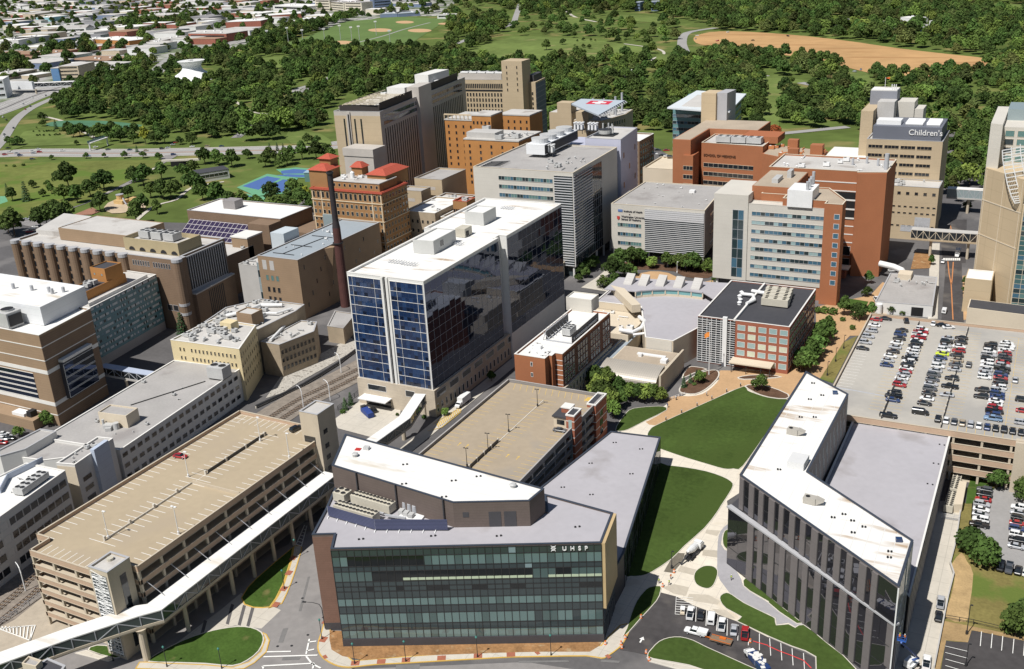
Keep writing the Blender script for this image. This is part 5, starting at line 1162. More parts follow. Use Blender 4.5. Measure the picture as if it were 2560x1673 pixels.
for (x0, y0, x1, y1, z1) in ((-361, 440, -349, 452, 54.5), (-341, 452, -334, 458, 54.5), (-328, 448, -316, 470, 52)):
 P = ax(x0, y0, x1, y1); b = MB(); b.prism(P, 44.8, z1); b.build('roof_pavilion', ITAL, root); hip(P, z1, 2.6).build('tile_roof', RTILE, root)
P = ax(-358.5, 447, -351, 454); b = MB(); b.prism(P, 54, 59.5); b.build('roof_turret', ITAL, root); hip(P, 59.5, 2.4, 1.0, .5).build('tile_roof', RTILE, root)
b = MB(); b.cyl(-337, 447, 49.8, 1.2, 3, 10, 1.2); b.cyl(-337, 447, 52.8, 1.2, .8, 10, .2); b.build('water_tank', METW, root); rooftop(root, ax(-346, 440, -330, 455), 49.8, 8, 4, RUW, .8)
# ---------------------------------------------------------------- smokestack
r2 = thing('smokestack', 'tall rusty brown smokestack rising in front of the old brick tower', 'chimney', (-304.6, 386.5, 0))
b = MB(); b.cyl(-304.6, 386.5, 0, 2.35, 24, 16, 2.15); b.cyl(-304.6, 386.5, 24, 2.15, 17, 16, 1.95); b.build('lower_shaft', M('rusty steel', (.088, .036, .031), .8, .3, .2), r2, smooth=False)
b = MB(); b.cyl(-304.6, 386.5, 41, 1.95, 3.5, 16, 1.45); b.cyl(-304.6, 386.5, 44.5, 1.45, 24, 16, 1.3); b.build('upper_shaft', M('sooty steel', (.035, .028, .03), .8, .2, .3), r2)
b = MB(); b.cyl(-304.6, 386.5, 33, 2.6, .5, 16); b.cyl(-304.6, 386.5, 67.6, 1.75, .9, 16); b.build('band', METD, r2)
# brown building with blue-grey roof in front
bb = [V2(-337, 364), V2(-312.2, 364), V2(-312.2, 374.5), V2(-318.5, 374.5)]
bg_ = [V2(-337, 364), V2(-312.3, 364), V2(-312.3, 380), V2(-314.6, 384), V2(-310.5, 384), V2(-318.5, 433), V2(-337, 433)]
root = B('brown_office_block', 'brown brick office block with blue-grey roof and dark right side before the smokestack', [V2(-337, 364), V2(-312.3, 364), V2(-312.3, 433), V2(-337, 433)], 30.5, BRNL, BLUEG, par=.6, cope=COPEG)
A_, B_ = V2(-337, 364), V2(-312.3, 364)
wins(root, A_, B_, 6, 16, 3, 2, 1.5, 2.6, GDK, BRNL, u0=.12, u1=.5); wins(root, A_, B_, 17, 22, 3, 1, 1.5, 2.6, GGR, BRNL, u0=.12, u1=.5)
b = MB(); [b.wallbox(V2(x, 364), V2(x+2.6, 364), 23.6, 28.4, .06, .2) for x in (-334.5, -330)]; b.build('blank_panel', CONG, root)
curtain(root, V2(-338.5, 364.4), V2(-337, 364.4), [(k*3.8, k*3.8+3.8, [0, 1]) for k in range(7)], 1, [CWG2, CWG3], METG)
wins(root, V2(-312.3, 366), V2(-312.3, 432), 4, 28, 16, 5, .7, 2.2, GDK, BRNL, skip=lambda c_, r: (c_*7+r*3) % 4 != 0)
b = MB(); b.add([(-312.3, 384.5, 30), (-312.3, 390, 30), (-309.0, 390, 30), (-309.0, 388, 30), (-312.2, 387, 8), (-312.3, 385.8, 8)], [(0, 3, 4), (0, 4, 5), (3, 2, 4), (0, 1, 2, 3), (1, 5, 4, 2)]); b.build('wedge_bay', BRNL, root)
b = MB()
for y in (371, 385, 402): b.bar((-333, y, 30.1), (-320, y, 30.1), .3)
b.bar((-327, 371, 30.1), (-324, 402, 30.1), .3); b.build('roof_seam', METD, root); rooftop(root, ax(-335, 366, -314, 430), 29.9, 9, 14, RUW, .6)
b = MB(); b.prism(ax(-346.5, 386, -338, 398), 0, 35); b.build('white_stair_block', M('pale blue panel', (.5, .55, .58), .7, .05), root)
B('flat_roof_annex', 'low cluttered pale-roofed annex left of the brown office block', ax(-352, 366, -338.2, 428), 24, CONG, GRAVL)
rooftop(bpy.data.objects['flat_roof_annex'], ax(-352, 366, -338, 428), 23.2, 16, 8, RU, 1.3)
b = MB(); b.prism(ax(-352, 436, -345, 446), 24, 31); b.build('glass_penthouse', CWG2, bpy.data.objects['flat_roof_annex'])
# ---------------------------------------------------------------- brown building with round piers
rp = [V2(-470, 331), V2(-356.5, 331), V2(-356.5, 337.2), V2(-359.3, 337.2), V2(-360.6, 368), V2(-470, 368)]
root = B('round_pier_building', 'long brown brick building with row of round piers and pale band', rp, 36, BRN, GRAVL, par=1.0, cope=COPEG, th=.9)
for k in range(10):
 x = -468.5+k*8.6; b = MB(); b.cyl(x, 330.6, 0, 2.3, 34.6, 14); b.build('round_pier', BRN, root)
 b = MB(); b.cyl(x, 330.6, 34.6, 2.45, 1.6, 14); b.cyl(x, 330.6, 13.2, 2.42, 1.2, 14); b.cyl(x, 330.6, 8.6, 2.42, 1.2, 14); b.build('stone_collar', COPEG, root)
 if k < 9:
  b = MB()
  for z in range(3, 34, 4): b.wallbox(V2(x+2.2, 331), V2(x+3.4, 331), z, z+2.6, .06, .2)
  b.build('window', GDK, root)
  if k < 6: b = MB(); b.wallbox(V2(x+3.6, 331), V2(x+7, 331), 9, 12.8, .06, .2, 0); b.wallbox(V2(x+3.6, 331), V2(x+7, 331), 12.8, 13.4, .12, .2, 1); b.build('grille', [FAN, COPEG], root)
b = MB(); b.cyl(-357.2, 331.8, 0, 2.4, 35, 14); b.build('round_pier', BRN, root); b = MB(); b.cyl(-357.2, 331.8, 35, 2.6, 1.4, 14); b.cyl(-357.2, 331.8, 13.2, 2.55, 1.3, 14); b.cyl(-357.2, 331.8, 8.6, 2.55, 1.3, 14); b.build('stone_collar', COPEG, root)
wins(root, V2(-386, 331), V2(-374.5, 331), 30.5, 34, 7, 1, .8, 2.4, GDK, COPEG); wins(root, V2(-372.5, 331), V2(-361, 331), 30.5, 34, 7, 1, .8, 2.4, GDK, COPEG)
wins(root, V2(-368, 331), V2(-360.5, 331), 9.6, 13.2, 2, 1, 3, 2.8, FAN, COPEG)
A_, B_ = V2(-359.4, 338.8), V2(-360.5, 366)
b = MB(); b.wallbox(A_, B_, 17.5, 35, .9, 1.2, 1)
for k in range(17): s = A_+(B_-A_)*((k+.5)/17); b.wallbox(s-V2(0, .45), s+V2(0, .45), 18.5, 34.4, .98, .2, 0)
b.build('slotted_panel', [FAN, COPEG], root)
pb = [V2(-359.2, 337.4), V2(-354.2, 337.3), V2(-358.2, 368.5), V2(-360.4, 368.5)]; b = MB(); b.prism(pb, 0, 17); b.build('lower_block', BRN, root); b = MB(); b.prism(grow(pb, -.2), 17, 17.6); b.build('lower_block_roof', GRAVL, root)
b = MB(); [b.wallbox(pb[1]+(pb[2]-pb[1])*(.3+k*.045), pb[1]+(pb[2]-pb[1])*(.322+k*.045), 2, 16, .06, .2) for k in range(9)]; b.build('window_slot', FAN, root)

pe = ax(-424, 339.5, -366, 357); penthouse(root, ax(-398, 338.5, -362, 354), 35.2, 41.5, M('olive tan brick', (.40, .33, .20), .9, .07, .2), GRAVL, par=2.2)
penthouse(root, ax(-447, 341, -398.3, 366), 35.2, 41.5, BRNL, GRAVL, par=.3)
for k in range(3): chiller(root, V2(-391+k*8.2, 348), 0, 6.6, 6, 3.5, 39.4, 2, [UNITG, FAN])
for k in range(5):
 b = MB(); c0 = V2(-393+k*7, 338.4); b.add([(c0.x+2.0*math.cos(t*math.pi/8), c0.y-.05, 35.6+1.8*math.sin(t*math.pi/8)) for t in range(9)], [tuple(range(9))]); b.build('lunette_window', FAN, root)
b = MB(); b.box(-452, 352, 35.2, 3, 8, 5, .2); b.build('rooftop_unit', RU, root)
b = MB(); b.prism([V2(-470, 345), V2(-448, 345), V2(-462, 375), V2(-484, 375)], 30, 37.5); b.build('sloped_wing', GRAVL, root)
# ---------------------------------------------------------------- solar roofed building behind
root = thing('solar_panel_building', 'brown building with tilted solar panel array facing the front', 'building', (-400, 430, 0))
so = ax(-441, 424, -372, 452); shell(root, so, 0, 30, BRN, WROOF, par=.6, cope=COPEG)
SOL = M('solar cells', (.035, .025, .06), .25, .1, .3, lines=[(0, 3.3, .09, (.45, .42, .42)), (2, 1.9, .1, (.45, .42, .42))], spec=.5)
b = MB(); b.add([(-439, 406, 14), (-388, 406, 14), (-388, 423.8, 25), (-439, 423.8, 25), (-439, 406, 13.5), (-388, 406, 13.5), (-388, 423.8, 24.5), (-439, 423.8, 24.5)], [(0, 1, 2, 3), (7, 6, 5, 4), (0, 4, 5, 1), (1, 5, 6, 2), (2, 6, 7, 3), (3, 7, 4, 0)]); b.build('solar_array', SOL, root)
b = MB(); b.prism(ax(-438, 407, -389, 424), 0, 13.4); b.build('lower_block', BRN, root)
b = MB(); b.box(-418, 438, 29.4, 9, 7, 5); b.build('penthouse', GPANEL, root)
b = MB(); b.prism(ax(-387, 414, -372, 423.9), 0, 29); b.prism(ax(-371.9, 428, -355, 452), 0, 22); b.build('side_block', BRN, root)
b = MB(); b.prism(ax(-383, 396, -372, 408), 0, 26.5); b.build('stair_block', BRNL, root); b = MB(); b.prism(ax(-383.3, 395.7, -371.7, 408.3), 26.5, 27.2); b.build('coping', COPEW, root)
B('flat_roof_annex', 'low pale-roofed annex between the round pier building and the solar panel building', ax(-440, 370, -372, 400), 22, BRN, GRAVL); rooftop(bpy.data.objects['flat_roof_annex.001'], ax(-440, 370, -372, 400), 21.2, 10, 31, RU, 1.0)
# ---------------------------------------------------------------- green curtain wall slab
gg = [V2(-385, 283.5), V2(-363, 283.5), V2(-370.3, 329.8), V2(-392, 329.8)]
CV1 = glass('teal spandrel glass', (.16, .34, .38), .12); CV2 = glass('grey blind pane', (.72, .78, .78), .3); CV3 = glass('teal pane', (.22, .40, .48), .1); CVM = M('teal mullion', (.10, .15, .16), .5, 0)
root = B('curtain_wall_block', 'green glass curtain wall slab with orange brick penthouse', gg, 28, CONG, GRAVL, par=.6, cope=COPEW)
A_, B_ = gg[1], gg[2]
for k in range(9):
 z = 4.2+k*2.6
 curtain(root, A_, B_, [(z, z+1.4, [0]), (z+1.4, z+2.6, [1, 3, 1, 2, 1, 0])], 56, [CV1, CV2, CWG3, CV3], CVM, out=.1, mw=.06, hb=.07)
P = [V2(-384, 286), V2(-373, 286), V2(-377, 318), V2(-388, 318)]; penthouse(root, P, 27.4, 31.5, OCH, DKROOF)
P2 = ax(-385.5, 306, -376, 316); penthouse(root, P2, 31, 37.5, OCH, DKROOF)
wins(root, P2[0], P2[1], 33, 36, 2, 1, 1, 1, CWG2, OCH); b = MB(); b.wallbox(P[0], P[1], 28.2, 30.6, .05, .2); b.build('window', CWG2, root)
rooftop(root, [V2(-382, 287), V2(-374, 287), V2(-377, 304), V2(-385, 304)], 31.2, 6, 77, RU, 1.2)
b = MB(); b.wallbox(V2(-366, 286), V2(-372, 326), 27.4, 29.0, .1); b.build('roof_screen', COPEW, root)
# ---------------------------------------------------------------- banded brown building at the left edge
bl = [V2(-375, 233.9), V2(-331, 233.9), V2(-336.2, 263), V2(-380, 263)]
root = B('banded_brick_building', 'banded brown brick building with white rooftop block at left edge', bl, 38.4, BRNL, WROOF, par=.8, cope=COPEW)
A_, B_ = bl[0], bl[1]
b = MB()
for z in (33, 27.5, 22, 8.5, 4.5): b.wallbox(A_, B_, z, z+(1.6 if z in (22, 8.5) else .35), .12, .2); b.wallbox(bl[1], bl[2], z, z+(1.6 if z in (22, 8.5) else .35), .12, .2)
b.build('stone_band', COPEW, root)
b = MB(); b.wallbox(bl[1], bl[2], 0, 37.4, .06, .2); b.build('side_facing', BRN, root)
for k in range(5): strips(root, A_, B_, [10.4+k*2.25], 1.7, GBLK, COPEW, 1, u0=0, u1=.8, name='ribbon_window')
pq = bl[1]+(bl[2]-bl[1])*.22; pr = bl[1]+(bl[2]-bl[1])*.8
b = MB(); b.wallbox(pq, pr, 9, 24.5, 2.0, 2.2); b.build('bay', DPANEL, root)
nnx = V2((pr-pq).y, -(pr-pq).x).normalized()*2.02
for k in range(5): strips(root, pq+nnx, pr+nnx, [9.6+k*2.9], 2.3, GBLK, COPEW, 1, name='ribbon_window')
b = MB(); b.wallbox(pq, pr, 24.5, 25.6, 2.4, 2.6); b.build('bay_coping', COPEW, root)
penthouse(root, [V2(-395, 243), V2(-339.2, 243), V2(-343, 268), V2(-395, 268)], 37.8, 45.5, WPAN, WROOF, par=.3)
for x, y in ((-371, 256), (-361, 257), (-352, 258), (-349, 257), (-346, 260)):
 b = MB(); b.cyl(x, y, 45.2, .7, 2.2, 10); b.build('exhaust_stack', METG, root)
b = MB(); b.box(-352.5, 238.3, 38, 7.5, 6.5, 6.2, -.05); b.box(-348.6, 238.3, 38.8, .3, 5.6, 4.4, -.05, 1); b.cyl(-352.5, 238.3, 44.2, 2.4, .8, 14, m=0, mt=1); b.build('cooling_tower', RU, root)
b = MB(); b.prism([V2(-366, 227), V2(-337, 227), V2(-338, 233.7), V2(-366, 233.7)], 0, 4.2); b.build('yard_wall', BRNL, root)
b = MB(); b.box(-347, 230, 4.2, 7, 3.5, 1.2); b.box(-341.5, 230.5, 4.2, 2.4, 3, 2.4, 0, 1); b.build('ground_plant', RUW, root)
# ---------------------------------------------------------------- cream yellow building with crowded roof + stone annex
yb = [V2(-310.5, 277.5), V2(-275.8, 279.8), V2(-287.5, 303.5), V2(-311, 303.5)]
root = B('cream_brick_building', 'cream yellow building with small square windows and crowded pipework roof', yb, 22.8, YEL, GRAVL, par=.6, cope=COPEW)
wins(root, yb[0], yb[1], 6, 21, 15, 4, .7, 1.6, GDK, YEL, u0=.1, u1=.95, skip=lambda c_, r: c_ == 2); 
sv = WN[root.name]; wins(root, yb[1], yb[2], 5, 21, 9, 4, .8, 1.6, GDK, YEL)
rooftop(root, yb, 22.2, 46, 12, RU, 1.15)
b = MB(); b.box(-296, 297, 22.2, 6, 4.5, 3.5); b.build('penthouse', YEL, root)
P = [V2(-317.5, 303.8), V2(-288.5, 303.8), V2(-287.3, 329), V2(-289, 337.5), V2(-313, 337), V2(-321.5, 322)]; root = B('flat_roof_annex', 'grey-roofed annex crowded with vents behind the cream yellow building', P, 20, TANS, GRAVL, par=.5, cope=COPEG); rooftop(root, P, 19.6, 40, 13, RU, 1.1)
penthouse(root, ax(-301, 307, -292.5, 314), 19.6, 25.5, BRNL, GRAVL); b = MB(); b.tube([(-312, 312, 20.6), (-306, 318, 21.5), (-306, 328, 20.8), (-297, 332, 20.6)], .8); b.tube([(-302, 320, 20.5), (-292, 322, 20.8), (-290, 330, 20.5)], .5); b.build('duct', METW, root)
P = [V2(-287, 304.2), V2(-277, 304.2), V2(-272.5, 322), V2(-278.5, 332), V2(-286.8, 331)]; root = B('stone_annex', 'tan stone annex with pale roof right of the cream yellow building', P, 15, TANS, GRAVL, par=.5, cope=COPEG)
wins(root, P[1], P[2], 2, 13, 9, 3, 1.2, 1.8, GDK, TANS); rooftop(root, P, 14.6, 7, 15, RU, 1.2); b = MB(); b.tube([(-283, 306, 15.4), (-287, 318, 15.6), (-291, 330, 15.4)], .6); b.build('duct', METW, root)
P = [V2(-283, 344), V2(-274, 344), V2(-280, 362), V2(-292, 362)]; root = B('stone_annex', 'small stone shed with grey roof above the rubble slope', P, 8, TANS, GRAV, par=.4)
P = ax(-262, 318, -252, 330); root = B('ochre_shed', 'ochre orange plant shed just left of the blue glass tower', [V2(-264, 345), V2(-253, 345), V2(-253, 356), V2(-264, 356)], 9, OCH, GRAVL, par=.5)
# ---------------------------------------------------------------- long white building
lw = [V2(-268.9, 209.9), V2(-277.4, 280.5), V2(-310.5, 277.3), V2(-303, 206)]
HW = 13.8
root = B('long_white_building', 'long white building with three rows of dark windows and grey roof', lw, HW, WPAINT, GRAV, par=.4, cope=COPEW)
wins(root, lw[0], lw[1], .9, 13.2, 18, 3, 2.5, 1.6, GDK, WPAINT, u1=.97)
ph = [q(*t_, 18.3).to_2d() for t_ in ((2, 905, 705), (2, 1165, 740), (2, 1275, 665), (2, 1020, 632))]; penthouse(root, ph, 13.2, 18.3, CREAM, GRAV)
p = q(2, 1010, 840, 14); b = MB(); b.box(p.x, p.y, 13.4, 3.5, 2.5, 1.6, .3); b.cyl(p.x+3, p.y+.6, 13.4, 1.1, 2.4, 12); b.cyl(p.x-3, p.y+.3, 13.4, .5, 2.8, 8); b.box(p.x+1.6, p.y-1.8, 13.4, 2, 1.2, 1.3, .6); b.build('rooftop_unit', RU, root)
p = q(2, 2020, 385, 14); chiller(root, V2(p.x, p.y+1), rad(5), 7.5, 5.5, 4.6, 13.8, 2, RU, 'cooling_tower', 1)
p0_, p1_ = q(2, 1210, 640, 13.6), q(2, 1900, 420, 13.6); b = MB(); b.bar(p0_, p1_, .3); b.build('pipe', METD, root)
rooftop(root, lw, 13.4, 8, 41, RU, .5)
l2 = [q(*t_, 19.0).to_2d() for t_ in ((2, 520, 1175), (2, 690, 1190), (2, 1045, 945), (2, 900, 930))]
root = B('white_stair_block', 'white block with cream end wall and blue-shaded panel in front of the long white building', l2, 19, WPAINT, GRAV, par=.6, cope=COPEW)
b = MB(); b.wallbox(l2[0], l2[1], 0, 18, .05, .2); b.build('end_wall', CREAM, root)
b = MB(); s, t = l2[1]+(l2[2]-l2[1])*.42, l2[1]+(l2[2]-l2[1])*.8; b.wallbox(s, t, 0, 20.3, 1.4, 1.6); b.build('panel_bay', M('blue shade panel', (.46, .52, .62), .5, .06, .2, lines=[(2, 2.4, .05, (.38, .43, .52))]), root)  # bay's blue shade is painted into the panel colour
wins(root, l2[1], l2[2], 3, 14, 1, 3, 4, 1.7, GDK, WPAINT, u0=.05, u1=.38); rooftop(root, l2, 18.4, 7, 5, RU, .7)
l3 = [q(*t_, 17).to_2d() for t_ in ((2, 10, 1100), (2, 240, 1070), (2, 545, 935), (2, 370, 860), (2, 0, 1060))]
l3 = [q(2, 0, 1110, 16).to_2d(), q(2, 235, 1045, 16).to_2d(), q(2, 520, 880, 16).to_2d(), q(2, 370, 858, 16).to_2d(), q(2, -60, 1075, 16).to_2d()]
root = B('white_stair_block', 'low white roof block at left with cream wall beside the long white building', l3, 16, WPAINT, GRAV, par=.5, cope=COPEG)
l4 = [q(*t_, 13).to_2d() for t_ in ((2, -200, 1130), (2, 390, 1150), (2, 620, 960), (2, 300, 930))]
root = B('white_link_building', 'grey-roofed link block between the white blocks at the left edge', [q(2, 0, 1100, 13.2).to_2d(), q(2, 400, 1150, 13.2).to_2d(), V2(-269.4, 210.5), V2(-300, 209.5)], 13.2, WPAINT, GRAV, par=.4, cope=COPEW)
wl_ = [q(*t_, 21).to_2d() for t_ in ((3, -420, 420), (3, 0, 125), (2, 600, 1230), (2, 240, 1160), (2, -600, 1560))]
root = B('white_corner_building', 'white building with large dark windows in the lower left corner', wl_, 20.5, WPAINT, WROOF, par=.4, cope=COPEW)
wins(root, wl_[0], wl_[2], 1, 19, 14, 4, 3.2, 2.3, GDK, WPAINT, u1=.98)
SCB = M('pale blue screen', (.42, .47, .56), .6, .05); sc_ = [q(2, x, y, 21.6).to_2d() for x, y in ((0, 1420), (70, 1290), (395, 1130), (450, 1280))]
for k in range(2): b = MB(); b.wallbox(sc_[k], sc_[k+1], 20, 22, 0, .3); b.build('plant_screen', SCB, root)
pc = q(2, 290, 1360, 21.5); chiller(root, pc.to_2d(), math.atan2((wl_[2]-wl_[1]).y, (wl_[2]-wl_[1]).x), 11.5, 3.6, 2, 20.2, 5, RU)
rooftop(root, wl_, 20.1, 6, 51, RU, .5)
root = B('flat_roof_annex', 'small grey roofed annex in front of the skywalk at bottom left', [q(3, x, y, 13).to_2d() for x, y in ((330, 1640), (560, 1590), (605, 1520), (440, 1450), (300, 1550))], 13, CONG, DPANEL, cope=COPEG, par=.3); penthouse(root, [q(3, x, y, 14.5).to_2d() for x, y in ((200, 1500), (330, 1530), (385, 1472), (265, 1432))], 0, 14.5, CREAM, GRAV, name='stair_block')
# skywalk between banded building and long building
skywalk('skywalk', 'short blue and white skywalk into the long white building', [q(2, 940, 260, 11).to_2d(), q(2, 1290, 320, 11).to_2d(), q(2, 1450, 345, 11).to_2d()], 4, 6.5, 10.6, M('pale blue roof', (.42, .47, .58), .6, .05), CONG, GDK, METG, 4, [(q(2, 1170, 420, 6).x, q(2, 1170, 420, 6).y, .5, 6.5)])
# podium under the curtain wall block

# ================================================================ far hospital buildings
HB = 66
root = thing('hospital_tower', 'long tan hospital slab with dark vertical window slots and rooftop frames', 'hospital', (-410, 610, 0))
bp = [V2(-424.2, 550), V2(-389.8, 553.5), V2(-413.5, 706), V2(-442, 706)]
shell(root, bp, 0, HB, TAUPE, GRAVL, par=.8, cope=COPEG)
A_, B_ = bp[0], bp[1]
b = MB(); b.wallbox(A_, B_, 0, HB-3, .1, .3); b.build('front_facing', BEIGE, root)
for u in (.2, .43, .565):
 b = MB(); s = A_+(B_-A_)*u; t = A_+(B_-A_)*(u+.035); b.wallbox(s, t, 2, HB-5, .16, .3); b.build('window_slot', GDK, root)
b = MB(); s = A_+(B_-A_)*.285; t = A_+(B_-A_)*.36; b.wallbox(s, t, 0, HB-.5, .9, 1.2, 0); b.wallbox(A_+(B_-A_)*.315, A_+(B_-A_)*.345, 0, HB-2, 1.0, .3, 1); b.build('pier', [TAUPE, FAN], root)
C0, C1 = bp[1], bp[2]
for i in range(40):
 t = .035+i*.0232
 if .38 < t < .52: continue
 if t > .95: break
 s, e = C0+(C1-C0)*t, C0+(C1-C0)*(t+.0085); b = MB(); b.wallbox(s, e, 1, 54, .1, .3); b.build('window_slot', FAN, root)
for z in (56.5, 60.5):
 strips(root, C0, C1, [z], 2.4, [GDK, GMD], LILAC, 26, u0=.03, u1=.38); strips(root, C0, C1, [z], 2.4, [GDK, GMD], LILAC, 14, u0=.53, u1=.95)
b = MB(); s, e = C0+(C1-C0)*.385, C0+(C1-C0)*.53; b.wallbox(s, e, 0, 72.5, 2.2, 9); b.build('core_tower', TAUPE, root)
b = MB(); nx = V2(.99, .15)
SCR = M('dark slatted screen', (.045, .038, .035), .7, .1, .2)
for s, e in ((.02, .36), (.55, .92)): b = MB(); b.wallbox(C0+(C1-C0)*s-nx*1.2, C0+(C1-C0)*e-nx*1.2, 65.2, 71, 0, .4); b.build('roof_screen', SCR, root)
b = MB(); b.wallbox(A_+V2(4, 1.5), B_+V2(-1.2, 1.5), 65.2, 69.8, 0, .4); b.build('roof_screen', SCR, root)
b = MB()
for k in range(9): 
 s = A_+V2(3, 2)+(bp[3]-bp[0])*(k/14*.45); e = s+V2(29, 2); b.bar((s.x, s.y, 68), (s.x+5, s.y, 70.5), .5); b.bar((s.x+5, s.y, 70.5), (e.x, e.y, 70.5), .5)
b.bar((-421, 552, 68), (-428, 610, 68), .5); b.bar((-416, 552, 70.5), (-423, 610, 70.5), .5); b.build('roof_frame', M('cream steel frame', (.55, .48, .36), .7, .05), root)
rooftop(root, bp, 65.2, 22, 6, RUW, 2.4)
b = MB(); b.prism(ax(-423, 612, -408, 630), 65, 72); b.prism(ax(-430, 660, -418, 690), 65, 74); b.build('penthouse', WPAINT, root)
b = MB(); b.prism(ax(-409, 536, -386, 549.5), 0, 40); b.prism(ax(-409.5, 535.5, -385.5, 550), 40, 45); b.build('front_annex', TAUPE, root)
root = thing('hospital_tower', 'beige hospital wing with open arcade below its roofline', 'hospital', (-370, 700, 0))
b2 = [V2(-446, 732), V2(-383.5, 737), V2(-383.5, 762), V2(-446, 760)]
shell(root, b2, 0, 60, BEIGE, GRAV, par=.8, cope=COPEG)
wins(root, b2[0], b2[1], 16, 50, 22, 8, 1.3, 2.8, GDK, BEIGE, u0=.05, skip=lambda c_, r: c_ > 17); wins(root, b2[0], b2[1], 52.5, 57, 36, 1, 1.2, 3.8, GDK, BEIGE, u1=.95)
b = MB(); b.wallbox(b2[0], b2[1], 50.8, 52, .3, .5); b.build('dark_band', FAN, root)
b = MB(); b.prism([V2(-396.5, 735.5), V2(-378, 735), V2(-378, 750), V2(-396.5, 752)], 0, 74.5); b.build('lift_tower', BEIGE, root); wins(root, V2(-396.5, 735.3), V2(-378, 734.8), 50, 72, 2, 5, .8, 2, GDK, BEIGE)
b = MB(); b.prism([V2(-383, 746), V2(-371.5, 744.5), V2(-375.5, 771), V2(-383, 772)], 0, 57); b.build('east_block', BEIGE, root)
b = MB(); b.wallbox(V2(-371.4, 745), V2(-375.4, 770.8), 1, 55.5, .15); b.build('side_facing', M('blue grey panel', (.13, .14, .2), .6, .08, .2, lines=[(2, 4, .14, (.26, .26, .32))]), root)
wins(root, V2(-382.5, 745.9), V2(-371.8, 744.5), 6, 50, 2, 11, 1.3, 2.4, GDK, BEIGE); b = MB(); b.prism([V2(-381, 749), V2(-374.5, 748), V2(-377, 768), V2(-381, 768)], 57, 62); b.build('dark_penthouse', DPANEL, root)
b = MB(); b.box(-418, 742, 59.4, 40, 9, 4.6); b.build('plant_screen', TAUPE, root); [chiller(root, V2(-433+k*8, 742), 0, 7, 7, 1, 64, 1, RUW, 'cooling_fan', 1) for k in range(5)]
# ochre orange brick hospital
root = thing('orange_brick_hospital', 'bright orange brick hospital with stepped towers before the beige wing', 'hospital', (-330, 560, 0))
for (x0, y0, x1, y1, h) in ((-382, 620, -352, 650, 49), (-353, 608, -338, 625, 55), (-340, 574, -300, 606, 46), (-349, 640, -325, 660, 50)):
 P = ax(x0, y0, x1, y1); b = MB(); b.prism(P, 0, h); b.build('brick_block', OCH, root); b = MB(); b.prism(grow(P, -.3), h, h+.8); b.build('cornice', GRAVL, root)
 wins(root, P[0], P[1], 16, h-2, 5, 7, 1.3, 2.1, GDK, OCH)
b = MB()
for k in range(9): b.bar((-382+k*3.2, 620, 49.5), (-382+k*3.2, 620, 53), .5)
b.bar((-382, 620, 53), (-355, 620, 53), .9); b.build('roof_balustrade', TERRA, root)
rooftop(root, ax(-340, 574, -300, 606), 46.8, 26, 3, RU, 1.7); b = MB(); b.prism(ax(-339, 576, -318, 588), 46.8, 50.5); b.build('plant_screen', CONG, root)
for (x0, y0, x1, y1, h, lab) in ((-352, 530, -332, 560, 30, 'beige stair block'), (-354, 515, -338, 526, 26, 'lower beige block')):
 r_ = B('beige_block', 'small %s below the orange brick hospital' % lab, ax(x0, y0, x1, y1), h, BEIGE, GRAV); b = MB(); b.wallbox(V2(x0+3, y0), V2(x1-5, y0), h-7, h-5, .06, .2); b.build('louver', TAUPE, r_)
# low roofs between old tower and laboratory
for i, (x0, y0, x1, y1, h, wl2, rf, lab) in enumerate(((-318, 466, -298, 500, 28, TANS, WROOF, 'pale roof wing right of the old brick tower'), (-297, 470, -280, 505, 25, TANS, WROOF, 'white flat roof with tan walls beyond the glass tower'), (-306, 432, -285, 462, 12, CONG, GRAVL, 'low grey annex between old tower and glass tower'), (-284, 436, -262, 458, 9, CONG, GRAV, 'low roof strip left of the laboratory tower'), (-302, 508, -272, 530, 24, BRN, TANR, 'brown stepped wing before the hospital slab'), (-292, 476, -283, 486, 33, ITAL, RTILE, 'small brick turret with red roof beyond the glass tower'), (-330, 500, -308, 530, 22, BRN, GRAVL, 'brown wing below the hospital slab'), (-276, 534, -255, 556, 26, BRNL, TANR, 'sandy wing left of the laboratory tower'))):
 r_ = B('low_wing', lab, ax(x0, y0, x1, y1), h, wl2, rf); wins(r_, V2(x0, y0), V2(x1, y0), 4, h-3, 6, max(1, h//6), 1.2, 1.8, GDK, wl2); rooftop(r_, ax(x0, y0, x1, y1), h-.9, 5, i, RU, 1.1)
# helipad building
root = thing('helipad_building', 'beige hospital building with red and white cross helipad on the roof', 'hospital', (-320, 720, 0))
hq_ = lambda P, h, n_='wall': (lambda b: (b.prism(ccw(P), 0, h), b.build(n_, BEIGE, root)))(MB())
for P, h in (([V2(-338.6, 699.8), V2(-319.5, 698.5), V2(-319.5, 735), V2(-338.6, 735)], 42), ([V2(-319.3, 700.5), V2(-296, 698.5), V2(-289, 729.5), V2(-291, 750), V2(-319.3, 750)], 37)):
 hq_(P, h); b = MB(); b.prism(grow(ccw(P), .6), h, h+.15); b.build('roof', GRAVL, root)
hq_([V2(-331.5, 698.9), V2(-319.8, 698.1), V2(-319.8, 708), V2(-331.5, 708)], 49.5, 'core_tower'); hq_([V2(-316.5, 699.2), V2(-306.5, 698.4), V2(-306.5, 708), V2(-316.5, 708)], 43, 'core_tower')
b = MB()
for x, y in ((-300, 704), (-294, 722), (-308, 712), (-296, 740)): b.cyl(x, y, 37, .9, 14.2, 8)
b.build('helipad_leg', METG, root)
hd = [q(20, x, y, 52).to_2d() for x, y in ((550, 960), (800, 1065), (1045, 930), (640, 915))]
b = MB(); b.prism(ccw(hd), 51, 52); b.build('helipad_deck', M('pale helipad', (.42, .47, .52), .8, .06), root)
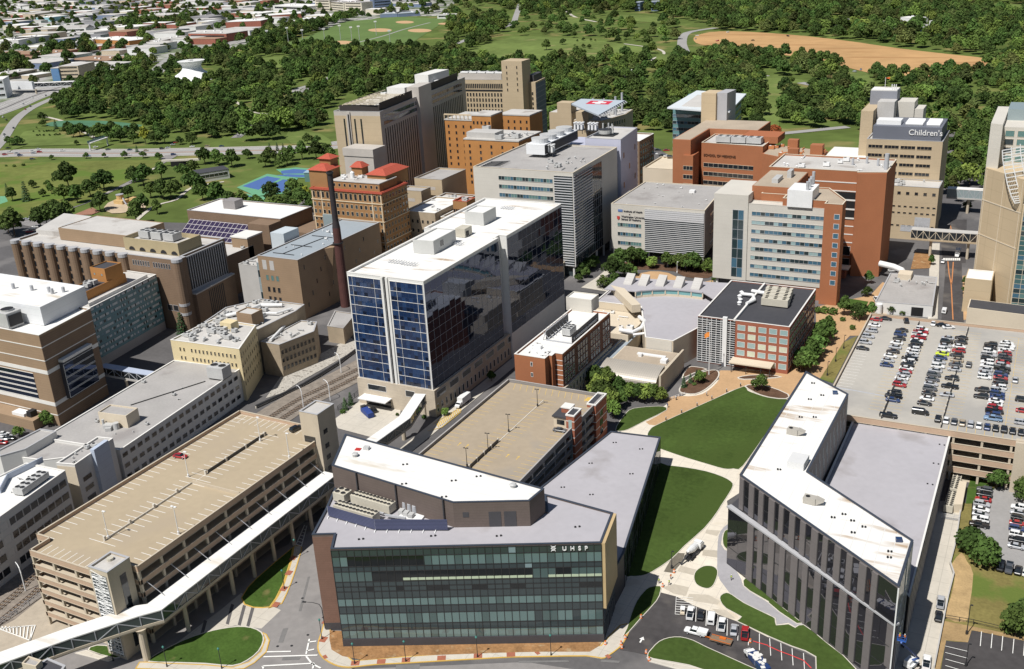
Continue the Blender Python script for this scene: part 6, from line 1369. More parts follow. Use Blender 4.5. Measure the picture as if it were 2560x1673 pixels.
rc = [q(20, x, y, 52.05) for x, y in ((680, 962), (890, 968), (935, 938), (730, 932))]; b = MB(); b.add([(v.x, v.y, 52.03) for v in rc], [(0, 1, 2, 3)]); b.build('helipad_square', M('helipad red', (.55, .03, .06), .8, .04), root)
O = (rc[0]+rc[2])/2; ux = (rc[1]-rc[0]); uy = (rc[3]-rc[0]); b = MB()
def hq(a0, b0, a1, b1, z): b.add([(O.x+ux.x*s+uy.x*t, O.y+ux.y*s+uy.y*t, z) for s, t in ((a0, b0), (a1, b0), (a1, b1), (a0, b1))], [(0, 1, 2, 3)])
hq(-.3, -.17, .3, .17, 52.05); hq(-.12, -.4, .12, .4, 52.07); b.build('helipad_cross', METW, root)
b = MB()
for k in range(14): s = hd[1]+(hd[2]-hd[1])*(k/13) ; b.bar((s.x, s.y, 51.5), (s.x+2, s.y-1, 50.5), .5)
b.build('safety_net', METG, root); wins(root, V2(-296, 698.5), V2(-289, 729.5), 4, 35, 10, 6, 1.4, 2.8, GDK, BEIGE); wins(root, V2(-338.6, 699.8), V2(-319.5, 698.5), 8, 20, 4, 3, 1.3, 2, GDK, BEIGE); rooftop(root, [V2(-317, 709), V2(-298, 709), V2(-292, 740), V2(-317, 745)], 37.2, 22, 2, RU, 2.0)
# green glass block with flying roof and tan core
root = thing('green_glass_clinic', 'green glass clinic with flat oversailing roof and tall tan core', 'building', (-222, 730, 0))
gk = ccw([q(20, 1490, 1010, 48).to_2d(), q(20, 1975, 1030, 48).to_2d(), V2(-209, 760), V2(-250, 762)])
b = MB(); b.prism(gk, 0, 48); b.build('wall', M('teal spandrel', (.14, .27, .28), .4, .08), root)
for k in range(9): strips(root, gk[0], gk[1], [5+k*4.7], 1.9, [GMD, CWG4, CWG3], COPEG, 14); strips(root, gk[1], gk[2], [5+k*4.7], 2.2, GMD, COPEG, 10)
rfp = [q(20, x, y, 52).to_2d() for x, y in ((1437, 995), (1860, 1028), (2015, 1030), (2170, 868), (1710, 838))]
b = MB(); b.prism(ccw(rfp), 51, 52); b.build('oversailing_roof', M('pale blue white roof', (.60, .64, .66), .7, .04), root)
b = MB(); b.prism(ccw([q(20, x, y, 52).to_2d() for x, y in ((1570, 985), (1860, 1000), (1870, 900), (1720, 880))]), 52, 52.3); b.build('roof_panel', GRAVL, root)
b = MB(); s = V2(-211.0, 668.8); e = V2(-200.8, 667.9); b.wallbox(s, e, 0, 63.8, 0, 14); b.build('core_tower', BEIGE2, root); b = MB(); s2_ = e-(e-s)*.02; b.wallbox(s2_, s2_+(e-s)*.7, 40, 64, -2, 16); b.build('core_cap', COPEG, root)
# red brick school of medicine
root = thing('red_brick_school', 'large red brick medical school with banded windows and lettered wall', 'building', (-170, 620, 0))
b1 = [V2(-192.5, 612), V2(-153.5, 608.5), V2(-153.5, 640), V2(-192.5, 640)]
shell(root, b1, 0, 43, ORG, GRAVL, par=.8, cope=CREAM)
b = MB(); b.prism([V2(-208, 603), V2(-196.2, 602), V2(-196.2, 640), V2(-208, 640)], 0, 46); b.prism([V2(-200.5, 600.5), V2(-194, 600.2), V2(-194, 612), V2(-200.5, 612)], 0, 37); b.prism(ax(-205, 640, -165, 672), 0, 46); b.build('brick_block', ORG, root)
b = MB(); b.prism(ax(-207.5, 603.5, -197, 671), 46, 46.1); b.prism(ax(-197, 641, -165.5, 671.5), 46, 46.1); b.build('roof', TANR, root)
for z in (28, 22.5, 17, 11.5, 6): strips(root, b1[0], b1[1], [z], 2.4, GDK, CREAM, 10, u0=.04, u1=.86); strips(root, V2(-200.3, 600.5), V2(-194.2, 600.2), [z], 2.4, GDK, CREAM, 3)
text(root, 'SCHOOL OF MEDICINE', (-191, 611.5, 34.8), (39, -3.5, 0), 2.0, M('bronze letters', (.10, .05, .03), .6, 0))
for k in range(3): chiller(root, V2(-180+k*9.5, 618), 0, 9, 6, 3.4, 42.6, 2, RU)
b = MB(); b.prism(ax(-170, 622, -148, 640), 42, 46); b.build('brick_block', ORG, root)
b3 = [V2(-153.2, 606), V2(-136, 596), V2(-118, 596), V2(-118, 622), V2(-153.2, 634)]
b = MB(); b.prism(b3, 0, 39); b.build('brick_block', ORG, root); b = MB(); b.prism(grow(b3, .8), 39, 39.1); b.build('roof', TANR, root)
for z in range(4, 36, 6): strips(root, b3[1], b3[2], [z], 2.6, GDK, CREAM, 6)
for t_ in ((-136, 597, -130, 601), (-126, 610, -119, 616), (-142, 622, -136, 627)): b = MB(); b.prism(ax(*t_), 38, 44.6); b.build('brick_turret', ORG, root)
rooftop(root, b3, 39.1, 14, 8, [M('orange plant', (.5, .2, .08), .7, .1), METW], 1.3)
b = MB(); b.box(-128, 592, 33, 18, 6, 3.4); b.build('roof_plant', METD, root); b = MB(); b.bar((-139, 590, 30), (-137, 590, 40), 1.2); b.build('exhaust_stack', METG, root)
r_ = B('beige_block', 'small cream rooftop parking block left of the medical school', [V2(-236, 625), V2(-212, 625), V2(-212, 660), V2(-236, 660)], 22, CREAM, CREAM)
r_ = B('brown_brick_block', 'narrow brown brick block with pale roof behind the laboratory tower', ax(-262, 640, -244, 668), 36, BRN, WROOF); wins(r_, V2(-244, 641), V2(-244, 667), 4, 34, 6, 7, 2, 2.4, GDK, CREAM); wins(r_, V2(-262, 640), V2(-244, 640), 4, 34, 4, 7, 2, 2.4, GDK, CREAM)
r_ = B('low_wing', 'dark low wing behind the institute building', ax(-205, 556, -150, 590), 14, BRN, TANR)
# children's hospital
root = thing('childrens_hospital', "tan hospital with dark grey rooftop sign wall reading Children's", 'hospital', (-72, 610, 0))
ch_ = [V2(-93, 601), V2(-53.2, 601), V2(-53.2, 634), V2(-93, 634)]
shell(root, ch_, 0, 51.6, BEIGE, GRAVL, par=.8, cope=COPEG)
for k in range(5):
 for j in range(4): strips(root, V2(-92+j*8.6, 601), V2(-92+j*8.6+7.6, 601), [46.6-k*4.9], 1.7, GDK, BEIGE, 4)
b = MB(); b.prism(ax(-90.5, 603, -54.5, 632), 51, 58.5, top=True); b.build('sign_wall', M('slate panel', (.14, .15, .18), .7, .05, .2), root)
text(root, "Children's", (-71.5, 602.7, 54.2), (1, 0, 0), 4.3, METW, bold=.03)
b = MB()
for k in range(4): b.tube([(-74, 608+k*4, 59.3), (-65, 608+k*4, 59.3)], 1.0, 8); b.tube([(-63, 608+k*4, 59.3), (-56, 608+k*4, 59.3)], 1.2, 8)
b.build('rooftop_tank', METW, root); b = MB(); b.box(-83, 612, 58.5, 13, 9, 2.4); b.build('rooftop_unit', RUW, root)
b = MB(); b.prism(ax(-100, 618, -93.2, 655), 0, 64); b.build('west_tower', BEIGE, root)
b = MB(); b.prism(ax(-99, 640, -84, 652), 50, 72); b.build('grey_tower', M('grey tower panel', (.24, .25, .28), .7, .05), root); b = MB(); b.prism(ax(-93, 629, -83.6, 639.8), 50, 67.5); b.build('lift_tower', CONG, root)
b = MB(); b.prism(ax(-98.8, 640.2, -84.2, 651.8), 72, 72.6); b.build('roof', WROOF, root); b = MB(); [b.cyl(x, 642, 72.6, .3, 3, 6) for x in (-87.5, -86.3, -85.2)]; b.bar((-92, 646, 72.6), (-92, 646, 79), .2); b.build('antenna', METW, root)
b = MB(); b.prism(ax(-83.4, 640, -74, 655), 50, 66); b.prism(ax(-73.9, 641, -69, 655), 50, 62); b.build('rear_block', CONW, root); b = MB(); b.add([(-92, 646, 78.6), (-89.6, 646.6, 79.2), (-89.6, 645.8, 78)], [(0, 1, 2), (2, 1, 0)]); b.build('windsock', M('windsock orange', (.8, .2, .05), .8, 0), root)
b = MB(); b.prism(ax(-118, 604, -93.2, 640), 0, 38); b.build('west_block', BEIGE, root); b = MB(); b.prism(ax(-117.5, 604.5, -93.6, 639.5), 38, 38.1); b.build('roof', WROOF, root); b = MB(); b.wallbox(V2(-115, 604), V2(-98, 604), 29, 33, .06, .2); b.build('window_band', GDK, root)
cl = [V2(-80, 584), V2(-51.2, 584), V2(-51.2, 600.8), V2(-80, 600.8)]
root = B('beige_clinic', 'beige windowed clinic block below the lettered hospital tower', [V2(-84, 583.5), V2(-51.2, 583.5), V2(-51.2, 600.8), V2(-84, 600.8)], 30, BEIGE, GRAVL, par=.6, cope=COPEG)
A_, B_ = V2(-78, 583.5), V2(-51.2, 583.5)
wins(root, A_, B_, 24.5, 27.5, 6, 1, 1.7, 1.7, GDK, BEIGE); wins(root, A_, B_, 6, 24, 9, 5, 1.5, .9, GDK, BEIGE, skip=lambda c_, r: (c_*3+r) % 3 == 0)
b = MB(); b.wallbox(V2(-62, 583.5), V2(-54, 583.5), 8, 13, .1, .2); b.wallbox(V2(-69, 583.5), V2(-54, 583.5), 4.6, 8, .1, .2); b.build('grey_panel', METG, root); rooftop(root, cl, 29.5, 5, 19, RU, 1.2)
# beige tower at the right edge with white lattice canopy
root = thing('beige_glass_tower', 'huge beige tower with green glass side and white lattice canopy at right edge', 'hospital', (0, 480, 0))
P = [V2(-8, 480.6), V2(60, 481), V2(60, 575), V2(-8, 575)]
shell(root, P, 0, 50, BEIGE2, GRAVL, par=.5, cope=CREAM)
b = MB(); b.prism([V2(-25.2, 500), V2(-8.4, 480.2), V2(-8.1, 480.4), V2(-8.1, 560), V2(-25.2, 560)], 0, 60.8); b.build('beige_wing', BEIGE2, root); b = MB(); b.prism([V2(-25.4, 501.5), V2(-20.4, 499), V2(-20.4, 546), V2(-25.4, 546)], 0, 80.5); b.build('pale_fin', CONW, root)
e0, e1 = V2(-25.2, 500), V2(-8.4, 480.2); b = MB(); [b.wallbox(e0+(e1-e0)*u-V2(.1, .1), e0+(e1-e0)*u+V2(.1, -.1), 1, 60, .12, .2) for u in (.04, .5, .96)]; b.wallbox(e0, e1, 46, 46.5, .15, .3); b.wallbox(e0, e1, 30, 30.4, .15, .3); b.build('reveal', CREAM, root)
A_, B_ = V2(-7.4, 480.6), V2(59, 481)
for k in range(11): curtain(root, A_, B_, [(1+k*4.4, 3.2+k*4.4, [0, 2]), (3.2+k*4.4, 5.4+k*4.4, [1, 0, 3])], 24, [CWG1, GGR, CWG3, CWG4], CREAM, out=.15, mw=.18)
b = MB(); b.prism(ax(-20.3, 507, 55, 545), 49.5, 78); b.build('upper_block', CONW, root); wins(root, V2(-20, 507), V2(0, 507), 62, 77, 4, 4, 3.6, 2.6, [GMD, GGR], CREAM)
b = MB(); b.prism(ax(-20, 524, 50, 544), 78, 83); b.build('glass_roof_block', CWG2, root); b = MB(); b.prism(ax(-12, 516, 50, 523.8), 78, 81.5); b.build('plant_block', GPANEL, root)
LC = [(-18.8, 484, 72.2), (-18.2, 483.4, 68.5), (-16.8, 482.6, 63.5), (-15.0, 481.6, 58), (-12.8, 480.6, 53), (-11.2, 480.2, 50.4)]; b = MB()
for k in range(17):
 t = k/16*4.99; i_ = int(t); a0 = Vector(LC[i_]).lerp(Vector(LC[i_+1]), t-i_); b.bar(a0, a0+Vector((26, 16, 3)), .34)
for j_ in range(9):
 o_ = Vector((26, 16, 3))*(j_/8)+Vector((0, 0, 2.2*math.sin(j_/8*3.1)))
 for k in range(5): b.bar(Vector(LC[k])+o_, Vector(LC[k+1])+o_, .3)
b.build('lattice_canopy', METW, root)
b = MB(); b.prism(ax(-27, 476, -16, 490), 0, 16); b.build('low_beige_block', BEIGE2, root); b = MB(); b.prism(ax(-26.6, 476.4, -16.4, 489.6), 16, 16.1); b.build('roof', WROOF, root)
b = MB(); b.prism([V2(-24, 462), V2(40, 458), V2(40, 470), V2(-24, 474)], 0, 7.2); b.build('low_front_wing', CREAM, root); b = MB(); b.prism([V2(-23.5, 462.5), V2(39, 458.5), V2(39, 469), V2(-23.5, 473)], 7.2, 7.4); b.build('roof', DKROOF, root)
# beige skybridge and far glass bridge
skywalk('skywalk', 'beige glazed skybridge with domed end crossing the street by the beige tower', [V2(-60, 556), V2(-48, 556), V2(-25, 557)], 5.5, 9, 14.5, CONG, BEIGE, GDK, CREAM, 3, [(-50, 556, .7, 9), (-32, 556.5, .7, 9)])
skywalk('skywalk', 'distant green glass bridge with white roof behind the beige clinic', [V2(-52, 648), V2(-22, 648)], 6, 9, 15, WROOF, CONG, CWG2, METG, 3, [(-40, 648, .8, 9)])
root = B('concrete_plant_building', 'low grey concrete plant building beside the striped road', [V2(-62.5, 461.5), V2(-38.2, 463.7), V2(-41, 505), V2(-62.5, 505)], 5.7, WPAINT, GRAV, par=.4, cope=COPEG)
b = MB(); b.wallbox(V2(-47, 462.9), V2(-42, 463.35), .2, 4.4, .06, .2); b.build('door', METB, root); b = MB(); b.cyl(-60.5, 460.6, 0, 1.4, 5, 12); b.build('white_tank', METW, root); rooftop(root, [V2(-62, 485), V2(-40, 485), V2(-41, 504), V2(-62, 504)], 5.4, 10, 23, RU, 1.1); b = MB(); b.prism(ax(-58, 497, -52, 504), 5.3, 8); b.build('penthouse', CREAM, root)
r2 = thing('white_pipe', 'fat white pipe bending down between the orange tower and the plant building', 'pipe', (-62, 512, 0)); b = MB(); b.tube([(-69, 514, 7), (-62, 512, 6.6), (-58, 511, 5.5), (-56, 510.5, 3), (-55.6, 510, 0)], 1.5, 12); b.build('pipe_run', METW, r2)
for r_ in [o for o in bpy.data.objects if o.type == 'EMPTY']: 
 if WN.get(r_.name) and WN[r_.name][1]: flush_windows(r_); WN[r_.name][1] = None
# ================================================================ far district
def proj(p):
 d = Vector(p)-Vector((0, 0, CAMZ)); w = d.dot(FW); return 1280+FPX*d.dot(RT)/w, 836.5-FPX*d.dot(UP)/w
def ordn(i):
 W_ = ['first', 'second', 'third', 'fourth', 'fifth', 'sixth', 'seventh', 'eighth', 'ninth', 'tenth', 'eleventh', 'twelfth']
 return W_[i] if i < 12 else '%d%s' % (i+1, {1: 'st', 2: 'nd', 3: 'rd'}.get((i+1) % 10 if (i+1) % 100 not in (11, 12, 13) else 0, 'th'))
TEAL = M('pale teal siding', (.28, .50, .55), .7, .06); WH = M('far white wall', (.66, .66, .64), .8, .08); GRW = M('far grey wall', (.34, .34, .36), .8, .1); BGW = M('far beige wall', (.50, .42, .31), .8, .08); RBW = M('far red brick', (.30, .11, .075), .9, .12); RSTR = M('red canopy', (.55, .07, .035), .7, .05); BRR = M('brown far roof', (.32, .20, .13), .9, .15); CRW = M('far cream wall', (.62, .57, .46), .8, .06); BLW = M('far blue grey wall', (.17, .22, .33), .7, .08)
FARN = []
def fb(name, label, fl, fr, H, D, wall, roof, nwin=0, gable=False, grp=None, rows=1, glassm=None):
 a_, b_ = q(*fl).to_2d(), q(*fr).to_2d(); u = (b_-a_).normalized(); v = V2(-u.y, u.x)
 P = [a_, b_, b_+v*D, a_+v*D]; r = thing(name, label, 'building' if name != 'warehouse' else 'warehouse', (*mid(P), 0), 0, grp); FARN.append((bbox(P), P, 'b'))
 b = MB(); b.prism(P, 0, H, top=False, bot=False); b.build('wall', wall, r)
 b = MB()
 if gable:
  m0, m1 = (a_+P[3])/2, (b_+P[2])/2; h2 = H+D*.22
  b.add([(a_.x, a_.y, H), (b_.x, b_.y, H), (m1.x, m1.y, h2), (m0.x, m0.y, h2), (P[2].x, P[2].y, H), (P[3].x, P[3].y, H)], [(0, 1, 2, 3), (3, 2, 4, 5), (1, 4, 2), (0, 3, 5)])
 else: b.prism(grow(P, -.3), H, H+.5)
 b.build('roof', roof, r)
 if nwin:
  for k in range(rows): strips(r, a_, b_, [H*(k+.45)/rows], H*.35/rows, glassm or GDK, wall, nwin, u0=.06, u1=.94, out=.15)
 if not gable and (b_-a_).length > 35:
  for k in range(3):
   p = a_+(b_-a_)*rnd.uniform(.15, .85)+v*D*rnd.uniform(.2, .8); b = MB(); b.box(p.x, p.y, H+.5, 4, 3, 2); b.build('rooftop_unit', METW, r)
 return r
F = fb
F('warehouse', 'pale teal sided warehouse with white roof far at upper left', (0, 340, 202), (0, 478, 200), 11, 60, TEAL, WROOF)
F('warehouse', 'large red brick warehouse with white roof and banner wall', (0, 1755, 385), (0, 2105, 390), 15, 55, RBW, GRAVL, 8)
F('warehouse', 'red brick warehouse with pale roof behind the large brick one', (0, 2095, 268), (0, 2420, 255), 14, 60, RBW, WROOF)
F('gabled_hall', 'white gabled hall with grey pitched roof among far trees', (0, 530, 305), (0, 800, 298), 9, 30, WH, GRAV, 6, True)
F('warehouse', 'long white fronted warehouse with pale roof at the far left edge', (0, -60, 440), (0, 180, 430), 12, 70, WH, WROOF)
F('warehouse', 'grey sided warehouse right of the white fronted one', (0, 185, 418), (0, 480, 382), 12, 60, GRW, WROOF)
F('warehouse', 'big beige windowless box warehouse in the upper left', (0, 1280, 208), (0, 1540, 208), 16, 70, BGW, GRAVL)
F('warehouse', 'brown flat roofed shop block with parked cars before it', (0, 185, 548), (0, 480, 545), 8, 70, RBW, BRR, 6)
F('warehouse', 'low brown roofed shop block left of the other one', (0, -40, 530), (0, 180, 545), 7, 40, RBW, BRR)
F('warehouse', 'wide brown roofed market hall with dark glass front', (0, 1000, 612), (0, 1235, 575), 8, 90, METD, BRR)
F('warehouse', 'brown low roof left of the market hall', (0, 620, 590), (0, 990, 600), 6, 55, RBW, BRR)
F('petrol_canopy', 'long red canopy with white stripe in front of brown roofs', (0, 390, 632), (0, 790, 608), 5, 14, RSTR, WROOF)
F('office_building', 'tan four storey office with blue glass corners near the highway', (0, 565, 748), (0, 745, 742), 20, 45, BGW, GRAVL, 5, rows=4)
F('office_building', 'blue glass corner block at the left end of the tan office', (0, 492, 752), (0, 562, 750), 18, 30, GB4, GRAVL)
F('warehouse', 'long low grey roofed shed left of the tan office', (0, 60, 745), (0, 350, 690), 8, 35, BGW, GRAVL, 6)
F('warehouse', 'low white roofed hall between the office and the bridge', (0, 300, 735), (0, 480, 705), 5, 25, BGW, WROOF)
F('office_building', 'white panelled building cut by the left edge', (0, -90, 925), (0, 65, 912), 24, 40, WPAN, WROOF, 4, rows=3)
F('warehouse', 'dark brick shop row along the parkway', (0, 1310, 440), (0, 1480, 440), 8, 35, RBW, GRAVL, 5)
F('warehouse', 'long curved dark shop row left of the large brick warehouse', (0, 1490, 420), (0, 1750, 372), 8, 28, RBW, GRAVL, 6)
F('warehouse', 'orange topped store with white roof', (0, 870, 400), (0, 1200, 420), 8, 50, OCH, WROOF)
F('warehouse', 'white roofed store left of the orange topped one', (0, 720, 410), (0, 865, 405), 8, 40, WH, WROOF)
F('apartment_building', 'cream apartment block with many windows at the top centre left', (10, 555, 98), (10, 690, 102), 26, 30, CRW, GRAV, 8, rows=4)
F('apartment_building', 'cream apartment block with brick centre bay', (10, 695, 100), (10, 820, 112), 22, 30, CRW, GRAV, 8, rows=4)
F('apartment_building', 'cream apartment block, rightmost of the three cream ones', (10, 828, 118), (10, 985, 122), 24, 34, CRW, GRAV, 9, rows=4)
F('office_building', 'white five storey office behind the cream apartments', (10, 1005, 88), (10, 1090, 88), 28, 40, WH, GRAV, 6, rows=4)
F('office_building', 'blue grey glass office right of the white office', (10, 1095, 92), (10, 1255, 78), 27, 50, BLW, GRAV, 8, rows=4)
F('warehouse', 'white two level hall at the top left of the apartments', (10, 160, 95), (10, 470, 108), 12, 60, WH, WROOF, 8)
F('warehouse', 'long brick warehouse with white roof beside the ball fields', (10, 0, 195), (10, 425, 165), 10, 60, RBW, WROOF)
F('warehouse', 'small white roofed shop next to the long brick warehouse', (10, 440, 205), (10, 600, 190), 6, 30, WH, WROOF)
F('warehouse', 'blue grey metal roofed shop beyond the ball fields', (10, 1150, 165), (10, 1310, 158), 7, 45, BLW, BLUEG)
F('warehouse', 'second blue grey metal roofed shop beyond the ball fields', (10, 1320, 160), (10, 1520, 145), 7, 45, BLW, BLUEG)
F('pavilion', 'white field house beside the rightmost ball diamond', (10, 1680, 176), (10, 1860, 170), 8, 20, WH, GRAVL, 6)
F('office_building', 'pale blue grey museum wing showing between far trees', (20, 1290, 105), (20, 1362, 102), 18, 30, BLW, BLUEG, 6, rows=3)
F('office_building', 'left pale blue grey museum wing between far trees', (20, 1135, 105), (20, 1185, 104), 17, 30, BLW, BLUEG, 4, rows=3)
F('pavilion', 'white pool house with pale blue roof in the woods', (20, 800, 708), (20, 935, 692), 5, 20, TEAL, WROOF)
F('pavilion', 'second white pool house right of the first', (20, 1045, 718), (20, 1150, 712), 6, 18, WH, WROOF)
F('pavilion', 'white pavilion beyond the graded field', (30, 1225, 205), (30, 1400, 215), 7, 20, WH, WROOF)
F('pavilion', 'small white pavilion right of the pond', (30, 1490, 248), (30, 1555, 250), 8, 12, WH, WROOF)
F('pavilion', 'green roofed pavilion far at upper right', (30, 2165, 215), (30, 2225, 218), 6, 15, WH, TEAL)
F('pavilion', 'white ticket hall at the far upper right', (30, 2090, 205), (30, 2150, 208), 6, 12, WH, WROOF)
F('pavilion', 'park shelter building with dark roof and white columns', (1, 1850, 140), (1, 2130, 95), 7, 16, WH, DKROOF, 6)
F('pavilion', 'tiled greenhouse with pale blue glass roof near the tennis courts', (11, 455, 130), (11, 560, 128), 7, 14, GGR, M('pale solar glass', (.35, .5, .6), .3, .05))
ind = px([(0, 8), (640, 0), (1080, 0), (1000, 26), (760, 60), (560, 105), (440, 120), (330, 150), (150, 190), (0, 200)])
ibb = bbox(ind); cnt = 0; tries = 0; far_ = []
while cnt < 190 and tries < 9000:
 tries += 1; X, Y = rnd.uniform(ibb[0], ibb[2]), rnd.uniform(ibb[1], ibb[3])
 if not inside((X, Y), ind): continue
 if any(bb[0]-45 < X < bb[2]+8 and bb[1]-32 < Y < bb[3]+8 for bb, _, k in FARN): continue
 if any(e_[0][0]-40 < X < e_[0][2]+20 and e_[0][1]-40 < Y < e_[0][3]+20 and inside((X+20, Y+12), e_[1]) for e_ in EX if e_[2] != 'pavement'): continue
 far_.append((X, Y)); Lx, Ly = rnd.uniform(30, 85), rnd.uniform(22, 60); FARN.append(((X, Y, X+Lx, Y+Ly), box4(X, Y, X+Lx, Y+Ly), 'b')); cnt += 1
 far_[-1] = (X, Y, Lx, Ly)
DKR = M('far grey roof', (.24, .235, .235), .9, .12); sets = [('white walled', WH, GRAVL), ('grey walled', GRW, DKR), ('beige walled', BGW, GRAVL), ('red brick', RBW, WROOF), ('cream walled', CRW, WROOF), ('brown roofed', RBW, BRR), ('blue grey', BLW, GRAVL)]
cnts = {}
far_.sort(key=lambda t: proj((t[0], t[1], 0))[0])
for X, Y, Lx, Ly in far_:
 k = rnd.choice([0, 0, 0, 1, 1, 2, 3, 4, 4, 5, 6]); nm, wl_, rf = sets[k]; i = cnts.get(nm, 0); cnts[nm] = i+1
 P = box4(X, Y, X+Lx, Y+Ly); h = rnd.uniform(6, 12)
 r = thing('warehouse', '%s flat roofed shed in the far district, %s such from the left' % (nm, ordn(i)), 'warehouse', (X, Y, 0), 0, 'far industrial sheds')
 b = MB(); b.prism(P, 0, h, top=False, bot=False); b.build('wall', wl_, r)
 b = MB(); b.prism(grow(P, -.3), h, h+.5)
 b.build('roof', rf, r)
# planetarium
c0 = q(0, 1793, 728); r = thing('planetarium', 'white flared planetarium shell rising from the trees', 'planetarium', c0)
prof = [(0, 36), (2, 32), (5, 25), (9, 18), (12, 14.5), (15, 13), (18, 13), (21, 14.8), (24, 18.5), (24.6, 18.6)]; n = 40; b = MB()
vs = [(c0.x+rr*math.cos(2*math.pi*i/n), c0.y+rr*math.sin(2*math.pi*i/n), z) for z, rr in prof for i in range(n)]
b.add(vs, [(k*n+i, k*n+(i+1) % n, (k+1)*n+(i+1) % n, (k+1)*n+i) for k in range(len(prof)-1) for i in range(n)]); b.build('shell', M('white shell', (.80, .80, .80), .6, .03), r, smooth=True)
b = MB(); b.cyl(c0.x, c0.y, 24, 18.2, .3, 40); b.cyl(c0.x-3, c0.y, 24.3, 5, 1.5, 12); b.build('roof', WH, r); FARN.append(((c0.x-45, c0.y-75, c0.x+45, c0.y+40), box4(c0.x-45, c0.y-75, c0.x+45, c0.y+40), 'b'))
# bridge over highway with sign panel
r = skywalk('skywalk', 'white museum bridge crossing the highway at the left', [q(0, 60, 850, 0).to_2d(), q(0, 330, 850, 0).to_2d(), q(0, 700, 835, 0).to_2d(), q(0, 770, 830, 0).to_2d()], 9, 6, 12, WROOF, WPAN, GDK, METW, 8, [(q(0, 340, 870).x, q(0, 340, 870).y, 1.2, 6)])
b = MB(); s, e = q(0, 85, 862).to_2d(), q(0, 325, 862).to_2d(); b.wallbox(s, e, 5, 15, 2, 4); b.build('sign_panel', WPAN, r)
r = thing('bridge', 'green railed footbridge ramp over the parkway', 'bridge', q(0, 920, 1320)); a_, e_ = q(0, 840, 1400), q(0, 1000, 1345); b = MB(); b.bar((a_.x, a_.y, 7.5), (e_.x, e_.y, 7.5), 4, .6); b.build('deck_slab', WH, r)
b = MB(); b.bar((a_.x, a_.y-2, 8.6), (e_.x, e_.y-2, 8.6), .15, 2.2); b.build('railing', GGR, r); b = MB(); b.cyl(a_.x, a_.y, 0, .7, 7.4, 8); b.cyl(e_.x, e_.y, 0, .7, 7.4, 8); b.build('column', WH, r)
r = thing('underpass', 'dark road underpass mouth below the parkway', 'underpass', q(0, 1680, 1520)); a_, e_ = q(0, 1585, 1545), q(0, 1780, 1530); b = MB(); b.wallbox(a_.to_2d(), e_.to_2d(), 0, 4.2, 0, 2); b.build('opening', METB, r); b = MB(); b.wallbox(a_.to_2d()-V2(8, 2), e_.to_2d()+V2(8, 2), 4.2, 5.6, .6, 3); b.build('parapet', CONC, r)
# ================================================================ vegetation
def leafmat(n_, c_, v=.42): return M(n_, c_, .9, .45, .55, fine=1.6, spec=.15, objrand=v)
LM = [leafmat('leaves deep green', (.055, .092, .023)), leafmat('leaves mid green', (.070, .120, .028)), leafmat('leaves light green', (.125, .185, .04)), leafmat('leaves yellow green', (.24, .28, .04), .2), leafmat('needles', (.045, .085, .036)), leafmat('leaves russet', (.30, .07, .03), .15), leafmat('leaves olive', (.095, .12, .036))]
BARK = M('bark', (.10, .075, .055), .95, .2, 1.0)
def leafcloud(lobes, n, sz, seed, flat=.0):
 r = random.Random(seed); b = MB(); tot = sum(l[3]**2 for l in lobes)
 for (x, y, z, R_, sq) in lobes:
  for _ in range(int(n*R_*R_/tot)):
   while True:
    d = Vector((r.gauss(0, 1), r.gauss(0, 1), r.gauss(0, 1)))
    if d.length > .1: break
   d.normalize()
   if d.z < -.55: d.z = -d.z
   k = R_*r.uniform(.72, 1.08); p = Vector((x+d.x*k, y+d.y*k, z+d.z*k*sq))
   nn = (d+Vector((r.gauss(0, .55), r.gauss(0, .55), r.gauss(0, .55)+.15))).normalized()
   t = nn.cross(Vector((r.random(), r.random(), r.random()))).normalized(); s = nn.cross(t); w_ = sz*r.uniform(.6, 1.25); h_ = w_*r.uniform(.6, 1.)
   c_ = nn*w_*.18
   b.add([p-t*w_-c_, p-s*h_*.7-t*w_*.3, p+t*w_*.6-s*h_*.8, p+t*w_-c_, p+s*h_], [(0, 1, 2, 3, 4)])
 return b
